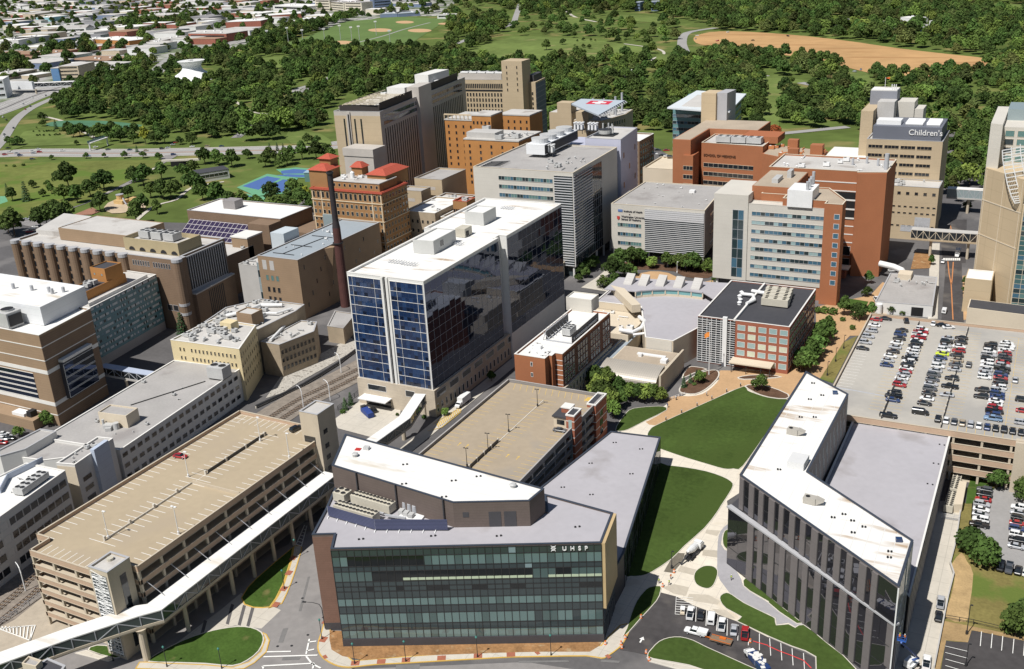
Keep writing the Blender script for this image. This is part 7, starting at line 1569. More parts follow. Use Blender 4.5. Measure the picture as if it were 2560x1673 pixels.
def crown_mesh(seed, kind):
 r = random.Random(seed); L_ = []
 if kind == 'conifer':
  b = MB()
  for k in range(9):
   z = 1.2+k*1.15; R_ = 2.9*(1-k/9.5)+.15
   for i in range(int(30*R_+6)):
    a = r.uniform(0, 6.283); rr = R_*r.uniform(.35, 1.05); p = Vector((rr*math.cos(a), rr*math.sin(a), z+r.uniform(-.3, .5)-rr*.25)); t = Vector((math.cos(a), math.sin(a), -.35)).normalized(); s = Vector((-math.sin(a), math.cos(a), r.uniform(-.3, .3)))
    w_ = r.uniform(.45, .8); b.add([p-t*w_, p-s*w_*.5, p+t*w_, p+s*w_*.5], [(0, 1, 2, 3)])
  return b
 if kind == 'round': lobes = [(0, 0, 3.6, 3.5, 1.0)]; return leafcloud(lobes, 620, .55, seed)
 if kind == 'bush': lobes = [(r.uniform(-.8, .8), r.uniform(-.8, .8), 1.0, r.uniform(.9, 1.3), .8) for _ in range(4)]; return leafcloud(lobes, 150, .42, seed)
 n = r.randint(7, 11); base = 4.2 if kind != 'tall' else 5
 L_.append((0, 0, base+3, 3.3, .95))
 for i in range(n):
  a = 6.283*i/n+r.uniform(-.4, .4); d = r.uniform(2.2, 4.2)*(1 if kind != 'tall' else .7); L_.append((d*math.cos(a), d*math.sin(a), base+r.uniform(-.6, 3.4), r.uniform(1.5, 2.7), r.uniform(.75, 1.)))
 for i in range(4): L_.append((r.uniform(-1.6, 1.6), r.uniform(-1.6, 1.6), base+r.uniform(4.2, 6.2), r.uniform(1.5, 2.3), .9))
 if kind == 'willow':
  b = leafcloud([(l[0]*.9, l[1]*.9, l[2]*.75, l[3], 1.15) for l in L_], 800, .5, seed)
  for i in range(150):
   a = r.uniform(0, 6.283); d = r.uniform(2.5, 5); z = r.uniform(1.5, 5); x, y = d*math.cos(a), d*math.sin(a); b.add([(x-.25, y, z), (x+.25, y, z), (x+.1, y, z-1.8), (x-.1, y, z-1.7)], [(0, 1, 2, 3)])
  return b
 return leafcloud(L_, 950, .78, seed)
def trunk_mesh(seed, h=5.5, r0=.38):
 r = random.Random(seed); b = MB(); b.tube([(0, 0, -.1), (.05, .05, h*.4), (.1, 0, h)], [r0, r0*.75, r0*.45], 7)
 for k in range(4): a = k*1.6+r.random(); b.tube([(0, 0, h*.55), (1.2*math.cos(a), 1.2*math.sin(a), h*.85), (2.4*math.cos(a), 2.4*math.sin(a), h*1.25)], [r0*.4, r0*.28, r0*.12], 5)
 return b
TK = {}
for k, kind, mt in (('oak_a', 'wide', 0), ('oak_b', 'wide', 1), ('oak_c', 'wide', 0), ('maple', 'tall', 1), ('light', 'wide', 2), ('yellow', 'tall', 3), ('conifer', 'conifer', 4), ('round', 'round', 1), ('bush', 'bush', 1), ('willow', 'willow', 2), ('russet', 'round', 5), ('olive', 'wide', 6)):
 TK[k] = (crown_mesh(hash(kind)*0+len(k)*7+ord(k[-1])+mt, kind).mesh('crown', LM[mt]), trunk_mesh(3, 5.5 if kind not in ('bush', 'conifer', 'round') else 1.6, .38 if kind != 'bush' else .1).mesh('trunk', BARK), kind)
KN = {'oak_a': 'dark green', 'oak_b': 'mid green', 'oak_c': 'dense dark green', 'maple': 'tall green', 'light': 'light green', 'yellow': 'yellow green', 'conifer': 'narrow conifer', 'round': 'round clipped', 'bush': 'low', 'willow': 'weeping light green', 'russet': 'russet red', 'olive': 'olive green'}
NT = {'conifer': 'conifer_tree', 'bush': 'shrub', 'round': 'round_tree', 'willow': 'willow_tree'}
def plant(k, x, y, s, zone, z=.1, sz=None):
 cm, tm, kind = TK[k]; nm = NT.get(kind, 'tree')
 r = thing(nm, '', 'shrub' if kind == 'bush' else 'tree', (x, y, z), rnd.uniform(0, 6.28), zone)
 for me, n_ in ((cm, 'crown'), (tm, 'trunk')):
  o = bpy.data.objects.new(n_, me); COL.objects.link(o); o.parent = r
 r.scale = (s, s, (sz or s)*rnd.uniform(.88, 1.15)); ZT.setdefault(zone, []).append((r, k)); return r
ZT = {}; NI = [0]
def grove(zone, cr, pts, ks, s0=.8, z=.15, sc=1.0):
 """trees given by the pixel of their foot and a size"""
 for i, t in enumerate(pts):
  p = q(cr, t[0], t[1]); k = t[3] if len(t) > 3 else ks[i % len(ks)]; s = (t[2] if len(t) > 2 else s0)*sc
  plant(k, p.x, p.y, s, zone, z); NI[0] += 1
G_ = grove
G_('trees beside the arched hall', 22, [(800, 560, .8), (860, 640, .85), (900, 700, .75), (1000, 590, .7), (1090, 600, .6), (1160, 600, .65), (1230, 610, .62), (1310, 610, .6), (1370, 610, .58), (800, 480, .9), (880, 480, .85), (1020, 660, .5), (940, 760, .6)], ['light', 'oak_b', 'light', 'maple'])
G_('trees along the brick laboratory', 32, [(350, 330, .8), (400, 250, .85), (440, 180, .85), (490, 100, .85), (520, 40, .8), (300, 340, .7), (330, 270, .8), (560, -20, .7)], ['oak_b', 'maple'])
G_('courtyard trees', 21, [(1000, 930, .95), (1090, 920, .95), (1170, 900, .9), (930, 1020, .9), (1030, 1010, .7), (1290, 930, .6, 'light'), (1430, 920, .7), (1500, 900, .85), (1620, 950, .95), (1680, 960, .9), (1560, 940, .7), (850, 1110, .75, 'willow'), (950, 1110, .7), (1800, 960, .8, 'willow'), (1880, 970, .8, 'willow'), (1960, 900, .8), (1920, 1080, .7), (1990, 1080, .7), (640, 1000, .6), (700, 960, .7), (760, 920, .6), (690, 1020, .5), (620, 1060, .4), (1100, 1000, .6)], ['oak_a', 'oak_c', 'oak_b'])
G_('plants in the flagpole bed', 22, [(1590, 480, .4, 'conifer'), (1650, 440, .35, 'conifer'), (1710, 390, .35, 'conifer'), (1740, 440, .45, 'light'), (1780, 420, .5, 'bush'), (1690, 460, .6, 'bush')], ['bush'])
G_('bushy tree in the round mulch bed', 22, [(2290, 510, .55, 'oak_b')], ['oak_b'])
G_('round trees on the dry bank', 33, [(1870, 470, 1.15, 'round'), (1990, 600, 1.2, 'round')], ['round'])
G_('shrubs by the lower right lot', 33, [(2290, 1240, .7), (2360, 1210, .8), (2200, 1210, 1.2, 'bush'), (2390, 1270, .6)], ['oak_b', 'oak_a'])
G_('trees by the beige deck ramp', 32, [(2110, 1420, .55), (2350, 1420, .75), (2360, 1530, .6)], ['oak_b', 'olive'])
G_('plants along the striped tower drive', 31, [(700, 1370, .7), (830, 1400, .7), (950, 1390, .55), (910, 1190, .45), (930, 1070, .5), (600, 1360, 1.4, 'bush'), (520, 1350, 1.4, 'bush'), (460, 1340, 1.3, 'bush'), (860, 1400, .6), (1140, 1350, .4), (1240, 1360, 1.2, 'bush'), (690, 1420, .9, 'bush'), (780, 1500, .9, 'bush')], ['maple', 'oak_c'])
G_('street trees by the beige tower', 31, [(1820, 1085, .35), (1830, 1170, .35), (1840, 1280, .5), (1840, 390, .5), (1510, 900, .4), (1760, 310, .5), (1860, 310, .5), (1910, 300, .5)], ['maple', 'oak_c'])
G_('shrubs by the tower forecourt', 12, [(830, 690, .45, 'conifer'), (880, 640, .45, 'conifer'), (1310, 740, .5, 'bush'), (1750, 740, .3, 'light'), (800, 720, .8, 'bush'), (2180, 420, .4), (1560, 770, .7, 'bush')], ['maple'])
G_('shrub by the banded building', 2, [(450, 830, .5), (180, 930, .4)], ['oak_b'])
G_('narrow tree against the round pier building', 1, [(1690, 1530, .9, 'conifer')], ['conifer'])
G_('trees in the left park', 1, [(640, 190, 1.2), (970, 210, 1.1), (250, 310, .95, 'conifer'), (120, 310, .7), (70, 235, .5, 'conifer'), (310, 190, .4), (600, 310, .9), (720, 330, .9), (840, 270, .95), (930, 400, .8), (1330, 160, 1.0), (1500, 110, .9), (1510, 290, .9), (1590, 290, .9), (1190, 280, .6), (1270, 520, .9), (1330, 400, .8), (1820, 240, 1.1), (1880, 300, .8), (2020, 360, 1.2), (2140, 390, .9), (550, 530, 1.3), (440, 540, .9), (640, 500, .9), (140, 630, 1.1), (1780, 60, .8), (440, 170, .35), (480, 245, .5), (405, 270, .4), (1240, 130, .8), (1700, 90, .8), (1460, 430, .6), (380, 560, .9), (80, 600, .8), (2230, 400, .8), (1400, 280, .8), (1640, 240, .6)], ['oak_a', 'oak_c', 'oak_b', 'maple'], sc=1.35)
G_('trees by the tennis courts', 11, [(360, 250, .9), (470, 310, .6, 'yellow'), (150, 300, .9), (230, 500, 1.1), (320, 520, 1.1), (440, 360, .9), (520, 400, .8), (100, 560, 1.0), (180, 560, .9), (20, 400, .8), (300, 330, .7), (40, 310, .5, 'bush'), (400, 420, 1.5, 'bush')], ['oak_b', 'oak_a', 'oak_c'], sc=1.3)
G_('trees along the parkway', 0, [(1900, 1520, .9), (2020, 1530, .8), (2150, 1545, 1.0), (2300, 1470, .6), (1270, 1410, .5, 'conifer'), (1160, 1468, .45), (1330, 1465, .45), (1475, 1480, .45), (970, 1460, .3), (480, 1480, .3), (800, 1470, .35), (90, 1345, .6), (180, 1350, .7), (130, 1350, .6), (710, 1345, .35), (1670, 1340, .5), (1780, 1335, .8), (1530, 1330, 1.0), (1440, 1335, .9), (1350, 1335, .9, 'yellow'), (1240, 1330, .8), (1120, 1320, .8), (1030, 1310, .7), (60, 1545, .6, 'bush'), (220, 1540, .9, 'bush'), (130, 1550, .9, 'bush')], ['oak_c', 'oak_b', 'oak_a'], sc=1.3)
G_('trees before the hospital slab', 10, [(130, 1400, .5, 'conifer'), (200, 1400, .5, 'conifer'), (255, 1400, .5, 'conifer'), (130, 1510, .9), (290, 1530, .9), (430, 1480, 1.0), (560, 1470, 1.0), (650, 1450, .8), (700, 1480, .7), (480, 1340, .7), (560, 1340, .6), (330, 1490, .8), (90, 1545, .8), (220, 1550, .7)], ['oak_a', 'oak_c', 'maple'], sc=1.25)
G_('trees by the lagoon', 0, [(620+i*62, 1245+(i*29) % 40, .9+(i % 3)*.18) for i in range(11)]+[(640, 1215, .8), (520, 1195, .9, 'conifer'), (400, 1120, .9), (400, 1170, .7)], ['oak_a', 'oak_c', 'oak_b'])
random_young = [(340+int(60*math.sin(i*1.7))+i*9, 1190+(i*37) % 75, .17) for i in range(26)]
G_('young saplings on the highway bank', 0, random_young, ['oak_c'])
G_('young trees on the far meadow', 20, [(605, 388, .35), (660, 380, .5), (730, 385, .4), (600, 450, .4), (660, 445, .55), (715, 455, .6), (320, 465, 1.3), (470, 415, .9), (575, 350, 1.0), (1050, 385, .4), (960, 380, .4), (860, 555, .3), (1310, 420, .5), (580, 430, .3), (770, 385, .3)], ['oak_a', 'oak_c'])
G_('trees by the graded field', 30, [(255, 580, .95), (460, 600, 1.0), (545, 575, 1.05), (700, 700, 1.0), (980, 720, 1.2), (1060, 740, 1.3), (1130, 730, 1.2), (1250, 720, 1.2), (1660, 700, 1.3), (1830, 690, 1.2), (1750, 720, 1.1), (1490, 720, .9), (610, 690, .8), (1010, 690, 1.1)], ['oak_a', 'oak_c'])
G_('russet tree behind the medical school', 30, [(60, 1270, 1.5, 'russet')], ['russet'])
# ---- woods: nearest become trees of their own, the far ones one mass
WOODS = [([(135, 255), (200, 190), (300, 160), (420, 150), (560, 200), (640, 240), (625, 300), (560, 345), (450, 355), (380, 340), (350, 305), (260, 300), (150, 300)], 12.5, 'the left park wood'),
 ([(560, 150), (640, 112), (700, 100), (760, 95), (880, 112), (1000, 128), (1150, 130), (1250, 160), (1180, 190), (1000, 205), (850, 180), (740, 205), (640, 240), (560, 200)], 13.5, 'the ball field wood'),
 ([(640, 240), (850, 165), (1250, 160), (1290, 200), (1170, 300), (850, 235), (800, 330), (700, 335), (640, 320)], 13, 'the hospital wood'),
 ([(1250, 155), (1400, 148), (1560, 150), (1720, 150), (1900, 180), (2000, 240), (1960, 345), (1880, 330), (1700, 330), (1500, 335), (1420, 345), (1350, 330), (1320, 300), (1300, 200)], 12.5, 'the central wood'),
 ([(1740, 140), (1800, 125), (1930, 140), (2050, 155), (2120, 175), (2200, 195), (2330, 200), (2410, 185), (2480, 150), (2560, 140), (2760, 200), (2760, 420), (2480, 430), (2360, 430), (2330, 340), (2160, 330), (1980, 330), (1900, 300), (1800, 200)], 13, 'the right hand wood'),
 ([(2340, 420), (2560, 300), (2560, 420), (2460, 480), (2340, 500)], 12, 'the beige tower wood'),
 ([(1190, 0), (1500, -20), (2560, -60), (2800, 60), (2560, 140), (2470, 145), (2380, 135), (2080, 96), (1920, 82), (1800, 77), (1740, 60), (1650, 35), (1500, 28), (1300, 35)], 17, 'far wood'),
 ([(1180, 45), (1300, 30), (1500, 30), (1700, 60), (1720, 150), (1560, 150), (1260, 160), (1150, 135)], 34, 'far park'),
 ([(1120, 60), (1200, 40), (1290, 60), (1200, 120), (1130, 125)], 20, 'far park'),
 ([(0, 0), (1250, -20), (1180, 40), (960, 45), (640, 118), (430, 150), (130, 240), (0, 230)], 38, 'district'),
 ([(250, 62), (460, 40), (500, 50), (460, 62), (330, 82)], 17, 'district'), ([(400, 150), (560, 120), (580, 140), (560, 165), (420, 165)], 13, 'district'), ([(640, 120), (880, 40), (890, 52), (660, 130)], 17, 'district'), ([(640, 95), (780, 58), (790, 75), (640, 130)], 17, 'district'),
 ([(120, 130), (230, 105), (240, 150), (160, 165), (60, 190), (0, 190), (0, 150)], 18, 'district'), ([(560, 330), (800, 240), (800, 370), (700, 372), (600, 372)], 20, 'the hospital park strip')]
for n_ in ('hospital_tower', 'hospital_tower.001', 'helipad_building', 'green_glass_clinic', 'red_brick_school', 'childrens_hospital', 'beige_clinic', 'beige_glass_tower', 'orange_brick_hospital'):
 r = bpy.data.objects[n_]; xs, ys = [], []
 for c_ in r.children:
  w_ = wloc(c_)
  for v in c_.data.vertices: xs.append(v.co.x+w_.x); ys.append(v.co.y+w_.y)
 FARN.append(((min(xs)-5, min(ys)-5, max(xs)+5, max(ys)+5), box4(min(xs)-5, min(ys)-5, max(xs)+5, max(ys)+5), 'b'))
XS = EX+FARN; cand = []; rt = random.Random(5)
for P, spc, zone in WOODS:
 spc *= 1.12; P = px(P); bb = bbox(P); ex = [e for e in XS if e[2] != 'pavement' and not (e[0][0] > bb[2] or e[0][2] < bb[0] or e[0][1] > bb[3] or e[0][3] < bb[1])]
 nx_, ny_ = int((bb[2]-bb[0])/spc)+1, int((bb[3]-bb[1])/spc)+1
 for i in range(nx_):
  for j in range(ny_):
   if spc < 18 and noise.noise((i*spc/46+.5, j*spc/46+.3, 7)) > .24: continue
   x = bb[0]+(i+rt.uniform(-.1, 1.1))*spc; y = bb[1]+(j+rt.uniform(-.1, 1.1))*spc
   if not inside((x, y), P): continue
   if spc > 15 and rt.random() < .12: continue
   bad = False
   for e in ex:
    eb = e[0]
    if eb[0]-4 < x < eb[2]+4 and eb[1]-4 < y < eb[3]+4 and (inside((x, y), e[1]) or (e[2] != 'meadow' and any(inside((x+dx, y+dy), e[1]) for dx, dy in ((3.5, 0), (-3.5, 0), (0, 3.5), (0, -3.5))))): bad = True; break
   if bad: continue
   u, v = proj((x, y, 5))
   if not (-60 < u < 2620 and -40 < v < 1000): continue
   cand.append((math.hypot(x, y), x, y, spc, zone))
cand.sort(); nind = max(0, 298-NI[0])
ks = ['oak_a', 'oak_c', 'oak_b', 'oak_b', 'maple', 'light', 'olive', 'oak_c', 'oak_b', 'maple', 'light']
for d_, x, y, spc, zone in cand[:nind]:
 plant(rt.choice(ks), x, y, rt.uniform(.7, 1.45)*spc/12.5, 'trees in '+zone, 0)
for zone, L_ in ZT.items():
 L_.sort(key=lambda t: proj(t[0].location)[0]); N_ = len(L_)
 for i, (r, k) in enumerate(L_):
  what = {'bush': 'shrub', 'conifer': 'tree'}.get(k, 'tree')
  r['label'] = ('%s %s, %s from left of the %s' % (KN[k].replace('narrow conifer', 'conifer').replace('weeping light green','weeping'), what, ordn(i), zone)) if N_ > 1 else '%s, %s' % (KN[k]+' '+what, zone)
me = bpy.data.meshes.new('wood'); rest = cand[nind:]
me.from_pydata([(x, y, 0) for _, x, y, _, _ in rest], [], [])
at = me.attributes.new('s', 'FLOAT', 'POINT'); at.data.foreach_set('value', [rt.uniform(.6, 1.4)*min(spc, 19)/12.5*(1.0 if spc < 25 else .85) for _, _, _, spc, _ in rest])
at = me.attributes.new('r', 'FLOAT', 'POINT'); at.data.foreach_set('value', [rt.uniform(0, 6.28) for _ in rest])
at = me.attributes.new('k', 'INT', 'POINT'); at.data.foreach_set('value', [rt.choice([0, 2, 1, 4, 0, 2] if noise.noise((x/60, y/60, 3)) < 0 else [1, 3, 5, 4, 1, 5, 3]) for _, x, y, _, _ in rest])
wo = bpy.data.objects.new('wood', me); COL.objects.link(wo); wo['kind'] = 'stuff'
ng = bpy.data.node_groups.new('wood', 'GeometryNodeTree'); ng.interface.new_socket('Geometry', in_out='INPUT', socket_type='NodeSocketGeometry'); ng.interface.new_socket('Geometry', in_out='OUTPUT', socket_type='NodeSocketGeometry')
N = ng.nodes; Lk = ng.links; gi = N.new('NodeGroupInput'); go = N.new('NodeGroupOutput'); iop = N.new('GeometryNodeInstanceOnPoints'); g2i = N.new('GeometryNodeJoinGeometry')
src = {}
for zl_ in ZT.values():
 for r, k in zl_:
  if k not in src: src[k] = [c_ for c_ in r.children if c_.name.startswith('crown')][0]
for k in reversed(['oak_a', 'oak_b', 'oak_c', 'maple', 'olive', 'light']):
 oi = N.new('GeometryNodeObjectInfo'); oi.inputs['Object'].default_value = src[k]; oi.inputs['As Instance'].default_value = True; oi.transform_space = 'ORIGINAL'; Lk.new(oi.outputs['Geometry'], g2i.inputs[0])
def na(n_, t): a = N.new('GeometryNodeInputNamedAttribute'); a.data_type = t; a.inputs[0].default_value = n_; return a.outputs[0]
Lk.new(gi.outputs[0], iop.inputs['Points']); Lk.new(g2i.outputs[0], iop.inputs['Instance']); iop.inputs['Pick Instance'].default_value = True
Lk.new(na('k', 'INT'), iop.inputs['Instance Index']); cx_ = N.new('ShaderNodeCombineXYZ'); Lk.new(na('r', 'FLOAT'), cx_.inputs[2]); Lk.new(cx_.outputs[0], iop.inputs['Rotation']); Lk.new(na('s', 'FLOAT'), iop.inputs['Scale']); Lk.new(iop.outputs[0], go.inputs[0])
md = wo.modifiers.new('wood', 'NODES'); md.node_group = ng
print('trees', NI[0], len(cand))
# ================================================================ vehicles
CARC = {'W': ('white', (.78, .78, .77)), 'K': ('black', (.012, .012, .014)), 'S': ('silver', (.42, .43, .45)), 'G': ('dark grey', (.085, .09, .10)), 'R': ('red', (.36, .015, .02)), 'B': ('navy blue', (.02, .045, .14)), 'T': ('tan', (.38, .31, .22)), 'Y': ('lime yellow', (.62, .75, .03)), 'L': ('pale blue', (.22, .33, .48)), 'O': ('orange', (.65, .16, .02))}
CM = {k: M(v[0]+' car paint', v[1], .28, .0, spec=.6, coat=.6) for k, v in CARC.items()}
CG = M('car glass', (.015, .02, .025), .06, 0, spec=.8); TYRE = M('tyre rubber', (.015, .015, .016), .9, 0); RIM = M('wheel rim', (.4, .4, .42), .35, 0, .8); LENS = M('tail lens', (.35, .01, .01), .3, 0); HEADL = M('head lens', (.8, .8, .78), .2, 0)
def sect(b, rows, m=0):
 """loft of 8-point sections: (x, z0, z1, half width, bevel)"""
 vs = []
 for x, z0, z1, w_, e in rows: vs += [(x, -w_*.92, z0), (x, -w_, z0+e), (x, -w_, z1-e), (x, -w_*.86, z1), (x, w_*.86, z1), (x, w_, z1-e), (x, w_, z0+e), (x, w_*.92, z0)]
 n = 8; k = len(rows); b.add(vs, [(i*n+j, i*n+(j+1) % n, (i+1)*n+(j+1) % n, (i+1)*n+j) for i in range(k-1) for j in range(n)]+[tuple(range(n)), tuple(range((k-1)*n, k*n))][::1], m)
def cabin(b, x0, x1, xa, xb, z0, z1, w0, w1, m=0, top=None):
 vs = [(x0, -w0, z0), (x1, -w0, z0), (x1, w0, z0), (x0, w0, z0), (xa, -w1, z1), (xb, -w1, z1), (xb, w1, z1), (xa, w1, z1)]
 b.add(vs, [(0, 1, 5, 4), (1, 2, 6, 5), (2, 3, 7, 6), (3, 0, 4, 7)], m); b.add(vs[4:], [(0, 1, 2, 3)], m if top is None else top)
def carmesh(kind):
 b = MB(); g_ = MB()
 if kind == 'sedan':
  sect(b, [(-2.35, .38, .78, .74, .1), (-2.2, .26, .95, .85, .12), (-1.4, .22, .98, .9, .12), (0, .2, .95, .91, .12), (1.1, .22, .94, .9, .12), (2.0, .26, .82, .86, .12), (2.36, .36, .64, .72, .08)])
  cabin(g_, -1.75, 1.15, -1.0, .35, .93, 1.42, .82, .62); b.add([(-1.0, -.63, 1.43), (.35, -.63, 1.43), (.35, .63, 1.43), (-1.0, .63, 1.43), (-.9, -.55, 1.47), (.25, -.55, 1.47), (.25, .55, 1.47), (-.9, .55, 1.47)], [(0, 1, 5, 4), (1, 2, 6, 5), (2, 3, 7, 6), (3, 0, 4, 7), (4, 5, 6, 7)])
  wx = (-1.4, 1.42)
 elif kind == 'suv':
  sect(b, [(-2.35, .4, 1.0, .82, .1), (-2.25, .3, 1.12, .9, .12), (0, .26, 1.1, .94, .12), (1.2, .28, 1.08, .93, .12), (2.1, .32, .98, .88, .12), (2.36, .42, .8, .76, .08)])
  cabin(g_, -2.25, 1.15, -1.95, .35, 1.08, 1.7, .87, .7); b.add([(-2.0, -.72, 1.71), (.38, -.72, 1.71), (.38, .72, 1.71), (-2.0, .72, 1.71), (-1.9, -.64, 1.76), (.28, -.64, 1.76), (.28, .64, 1.76), (-1.9, .64, 1.76)], [(0, 1, 5, 4), (1, 2, 6, 5), (2, 3, 7, 6), (3, 0, 4, 7), (4, 5, 6, 7)])
  for s in (-1, 1): 
   for xx in (-.95, -.0): b.bar((xx, s*.86, 1.08), (xx+.02, s*.71, 1.7), .09)
  wx = (-1.4, 1.42)
 elif kind == 'pickup':
  sect(b, [(-2.8, .45, 1.05, .9, .08), (-.6, .35, 1.08, .95, .1), (1.2, .35, 1.1, .95, .1), (2.4, .38, 1.05, .92, .12), (2.75, .45, .9, .84, .08)])
  cabin(g_, -.75, 1.35, -.6, .75, 1.08, 1.78, .86, .72); b.add([(-.62, -.73, 1.79), (.75, -.73, 1.79), (.75, .73, 1.79), (-.62, .73, 1.79), (-.55, -.66, 1.84), (.66, -.66, 1.84), (.66, .66, 1.84), (-.55, .66, 1.84)], [(0, 1, 5, 4), (1, 2, 6, 5), (2, 3, 7, 6), (3, 0, 4, 7), (4, 5, 6, 7)])
  g_.add([(-2.7, -.75, 1.09), (-.8, -.75, 1.09), (-.8, .75, 1.09), (-2.7, .75, 1.09)], [(0, 1, 2, 3)])
  for s in (-1, 1): b.bar((-2.75, s*.84, 1.15), (-.75, s*.84, 1.15), .16)
  b.bar((-2.75, -.84, 1.12), (-2.75, .84, 1.12), .12, .2); wx = (-1.75, 1.75)
 else:
  sect(b, [(-2.7, .4, 1.2, .9, .1), (-2.6, .32, 2.0, .95, .15), (.9, .3, 2.05, .96, .15), (1.4, .32, 1.5, .95, .12), (2.3, .35, 1.1, .92, .12), (2.6, .45, .9, .84, .08)])
  cabin(g_, .85, 1.75, .9, 1.15, 1.2, 1.95, .9, .8); g_.wallbox(V2(-2.3, -.97), V2(.7, -.97), 1.25, 1.7, .0, .02); g_.wallbox(V2(.7, .97), V2(-2.3, .97), 1.25, 1.7, .0, .02); g_.wallbox(V2(-2.72, .6), V2(-2.72, -.6), 1.2, 1.75, .02, .06); wx = (-1.65, 1.6)
 wh = MB(); n = 12; vs = [(.34*math.cos(6.283*i/n), y, .34*math.sin(6.283*i/n)) for y in (-.11, .11) for i in range(n)]
 wh.add(vs, [(i, (i+1) % n, n+(i+1) % n, n+i) for i in range(n)]+[tuple(range(n)), tuple(range(2*n-1, n-1, -1))]); 
 rim = [(x*.6, -.12, z*.6) for x, _, z in vs[:n]]+[(x*.6, .12, z*.6) for x, _, z in vs[:n]]; rb_ = MB(); rb_.add(rim, [tuple(range(n)), tuple(range(2*n-1, n-1, -1))])
 return b, g_, (wh, rb_), wx
CK = {}; CBODY = {}
for kd in ('sedan', 'suv', 'pickup', 'van'):
 b, g_, wh, wx = carmesh(kd); CK[kd] = (b, g_.mesh('windows', CG), (wh[0].mesh('wheel', TYRE), wh[1].mesh('rim', RIM)), wx)
def car(kind, colr, x, y, z, rz, label, group=None, simple=False, name=None):
 b, gm, wm, wx = CK[kind]
 if (kind, colr) not in CBODY: CBODY[(kind, colr)] = b.mesh('body', CM[colr])
 nm = name or {'sedan': 'parked_car', 'suv': 'parked_car', 'pickup': 'pickup_truck', 'van': 'van'}[kind]
 r = thing(nm, label, {'sedan': 'car', 'suv': 'car', 'pickup': 'pickup', 'van': 'van'}[kind], (x, y, z), rz, group)
 def ad(me, n_, loc=(0, 0, 0)):
  o = bpy.data.objects.new(n_, me); COL.objects.link(o); o.parent = r; o.location = loc; return o
 ad(CBODY[(kind, colr)], 'body'); ad(gm, 'windows'); tm_, rm_ = wm
 if not simple:
  hw = .88 if kind != 'pickup' else .9
  for xx in wx:
   for s in (-1, 1): k = ad(tm_, 'wheel', (xx, s*hw, .34)); o = bpy.data.objects.new('rim', rm_); COL.objects.link(o); o.parent = k
 return r
def row(name, cr0, p0, cr1, p1, cols, zz, rz, kinds=None, flip=None, seed=0, jit=.25):
 a_ = q(cr0, p0[0], p0[1], zz+.7); e = q(cr1, p1[0], p1[1], zz+.7); n = len(cols); r_ = random.Random(seed)
 for i, c_ in enumerate(cols):
  if c_ == '-': continue
  t = i/(max(n-1, 1)); kd = (kinds[i] if kinds else r_.choice('sssuusup'))
  kd = {'s': 'sedan', 'u': 'suv', 'p': 'pickup', 'v': 'van'}[kd]
  p = a_+(e-a_)*t
  car(kd, c_, p.x+r_.uniform(-jit, jit), p.y, zz, rz+r_.choice((0, math.pi))+r_.uniform(-.03, .03), '%s %s, %s from far end of %s' % (CARC[c_][0], {'sedan': 'car', 'suv': 'estate car', 'pickup': 'pickup', 'van': 'van'}[kd], ordn(i), name), 'cars in '+name)
Z_ = ZR+.01
row('the leftmost deck row', 31, (1000, 1400), 32, (880, 112), 'RWSSSK', Z_, 0, 'ssuuus')
row('the left barrier row, near side', 31, (1245, 1500), 32, (1092, 265), 'KBKWSKWSB', Z_, 0, seed=2)
row('the left barrier row, far side', 31, (1425, 1490), 32, (1212, 450), 'WRWRWKKWWSKWKWRSWSR', Z_, 0, seed=3)
row('the short row by the stairs', 32, (1168, 522), 32, (1155, 588), 'KKB', Z_, 0)
row('the middle barrier row, near side', 32, (1660, 15), 32, (1450, 620), 'SKSWYBSWSGGSGKWK', Z_, 0, 'sususssusussusss', seed=5)
row('the middle barrier row, far side', 32, (1792, 15), 32, (1722, 305), 'KKWRKTGS', Z_, 0, seed=6)
row('the sparse middle row', 32, (1698, 390), 32, (1652, 540), 'KKS', Z_, 0, 'ups')
row('the right double row, near side', 32, (2066, 78), 32, (2003, 378), 'KKWSKWWSSW', Z_, 0, seed=8)
row('the pair below the right double row', 32, (1976, 497), 32, (1966, 557), 'KK', Z_, 0, 'uu')
row('the right double row, far side', 32, (2215, 62), 32, (2080, 762), 'WWWWRGKRSKKBRKKWSBBWWRKBL', Z_, 0, seed=10)
a_, e = q(32, 1575, 762, Z_+.7), q(32, 2345, 885, Z_+.7)
for i, c_ in enumerate('KWGTSWBKKKK'): p = a_+(e-a_)*(i/10); car('sedan' if i % 4 else 'suv', c_, p.x, p.y, Z_, math.pi/2+.02, '%s car facing the front parapet of the beige deck, %s from the left' % (CARC[c_][0], ordn(i)), 'cars along the front parapet')
for x, y, c_, kd, rz, lb in ((1860, 262, 'G', 'suv', 1.57, 'dark grey estate car driving down the middle aisle of the beige deck'), (2290, 402, 'S', 'sedan', 1.57, 'silver car driving in the right aisle of the beige deck'), (2358, 590, 'K', 'suv', 0, 'black car at the right edge of the beige deck'), (2366, 690, 'R', 'sedan', 0, 'red car cut by the right edge of the beige deck'), (2352, 800, 'S', 'suv', 0, 'silver car at the right edge behind the parapet row'), (1412, 706, 'K', 'van', 0, 'big black van beside the middle barrier end'), (1115, 735, 'K', 'pickup', 0, 'black pickup beside the white stair of the beige deck')):
 p = q(32, x, y, Z_+.7); car(kd, c_, p.x, p.y, Z_, rz, lb)
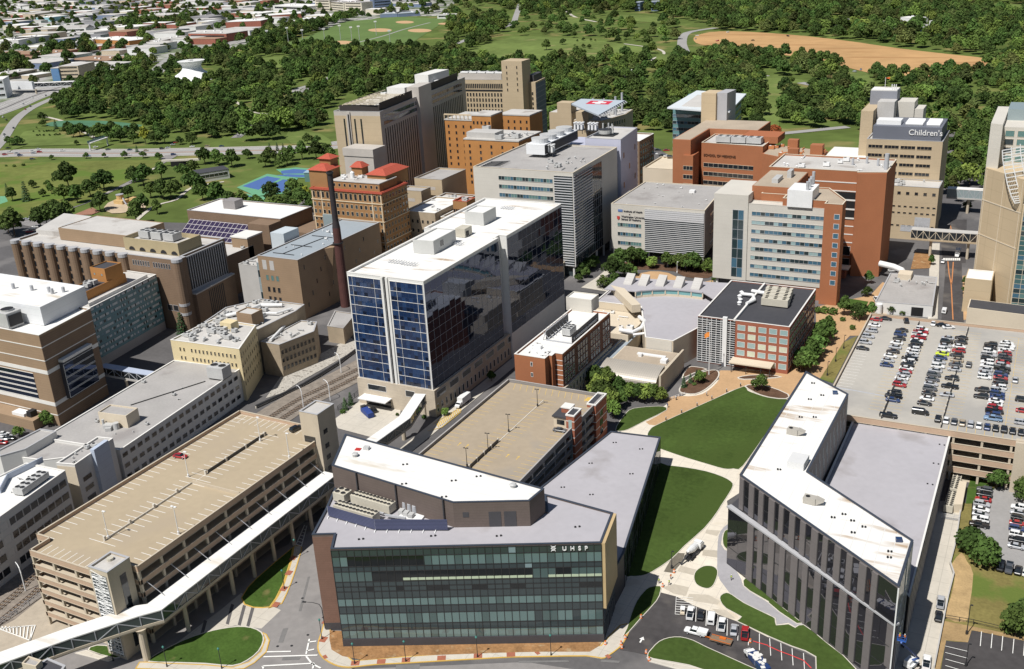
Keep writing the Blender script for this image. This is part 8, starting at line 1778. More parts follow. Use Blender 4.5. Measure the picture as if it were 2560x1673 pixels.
for x, y, c_, kd, rz, lb in ((1280, 1412, 'K', 'suv', 1.8, 'black car turning at the top of the beige deck'), (1530, 1435, 'W', 'sedan', 1.6, 'white car first by the back parapet of the beige deck'), (1615, 1450, 'K', 'sedan', .4, 'black car second by the back parapet of the beige deck'), (1672, 1470, 'W', 'sedan', .4, 'white car third by the back parapet of the beige deck'), (1090, 1392, 'K', 'sedan', 0, 'black car at the top corner of the beige deck')):
 p = q(31, x, y, Z_+.7); car(kd, c_, p.x, p.y, Z_, rz, lb)
row('the lower lot, left column', 32, (2000, 1420), 33, (1960, 215), 'GKRSWSWK', .25, 0, 'uusussup')
row('the lower lot, right column', 33, (2330, 55), 33, (2300, 412), 'WSKRBWKS', .25, 0, seed=4)
row('the lower lot, bottom row', 33, (2152, 600), 33, (2400, 650), 'KGKW', .25, 1.5)
p = q(32, 1965, 1295, .9); car('pickup', 'W', p.x, p.y, .25, -.35, 'white pickup leaving the lower lot by the garage openings')
zl = .17
for x, y, c_, kd, lb in ((1652, 1035, 'W', 'pickup', 'white pickup beside the hatched bay'), (1748, 1048, 'K', 'sedan', 'black car beside the white pickup'), (1846, 1080, 'W', 'van', 'white panel van in the new lot'), (1943, 1140, 'W', 'pickup', 'white pickup with black bed right of the van'), (2055, 1188, 'S', 'sedan', 'silver car in the new lot'), (2157, 1222, 'R', 'pickup', 'red pickup at the end of the parked line')):
 p = q(23, x, y, .8); car(kd, c_, p.x, p.y, zl, 1.78, lb, 'vehicles in the new lot')
p = q(23, 1695, 1205, .9); d0 = (q(23, 1600, 1185, .9)-q(23, 1790, 1235, .9)); tr = car('pickup', 'W', p.x, p.y, zl, math.atan2(d0.y, d0.x), 'white utility pickup towing an orange flat trailer')
b = MB(); v = d0.normalized(); c_ = p-v*2; b.box(c_.x, c_.y, 1.2, 2.6, 2.0, .7, math.atan2(v.y, v.x)); o = b.build('utility_box', METW, None, 'white', kind='x'); o.parent = tr; del o['kind']; del o['label']; o.matrix_parent_inverse = tr.matrix_basis.inverted()
t0 = q(23, 1935, 1295, .5); r = thing('trailer', 'orange flatbed trailer with timber deck behind the utility pickup', 'trailer', t0); an = math.atan2(v.y, v.x)
b = MB(); b.box(t0.x, t0.y, .7, 5.5, 2.1, .2, an); b.build('deck', WOOD, r); b = MB()
for s in (-1, 1): b.bar((t0.x+v.x*2.7-v.y*s, t0.y+v.y*2.7+v.x*s, 1.1), (t0.x-v.x*2.7-v.y*s, t0.y-v.y*2.7+v.x*s, 1.1), .12)
b.bar((t0.x+v.x*2.8, t0.y+v.y*2.8, .7), (t0.x+v.x*4.6, t0.y+v.y*4.6, .6), .2); b.build('frame', CM['O'], r); b = MB()
for s in (-1, 1):
 for k in (-.45, .45): b.tube([(t0.x-v.x*k-v.y*s*1.15, t0.y-v.y*k+v.x*s*1.15, .5), (t0.x-v.x*k-v.y*s*1.35, t0.y-v.y*k+v.x*s*1.35, .5)], .35, 10)
b.build('wheel', TYRE, r); b = MB(); b.box(t0.x+.3, t0.y+.6, .9, 1.6, .8, .35, an); b.build('orange_barrier', CM['O'], r)
# cement mixer
m0, m1 = q(23, 1590, 560, 1.2), q(23, 1760, 380, 1.2); v = (m1-m0); v.z = 0; v.normalize(); c0 = (m0+m1)/2; an = math.atan2(v.y, v.x); r = thing('cement_mixer_truck', 'white cement mixer truck pouring beside the plaza lawn', 'truck', (c0.x, c0.y, .2)); w2 = V2(-v.y, v.x)
def at_(l, s, z): return (c0.x+v.x*l+w2.x*s, c0.y+v.y*l+w2.y*s, z)
b = MB(); b.box(*at_(0, 0, .8)[:2], .9, 8.8, .9, .35, an); b.build('chassis', METD, r)
b = MB(); b.tube([at_(2.2, 0, 2.3), at_(1.4, 0, 2.4), at_(-.6, 0, 2.6), at_(-2.2, 0, 2.9), at_(-3.4, 0, 3.3)], [.45, 1.0, 1.1, .85, .45], 14); b.build('drum', METW, r)
b = MB(); x_, y_, _ = at_(3.5, 0, 0); b.box(x_, y_, 1.0, 2.0, 2.3, 1.6, an); x_, y_, _ = at_(3.3, 0, 0); b.box(x_, y_, 2.6, 1.5, 2.1, .5, an); x_, y_, _ = at_(4.9, 0, 0); b.box(x_, y_, 1.0, 1.0, 1.8, .9, an); b.build('cab', METW, r)
b = MB(); x_, y_, _ = at_(4.3, 0, 0); b.box(x_, y_, 2.0, .45, 1.9, .55, an); b.build('windscreen', CG, r)
for l in (3.6, -1.2, -2.6):
 for s in (-1, 1): b = MB(); b.tube([at_(l, s*.95, .55), at_(l, s*1.3, .55)], .55, 12); b.build('wheel', TYRE, r)
b = MB(); b.bar(at_(-3.4, 0, 2.2), at_(-6.6, .6, .5), .5, .15); b.bar(at_(-3.8, .8, .8), at_(-3.6, .2, 3.2), .15); b.bar(at_(-3.8, -.8, .8), at_(-3.6, -.2, 3.2), .15); b.build('chute', METD, r)
# white box delivery truck, blue waste compactor and others
def boxtruck(x, y, z, rz, label, boxm, cabm, L_=6.5, H_=2.7, nm='delivery_truck'):
 r = thing(nm, label, 'truck', (x, y, z), rz); o_ = []
 def ch(b, n_, mt): o = bpy.data.objects.new(n_, b.mesh(n_, mt)); COL.objects.link(o); o.parent = r
 b = MB(); b.box(-1.2, 0, .9, L_, 2.4, H_); ch(b, 'cargo_box', boxm); b = MB(); sect(b, [(L_/2-1.1, .6, 2.3, 1.05, .15), (L_/2, .6, 2.2, 1.05, .15), (L_/2+.8, .6, 1.5, 1.0, .12), (L_/2+1.3, .6, 1.3, .95, .1)]); ch(b, 'cab', cabm)
 b = MB(); cabin(b, L_/2+.1, L_/2+.75, L_/2+.05, L_/2+.2, 1.5, 2.15, .95, .9); ch(b, 'windscreen', CG)
 for xx in (-2.4, L_/2):
  for s in (-1, 1): b = MB(); b.tube([(xx, s*.8, .5), (xx, s*1.1, .5)], .5, 12); ch(b, 'wheel', TYRE)
 return r
p = q(12, 1915, 640, 0); boxtruck(p.x, p.y, .3, -math.pi/2, 'white box truck parked beside the glass tower podium', METW, METW)
p = q(31, 1755, 800, 1); boxtruck(p.x, p.y, .3, -math.pi/2, 'white box truck on the road below the beige skybridge', METW, METW, 5.5, 2.4)
p = q(31, 1632, 1325, .8); car('van', 'W', p.x, p.y, .3, math.pi/2, 'white van parked along the striped road')
p = q(31, 1620, 865, .8); car('sedan', 'W', p.x, p.y, .3, math.pi/2, 'white car by the crossing under the skybridge')
p = q(31, 1000, 1215, .8); car('pickup', 'W', p.x, p.y, .3, 1.9, 'white utility truck on the drive by the orange tower')
p = q(31, 1165, 950, .8); car('pickup', 'W', p.x, p.y, .3, .6, 'white truck parked under the fat white pipe')
p = q(12, 1030, 715, .9); d0 = q(12, 980, 670, .9)-q(12, 1090, 770, .9); an = math.atan2(d0.y, d0.x); r = thing('waste_compactor', 'big blue waste compactor on the tower forecourt', 'compactor', (p.x, p.y, .15), an)
def ch_(r, b, n_, mt): o = bpy.data.objects.new(n_, b.mesh(n_, mt)); COL.objects.link(o); o.parent = r; return o
b = MB(); sect(b, [(-3.8, .3, 2.2, 1.2, .15), (2.2, .3, 2.5, 1.25, .15), (3.8, .3, 1.7, 1.2, .15)]); ch_(r, b, 'container', M('blue painted steel', (.02, .05, .22), .5, .1)); b = MB(); b.box(3.4, 0, .3, 1.6, 2, 2.4); ch_(r, b, 'ram_housing', METD)
p = q(12, 1085, 685, .8); car('suv', 'K', p.x, p.y, .2, an, 'black car beside the blue compactor')
p = q(2, 1668, 1108, ZD+.7); car('sedan', 'R', p.x, p.y, ZD+.01, .15, 'dark red car alone on the left garage roof'); p = q(12, 372, 855, ZD+.7); car('suv', 'K', p.x, p.y, ZD+.01, math.pi/2-.2, 'black car beside the rear lift tower')
p = q(22, 443, 868, ZC+.7); car('sedan', 'G', p.x, p.y, ZC+.01, .1, 'dark car by the lobby on the centre garage roof')
for x, y, c_, kd, lb in ((1598, 935, 'S', 'pickup', 'silver pickup on the concrete service drive'), (1580, 1062, 'K', 'sedan', 'black car behind the silver pickup on the service drive'), (1468, 1492, 'W', 'pickup', 'white pickup with black bed low on the service drive')):
 p = q(33, x, y, .8); car(kd, c_, p.x, p.y, .2, 1.62, lb)
p = q(23, 2265, 1490, 1); r = boxtruck(p.x, p.y, .2, 2.35, 'dark blue debris truck at the bottom of the new lot', CM['B'], METW, 7, 1.5, 'debris_truck'); b = MB(); rr = random.Random(3)
for k in range(16): b.box(rr.uniform(-4, 2), rr.uniform(-.9, .9), 2.35+rr.uniform(0, .3), rr.uniform(.8, 1.8), rr.uniform(.3, .9), .12, rr.uniform(0, 3))
ch_(r, b, 'debris_load', WPAINT)
p = q(23, 1580, 1018, .8); r = thing('golf_cart', 'small cream utility cart parked in the hatched bay', 'cart', (p.x, p.y, .17), 1.8); b = MB(); sect(b, [(-1.2, .3, .8, .6, .1), (.6, .3, .8, .6, .1), (1.2, .35, .7, .5, .1)]); ch_(r, b, 'body', CREAM); b = MB(); b.box(-.1, 0, 1.7, 1.7, 1.2, .08); [b.bar((x_, y_, .8), (x_, y_, 1.7), .06) for x_ in (-.8, .6) for y_ in (-.5, .5)]; ch_(r, b, 'canopy', METW)
for xx in (-.8, .85):
 for s in (-1, 1): b = MB(); b.tube([(xx, s*.5, .25), (xx, s*.68, .25)], .25, 10); ch_(r, b, 'wheel', TYRE)
# boom lift at the right corner of the angled building
bz = q(33, 1325, 1510, .8); r = thing('boom_lift', 'blue boom lift raised to the corner of the angled building', 'boom lift', (bz.x, bz.y, .2)); bk = Vector((-16.2, 207.2, 16.5)); BL_ = M('blue machine paint', (.03, .10, .36), .4, .05)
b = MB(); b.box(bz.x, bz.y, .7, 3.6, 2.2, .8, 1.2); b.box(bz.x-.4, bz.y-.3, 1.5, 2.6, 1.6, 1.0, 1.2); b.build('chassis', METW, r); b = MB(); b.bar((bz.x, bz.y, 2), (bz.x+1.6, bz.y-1.8, 4.5), .5); b.bar((bz.x+1.6, bz.y-1.8, 4.5), bk-Vector((0, .6, .2)), .38); b.build('boom', BL_, r)
for s in (-1, 1):
 for k in (-1.2, 1.2): b = MB(); cx0, cy0 = bz.x+k*math.cos(1.2)-s*1.1*math.sin(1.2), bz.y+k*math.sin(1.2)+s*1.1*math.cos(1.2); b.tube([(cx0-.2*s*-math.sin(1.2), cy0-.2*s*math.cos(1.2), .5), (cx0+.2*s*-math.sin(1.2), cy0+.2*s*math.cos(1.2), .5)], .5, 12); b.build('wheel', TYRE, r)
b = MB(); b.box(bk.x, bk.y, bk.z-.1, 2.0, .9, .1); 
for x_ in (-.95, .95):
 for y_ in (-.42, .42): b.bar((bk.x+x_, bk.y+y_, bk.z), (bk.x+x_, bk.y+y_, bk.z+1.1), .06)
for y_ in (-.42, .42): b.bar((bk.x-.95, bk.y+y_, bk.z+1.1), (bk.x+.95, bk.y+y_, bk.z+1.1), .06); b.bar((bk.x-.95, bk.y+y_, bk.z+.6), (bk.x+.95, bk.y+y_, bk.z+.6), .06)
b.build('basket', BL_, r)
# moving traffic on the parkway and ramps (small, simple)
tr_ = [(90, 1415, 'W'), (155, 1420, 'S'), (300, 1402, 'W'), (355, 1382, 'W'), (365, 1408, 'R'), (45, 1432, 'R'), (310, 1418, 'S'), (185, 1440, 'B'), (300, 1475, 'G'), (575, 1395, 'W'), (885, 1362, 'W'), (1000, 1385, 'G'), (1200, 1388, 'B'), (1350, 1395, 'T'), (1500, 1378, 'K'), (1555, 1368, 'S'), (1605, 1432, 'B'), (815, 1445, 'L'), (1190, 1435, 'W'), (1780, 1358, 'W'), (1920, 1358, 'T'), (2050, 1355, 'B'), (235, 1012, 'R'), (282, 985, 'K'), (215, 962, 'S'), (425, 885, 'G'), (300, 905, 'W'), (60, 1110, 'K'), (28, 1085, 'W'), (125, 1185, 'K'), (38, 1265, 'W'), (40, 1245, 'G'), (75, 1372, 'K'), (2250, 1245, 'W'), (2210, 1262, 'S'), (1600, 1340, 'S'), (1630, 1320, 'R')]
tr_.sort()
for i, (x, y, c_) in enumerate(tr_):
 p = q(0, x, y, .8); n_ = sum(1 for t in tr_[:i] if t[2] == c_); car('suv' if i % 3 == 0 else 'sedan', c_, p.x, p.y, .45, .82+(1.5 if y < 1350 and x < 500 else 0), '%s car on the far left roads, %s such from the left' % (CARC[c_][0], ordn(n_)), 'traffic on the left roads', True, 'moving_car')
for i, (x, y, c_) in enumerate(((300, 452, 'K'), (245, 475, 'S'), (470, 400, 'K'), (270, 590, 'R'), (330, 545, 'W'), (300, 565, 'G'), (370, 540, 'B'))):
 p = q(1, x, y, .8); car('sedan', c_, p.x, p.y, .4, .6, '%s car on the park road at far left, %s from the top' % (CARC[c_][0], ordn(i)), 'cars by the left park', True)
for i in range(16):
 t = i/15; p = q(10, 80+t*190, 1110-t*112, .8); c_ = 'KGWSKBKS'[i % 8]; car('suv' if i % 2 else 'sedan', c_, p.x, p.y, .4, 1.9, '%s car, %s from the left along the park road before the woods' % (CARC[c_][0], ordn(i)), 'cars along the park road', True)
for i, (cr, x, y, c_) in enumerate(((20, 1350, 1385, 'K'), (20, 1430, 1388, 'R'), (20, 1320, 1420, 'W'), (20, 1390, 1435, 'K'), (20, 1435, 1440, 'W'), (20, 1465, 1445, 'G'))):
 p = q(cr, x, y, 22.8); car('sedan', c_, p.x, p.y, 22.0, .3, '%s car on the small cream rooftop lot, %s from the left' % (CARC[c_][0], ordn(i)), 'cars on the cream rooftop lot', True)
for i, (x, y, c_) in enumerate(((30, 905, 'W'), (60, 925, 'S'), (25, 950, 'W'), (90, 945, 'K'), (15, 985, 'R'))): p = q(2, x, y, .8); car('sedan', c_, p.x, p.y, .2, .4, '%s car in the small lot at left, %s from the top' % (CARC[c_][0], ordn(i)), 'cars in the small left lot', True)
for i, (cr, x, y, c_) in enumerate(((30, 340, 562, 'R'), (30, 600, 590, 'W'), (30, 860, 645, 'L'), (30, 800, 665, 'S'), (20, 1715, 330, 'W'), (20, 1900, 380, 'R'), (20, 1700, 360, 'S'), (30, 185, 335, 'K'), (20, 2230, 375, 'K'), (20, 2000, 300, 'W'))): p = q(cr, x, y, .9); car('van' if i % 2 else 'pickup', c_, p.x, p.y, .45, i*.8, '%s work vehicle at the edge of the graded field, %s in line' % (CARC[c_][0], ordn(i)), 'work vehicles at the graded field', True, 'work_vehicle')
# ================================================================ lamps, poles, flag, rails, fences
sp_ = [(13, 375, 525), (13, 265, 815), (13, 612, 1280), (13, 915, 1508), (13, 1388, 1487), (13, 2052, 1447), (23, 362, 1430), (3, 1548, 1535), (3, 1050, 1480), (3, 2055, 1552)]
wh_ = ['on the narrow island, upper one', 'on the narrow island, lower one', 'at the left corner of the glass office building', 'left end of the pavement before the glass front', 'second along the pavement before the glass front', 'third along the pavement before the glass front', 'right end of the pavement before the glass front', 'left on the round lawn below the skywalk', 'beside the small lawn by the stair tower', 'right on the round lawn below the skywalk']
for (cr, x, y), t in zip(sp_, wh_):
 p = q(cr, x, y); r = thing('street_lamp', 'slim dark street lamp with green lantern %s' % t, 'street lamp', (p.x, p.y, .15), 0, 'slim street lamps'); b = MB(); b.cyl(0, 0, 0, .25, .8, 8, .16); b.cyl(0, 0, .8, .1, 4.9, 8, .08); ch_(r, b, 'pole', METD); b = MB(); b.cyl(0, 0, 5.7, .16, .5, 8, .3); b.cyl(0, 0, 6.2, .34, .35, 8, .05); ch_(r, b, 'lantern', M('verdigris lantern', (.05, .2, .17), .5, 0) if 'verdigris lantern' not in MATS else MATS['verdigris lantern'])
p = q(13, 642, 1185); r = thing('street_lamp', 'tall curved arm street light beside the glass office building corner', 'street lamp', (p.x, p.y, .15)); b = MB(); b.tube([(0, 0, 0), (-.2, 0, 6.5), (-.9, 0, 7.6), (-2.6, -.6, 8.1), (-4.4, -1.2, 8.1)], [.14, .11, .09, .08, .07]); ch_(r, b, 'pole', METD); b = MB(); b.box(-4.8, -1.3, 8.0, 1.0, .45, .22, .25); ch_(r, b, 'lamp_head', METD)
for cr, x, y, h, t in ((23, 1478, 625, 5.6, 'dark plaza lamp beside the cement mixer truck'), (33, 1838, 1235, 8.8, 'dark lot lamp on white footing by the lower right lot'), (32, 548, 370, 6, 'dark lamp on the grass strip left of the beige deck, lower one'), (32, 625, 240, 6, 'dark lamp on the grass strip left of the beige deck, middle one'), (32, 700, 120, 6, 'dark lamp on the grass strip left of the beige deck, upper one'), (21, 1528, 975, 6, 'white courtyard lamp among trees'), (33, 1830, 1530, 6.5, 'dark lamp at the bottom of the lower right lot')):
 p = q(cr, x, y); lamp('lot_lamp', t, p.x, p.y, .2, h, (1,), METD if 'white c' not in t else METW, 'lot lamps', .35, (.6, .4))
for i, (x, y) in enumerate(((2115, 470), (1987, 525), (1850, 590), (1713, 653), (1570, 718), (1425, 785), (1520, 595))):
 p = q(22, x, y); r = thing('bollard', 'dark bollard light along the brick walk, %s from the right' % ordn(i) if i < 6 else 'dark bollard light across the brick walk from the others', 'bollard', (p.x, p.y, .2), 0, 'bollards along the brick walk'); b = MB(); b.cyl(0, 0, 0, .2, 1.2, 8); ch_(r, b, 'post', METD); b = MB(); b.cyl(0, 0, 1.2, .25, .25, 8, .2); ch_(r, b, 'cap', METG)
p = q(22, 1823, 365); r = thing('flagpole', 'tall white flagpole with orange flag in the oval planting bed', 'flagpole', (p.x, p.y, .2)); b = MB(); b.cyl(0, 0, 0, .22, 22, 8, .1); b.cyl(0, 0, 22, .25, .3, 8); ch_(r, b, 'pole', METW); b = MB(); b.add([(-.1, 0, 18.6), (-1.3, .3, 18.2), (-2.2, .1, 17.2), (-2.0, 0, 15.6), (-1.0, .3, 16.2), (-.1, 0, 16.8)], [(0, 1, 2, 3, 4, 5)]); ch_(r, b, 'flag', M('orange flag', (.75, .26, .05), .8, .05))
bl_ = ['first', 'second', 'third', 'fourth', 'fifth', 'sixth', 'seventh', 'eighth', 'ninth']
for i, (x, y) in enumerate(sorted(((440, 415), (300, 390), (640, 405), (960, 380), (1115, 330), (890, 390), (1245, 430), (115, 420), (785, 370)))):
 p = q(10, x, y); r = thing('floodlight_mast', 'pale floodlight mast at the ball fields, %s from the left' % bl_[i], 'floodlight', (p.x, p.y, .4), .6, 'floodlight masts at the ball fields'); b = MB(); b.cyl(0, 0, 0, .5, 24, 6, .35); ch_(r, b, 'pole', METG); b = MB(); b.box(0, 0, 23.5, 5, .6, 2.4); ch_(r, b, 'lamp_bank', METW)
# railway tracks and wires
RAIL = M('rail steel', (.16, .13, .12), .5, .15, .6)
def off(pts, d):
 n = len(pts); out = []
 for i, p in enumerate(pts): t = (pts[min(i+1, n-1)]-pts[max(i-1, 0)]).normalized(); out.append(p+V2(-t.y, t.x)*d)
 return out
for o_, lb in ((-4.6, 'railway track nearest the long white building'), (0.6, 'railway track nearer the tan garage')):
 r = thing('railway_track', lb, 'track', (*rl[8], 0)); sl_ = MB()
 for i in range(len(rl)-1):
  A_, B_ = off(rl, o_)[i], off(rl, o_)[i+1]; k = int((B_-A_).length/1.3); u = (B_-A_).normalized()
  for j in range(k): c_ = A_+(B_-A_)*(j/k); sl_.box(c_.x, c_.y, .5, .3, 2.5, .12, math.atan2(u.y, u.x))
 sl_.build('sleeper', WOOD, r, kind='stuff')
 for g_ in (-.75, .75):
  b = MB(); P = off(rl, o_+g_)
  for i in range(len(P)-1): b.bar((*P[i], .7), (*P[i+1], .7), .16)
  b.build('rail', RAIL, r)
for i, (cr, x, y, tx, ty) in enumerate(((12, 690, 605, 610, 420), (12, 440, 660, 370, 550), (3, 240, 838, 140, 640), (12, 790, 345, 770, 230))):
 p = q(cr, x, y); r = thing('catenary_pole', 'white curved railway wire pole, %s from the left garage end' % bl_[i], 'pole', (p.x, p.y, .3), 0, 'railway wire poles'); b = MB(); b.tube([(0, 0, 0), (0, 0, 6.2), (-.5, .2, 7.6), (-1.6, .6, 8.3), (-3.2, 1.2, 8.3)], [.2, .16, .14, .12, .1]); ch_(r, b, 'pole', METW); b = MB(); b.bar((-3.2, 1.2, 8.3), (-3.2, 1.2, 7.2), .1); ch_(r, b, 'insulator', METG)
r = thing('pipeline', 'black pipeline running along the foot of the rubble slope', 'pipe', q(12, 500, 420)); b = MB(); P = [q(12, x, y, 1) for x, y in ((0, 650), (130, 590), (260, 530), (430, 450), (600, 350), (760, 250), (920, 130))]; b.tube(P, .55, 8); b.build('pipe_run', METD, r); b = MB(); [b.box(p.x, p.y, 0, .5, .5, 1) for p in P]; b.build('pipe_support', CONC, r)
def fence(name, lab, pts, h, step, mt, rails=2, solid=None):
 r = thing(name, lab, 'fence', pts[0]); b = MB()
 for i in range(len(pts)-1):
  for k in range(rails): b.bar((pts[i].x, pts[i].y, h*(k+1)/rails), (pts[i+1].x, pts[i+1].y, h*(k+1)/rails), .1)
 b.build('rail', mt, r)
 for i in range(len(pts)-1):
  n = max(1, int((pts[i+1]-pts[i]).length/step))
  for j in range(n): p = pts[i]+(pts[i+1]-pts[i])*(j/n); b = MB(); b.box(p.x, p.y, 0, .16, .16, h+.1); b.build('post', mt, r)
fence('fence', 'black rail fence at the top of the lower right lot', [q(33, 1640, 1095), q(33, 1900, 1140), q(33, 2130, 1195)], 1.4, 3, METD)
fence('fence', 'grey rail fence between railway and tan garage', [q(3, -40, 1180), q(3, 160, 1050), q(3, 385, 890)], 1.8, 4, METG, 3)
fence('fence', 'black rail fence beside the tower forecourt', [q(12, 760, 690), q(12, 950, 540)], 1.8, 3, METD, 3)
fence('gate', 'grey gate across the service drive by the chillers', [q(33, 1605, 165), q(33, 1765, 190)], 2.0, 2.5, METG, 4)
fence('railing', 'white stair railings beside the round planting bed', [q(22, 1455, 595), q(22, 1600, 545)], 1.1, 1.5, METW)
# retaining wall of the service drive
b = MB(); P = [q(33, x, y) for x, y in ((1790, 10), (1765, 200), (1735, 400), (1685, 590), (1718, 690), (1665, 900), (1625, 1100), (1535, 1555))]
for i in range(len(P)-1): b.bar((P[i].x, P[i].y, .5), (P[i+1].x, P[i+1].y, .5), .35, 1.2)
b.build('retaining_wall', CONG, label='low concrete retaining wall between service drive and dry bank', cat='wall')
# hatched bay, arrows, stall lines in the lots
stalls(None, q(23, 1520, 890), q(23, 1510, 1050), 7, 4.6, .172, PAINT, 1, .18); b = MB()
def stripe(cr, pts, w_, mat, z): 
 P = [q(cr, *t).to_2d() for t in pts]; b = MB(); n = len(P)
 for i in range(n-1): R_ = ribbon([P[i], P[i+1]], w_); b.poly(ccw(R_), z)
 b.build('road_marking', mat, kind='structure')
for x, y, x2, y2 in ((1705, 985, 1700, 1120), (1803, 1015, 1795, 1160), (1905, 1060, 1892, 1205), (1995, 1095, 1990, 1250), (2095, 1150, 2090, 1295), (2195, 1195, 2187, 1340), (2290, 1230, 2290, 1385)): stripe(23, [(x, y), (x2, y2)], .16, PAINT, .17)
for x, y, x2, y2 in ((15, 1275, 25, 1435), (118, 1318, 128, 1480), (222, 1368, 232, 1525), (328, 1412, 338, 1575)): stripe(33, [(x, y), (x2, y2)], .16, PAINT, .17)
RL_ = M('red survey paint', (.6, .05, .05), .8, .1); stripe(23, [(2230, 1300), (2370, 1340)], .3, RL_, .175); stripe(33, [(0, 1345), (100, 1390), (220, 1435), (330, 1480), (400, 1550)], .3, RL_, .175)
for i in range(6): stripe(33, [(1640, 1355+i*60), (1850-i*4, 1405+i*63)], .17, PAINT, .45)
for x, y in ((1975, 1220), (2075, 1240), (2172, 1262), (2275, 1288), (2375, 1310)): stripe(33, [(x, y), (x-12, y+135)], .17, PAINT, .45)
for pts in ([(60, 1530), (70, 1555)], [(60, 1530), (540, 1505), (525, 1555)], [(70, 1445), (570, 1430)], [(100, 1400), (325, 1395)], [(495, 1280), (465, 1420)], [(465, 1440), (520, 1510), (600, 1550)], [(480, 1310), (560, 1300)], [(470, 1390), (540, 1375)]): stripe(13, pts, .45, PAINT, .16)
for i in range(7): stripe(13, [(375+i*14, 405-i*28), (425+i*8, 420-i*30)], .35, PAINT, .165)
stripe(13, [(370, 410), (450, 225)], .35, PAINT, .165); stripe(13, [(420, 425), (472, 232)], .35, PAINT, .165)
for i in range(9): stripe(3, [(20+i*35, 1170+i*0), (60+i*30-20, 1200+i*12)], .3, PAINT, .42)
stripe(3, [(0, 1190), (330, 1160)], .3, PAINT, .42); stripe(3, [(330, 1160), (280, 1300)], .3, PAINT, .42); stripe(3, [(0, 1195), (280, 1300)], .3, PAINT, .42)
for i in range(14): stripe(12, [(1690+i*16, 850-i*11), (1675+i*16, 815-i*11)], .4, PAINTY, .44)
stripe(12, [(1590, 888), (1720, 855), (1895, 715)], .3, PAINTY, .44); stripe(12, [(1640, 820), (1860, 690)], .3, PAINTY, .44)
ORL = M('orange road paint', (.5, .21, .08), .8, .1); stripe(31, [(1665, 870), (1675, 980), (1695, 1080), (1712, 1410)], .5, ORL, .3); stripe(31, [(1715, 875), (1705, 1020), (1698, 1080)], .5, ORL, .3); stripe(31, [(1690, 540), (1700, 605)], .5, ORL, .3)
for i in range(9): stripe(31, [(1632+i*17, 840), (1632+i*17, 862)], 1.1, PAINT, .31)
for cr, x, y in ((12, 1880, 1000), (12, 1950, 1018), (12, 2325, 1108), (22, 50, 1128)):
 p = q(cr, x, y, ZC); b = MB(); b.add([(p.x, p.y-1.2, ZC+.012), (p.x+.25, p.y-1.2, ZC+.012), (p.x+.25, p.y+.4, ZC+.012), (p.x+.6, p.y+.4, ZC+.012), (p.x+.12, p.y+1.3, ZC+.012), (p.x-.4, p.y+.4, ZC+.012), (p.x, p.y+.4, ZC+.012)], [tuple(range(7))]); b.build('arrow_marking', PAINTY, GC)
p = q(23, 1200, 1288); b = MB(); b.add([(p.x-.2, p.y-1.2, .17), (p.x+.2, p.y-1.2, .17), (p.x+.2, p.y+.1, .17), (p.x+.7, p.y+.1, .17), (p.x, p.y+1.3, .17), (p.x-.7, p.y+.1, .17), (p.x-.2, p.y+.1, .17)], [tuple(range(7))]); b.build('road_marking', PAINT, kind='structure')
# traffic barrels and cones by the building site
for i, (cr, x, y) in enumerate(((23, 1195, 1085), (23, 1050, 1275), (23, 1010, 1330), (23, 1018, 1365), (23, 1243, 1410), (23, 1270, 1480), (23, 2205, 1310), (23, 1500, 665), (23, 1395, 795), (23, 865, 1330))):
 p = q(cr, x, y); r = thing('traffic_barrel', 'orange and white site barrel, %s along the new lot edges' % ordn(i), 'barrel', (p.x, p.y, .17), 0, 'site barrels'); b = MB(); b.cyl(0, 0, 0, .4, .08, 8); b.cyl(0, 0, .08, .33, .95, 10, .24); ch_(r, b, 'body', CM['O']); b = MB(); b.cyl(0, 0, .35, .325, .16, 10, .31); b.cyl(0, 0, .7, .29, .14, 10, .28); ch_(r, b, 'reflective_band', METW)
# playground castle
p = q(1, 1130, 330); r = thing('playground_castle', 'sandy playground castle structure in the left park', 'playground', p); b = MB(); b.box(p.x, p.y, 0, 9, 7, 3); b.cyl(p.x-2, p.y+1, 3, 2.6, 3.2, 12); b.box(p.x+9, p.y+3, 0, 4, 4, 4.5); b.build('wall', M('sandstone render', (.55, .38, .17), .9, .1), r); b = MB(); b.cyl(p.x-2, p.y+1, 6.2, 2.9, .4, 12); b.tube([(p.x+2, p.y, 4), (p.x+5, p.y-2, 2.5), (p.x+8, p.y-3, .5)], .6); b.build('slide', GRW, r)
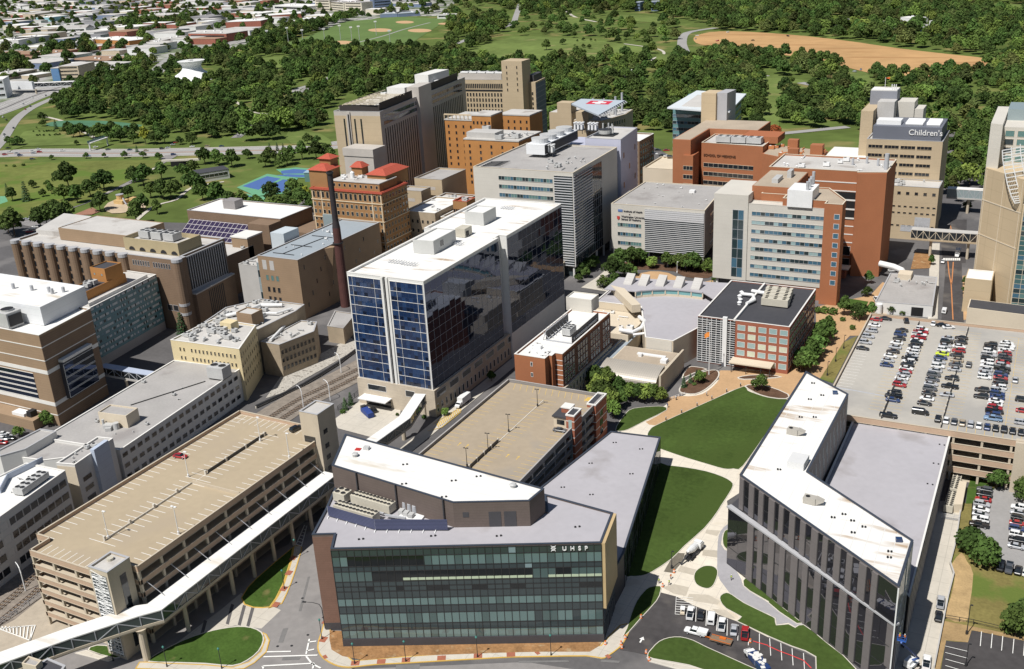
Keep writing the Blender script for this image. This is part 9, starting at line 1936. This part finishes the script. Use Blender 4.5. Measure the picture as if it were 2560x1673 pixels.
# ================================================================ people
def person_mesh(walk):
 b = MB(); s = .18 if walk else .06
 P = {'pel': (0, 0, .95), 'ch': (0, .02, 1.32), 'nk': (0, .02, 1.5)}
 b.tube([(-.1, -s, .06), (-.11, -s*.7, .5), (-.09, 0, .95)], [.06, .075, .11], 8); b.tube([(.1, s, .06), (.11, s*.7, .5), (.09, 0, .95)], [.06, .075, .11], 8)
 b.tube([(0, 0, .88), (0, 0, 1.05), (0, .02, 1.3), (0, .02, 1.46), (0, .02, 1.54)], [.17, .16, .21, .15, .06], 10)
 for sx in (-1, 1): b.tube([(sx*.2, .02, 1.43), (sx*.27, -sx*s*.5, 1.15), (sx*.25, -sx*s+.12, .9)], [.07, .05, .04], 8); b.tube([(sx*.1, sx*s-.06, .04), (sx*.1, sx*s+.16, .04)], .05, 6)
 b.tube([(0, .02, 1.5), (0, .03, 1.58), (0, .04, 1.68), (0, .04, 1.76), (0, .03, 1.79)], [.055, .08, .105, .085, .03], 10)
 for sx in (-1, 1): b.box(sx*.04, .125, 1.68, .025, .02, .02); 
 b.box(0, .135, 1.62, .03, .04, .05)
 return b
PM = [person_mesh(0), person_mesh(1)]; SK = M('skin and work trousers', (.13, .11, .12), .9, .1)
VL = {'lime': M('lime safety vest', (.55, .70, .08), .8, .05), 'orange': M('orange safety vest', (.85, .25, .04), .8, .05), 'white': M('white shirt', (.7, .7, .68), .8, .05), 'blue': M('blue shirt', (.06, .1, .3), .8, .05)}
for i, (cr, x, y, vest, wk, zz, hat, lb) in enumerate(((23, 1360, 765, 'lime', 0, .2, 'white', 'worker in lime vest and white helmet standing nearest the wood-clad corner'), (23, 1470, 725, 'orange', 1, .2, 'white', 'worker in orange vest walking by the wet concrete'), (23, 1455, 780, 'lime', 1, .2, 'white', 'worker in lime vest behind the orange vest worker'), (23, 2028, 735, 'lime', 1, .2, 'white', 'worker in lime vest alone on the curved grey path'), (22, 1802, 560, 'white', 1, .25, None, 'pedestrian in white shirt on the brick walk'), (99, -16.7, 207.2, 'orange', 0, 16.5, 'lime', 'worker in orange vest in the boom lift basket, left'), (99, -15.6, 207.3, 'orange', 0, 16.5, 'white', 'worker in orange vest in the boom lift basket, right'), (22, 1440, 665, 'blue', 0, .25, None, 'pedestrian in blue shirt at the lawn corner'))):
 p = q(cr, x, y) if cr != 99 else Vector((x, y, 0)); r = thing('person', lb, 'person', (p.x, p.y, zz), i*1.3); ch_(r, PM[wk], 'body', SK)
 b = MB(); b.tube([(0, 0, .98), (0, .0, 1.1), (0, .02, 1.32), (0, .02, 1.46)], [.19, .185, .235, .17], 10); ch_(r, b, 'vest' if hat else 'shirt', VL[vest])
 b = MB(); b.cyl(0, .04, 1.73, .135 if hat else .11, .1, 10, .06); ch_(r, b, 'helmet' if hat else 'hair', METW if hat == 'white' else VL['lime'] if hat else BARK)
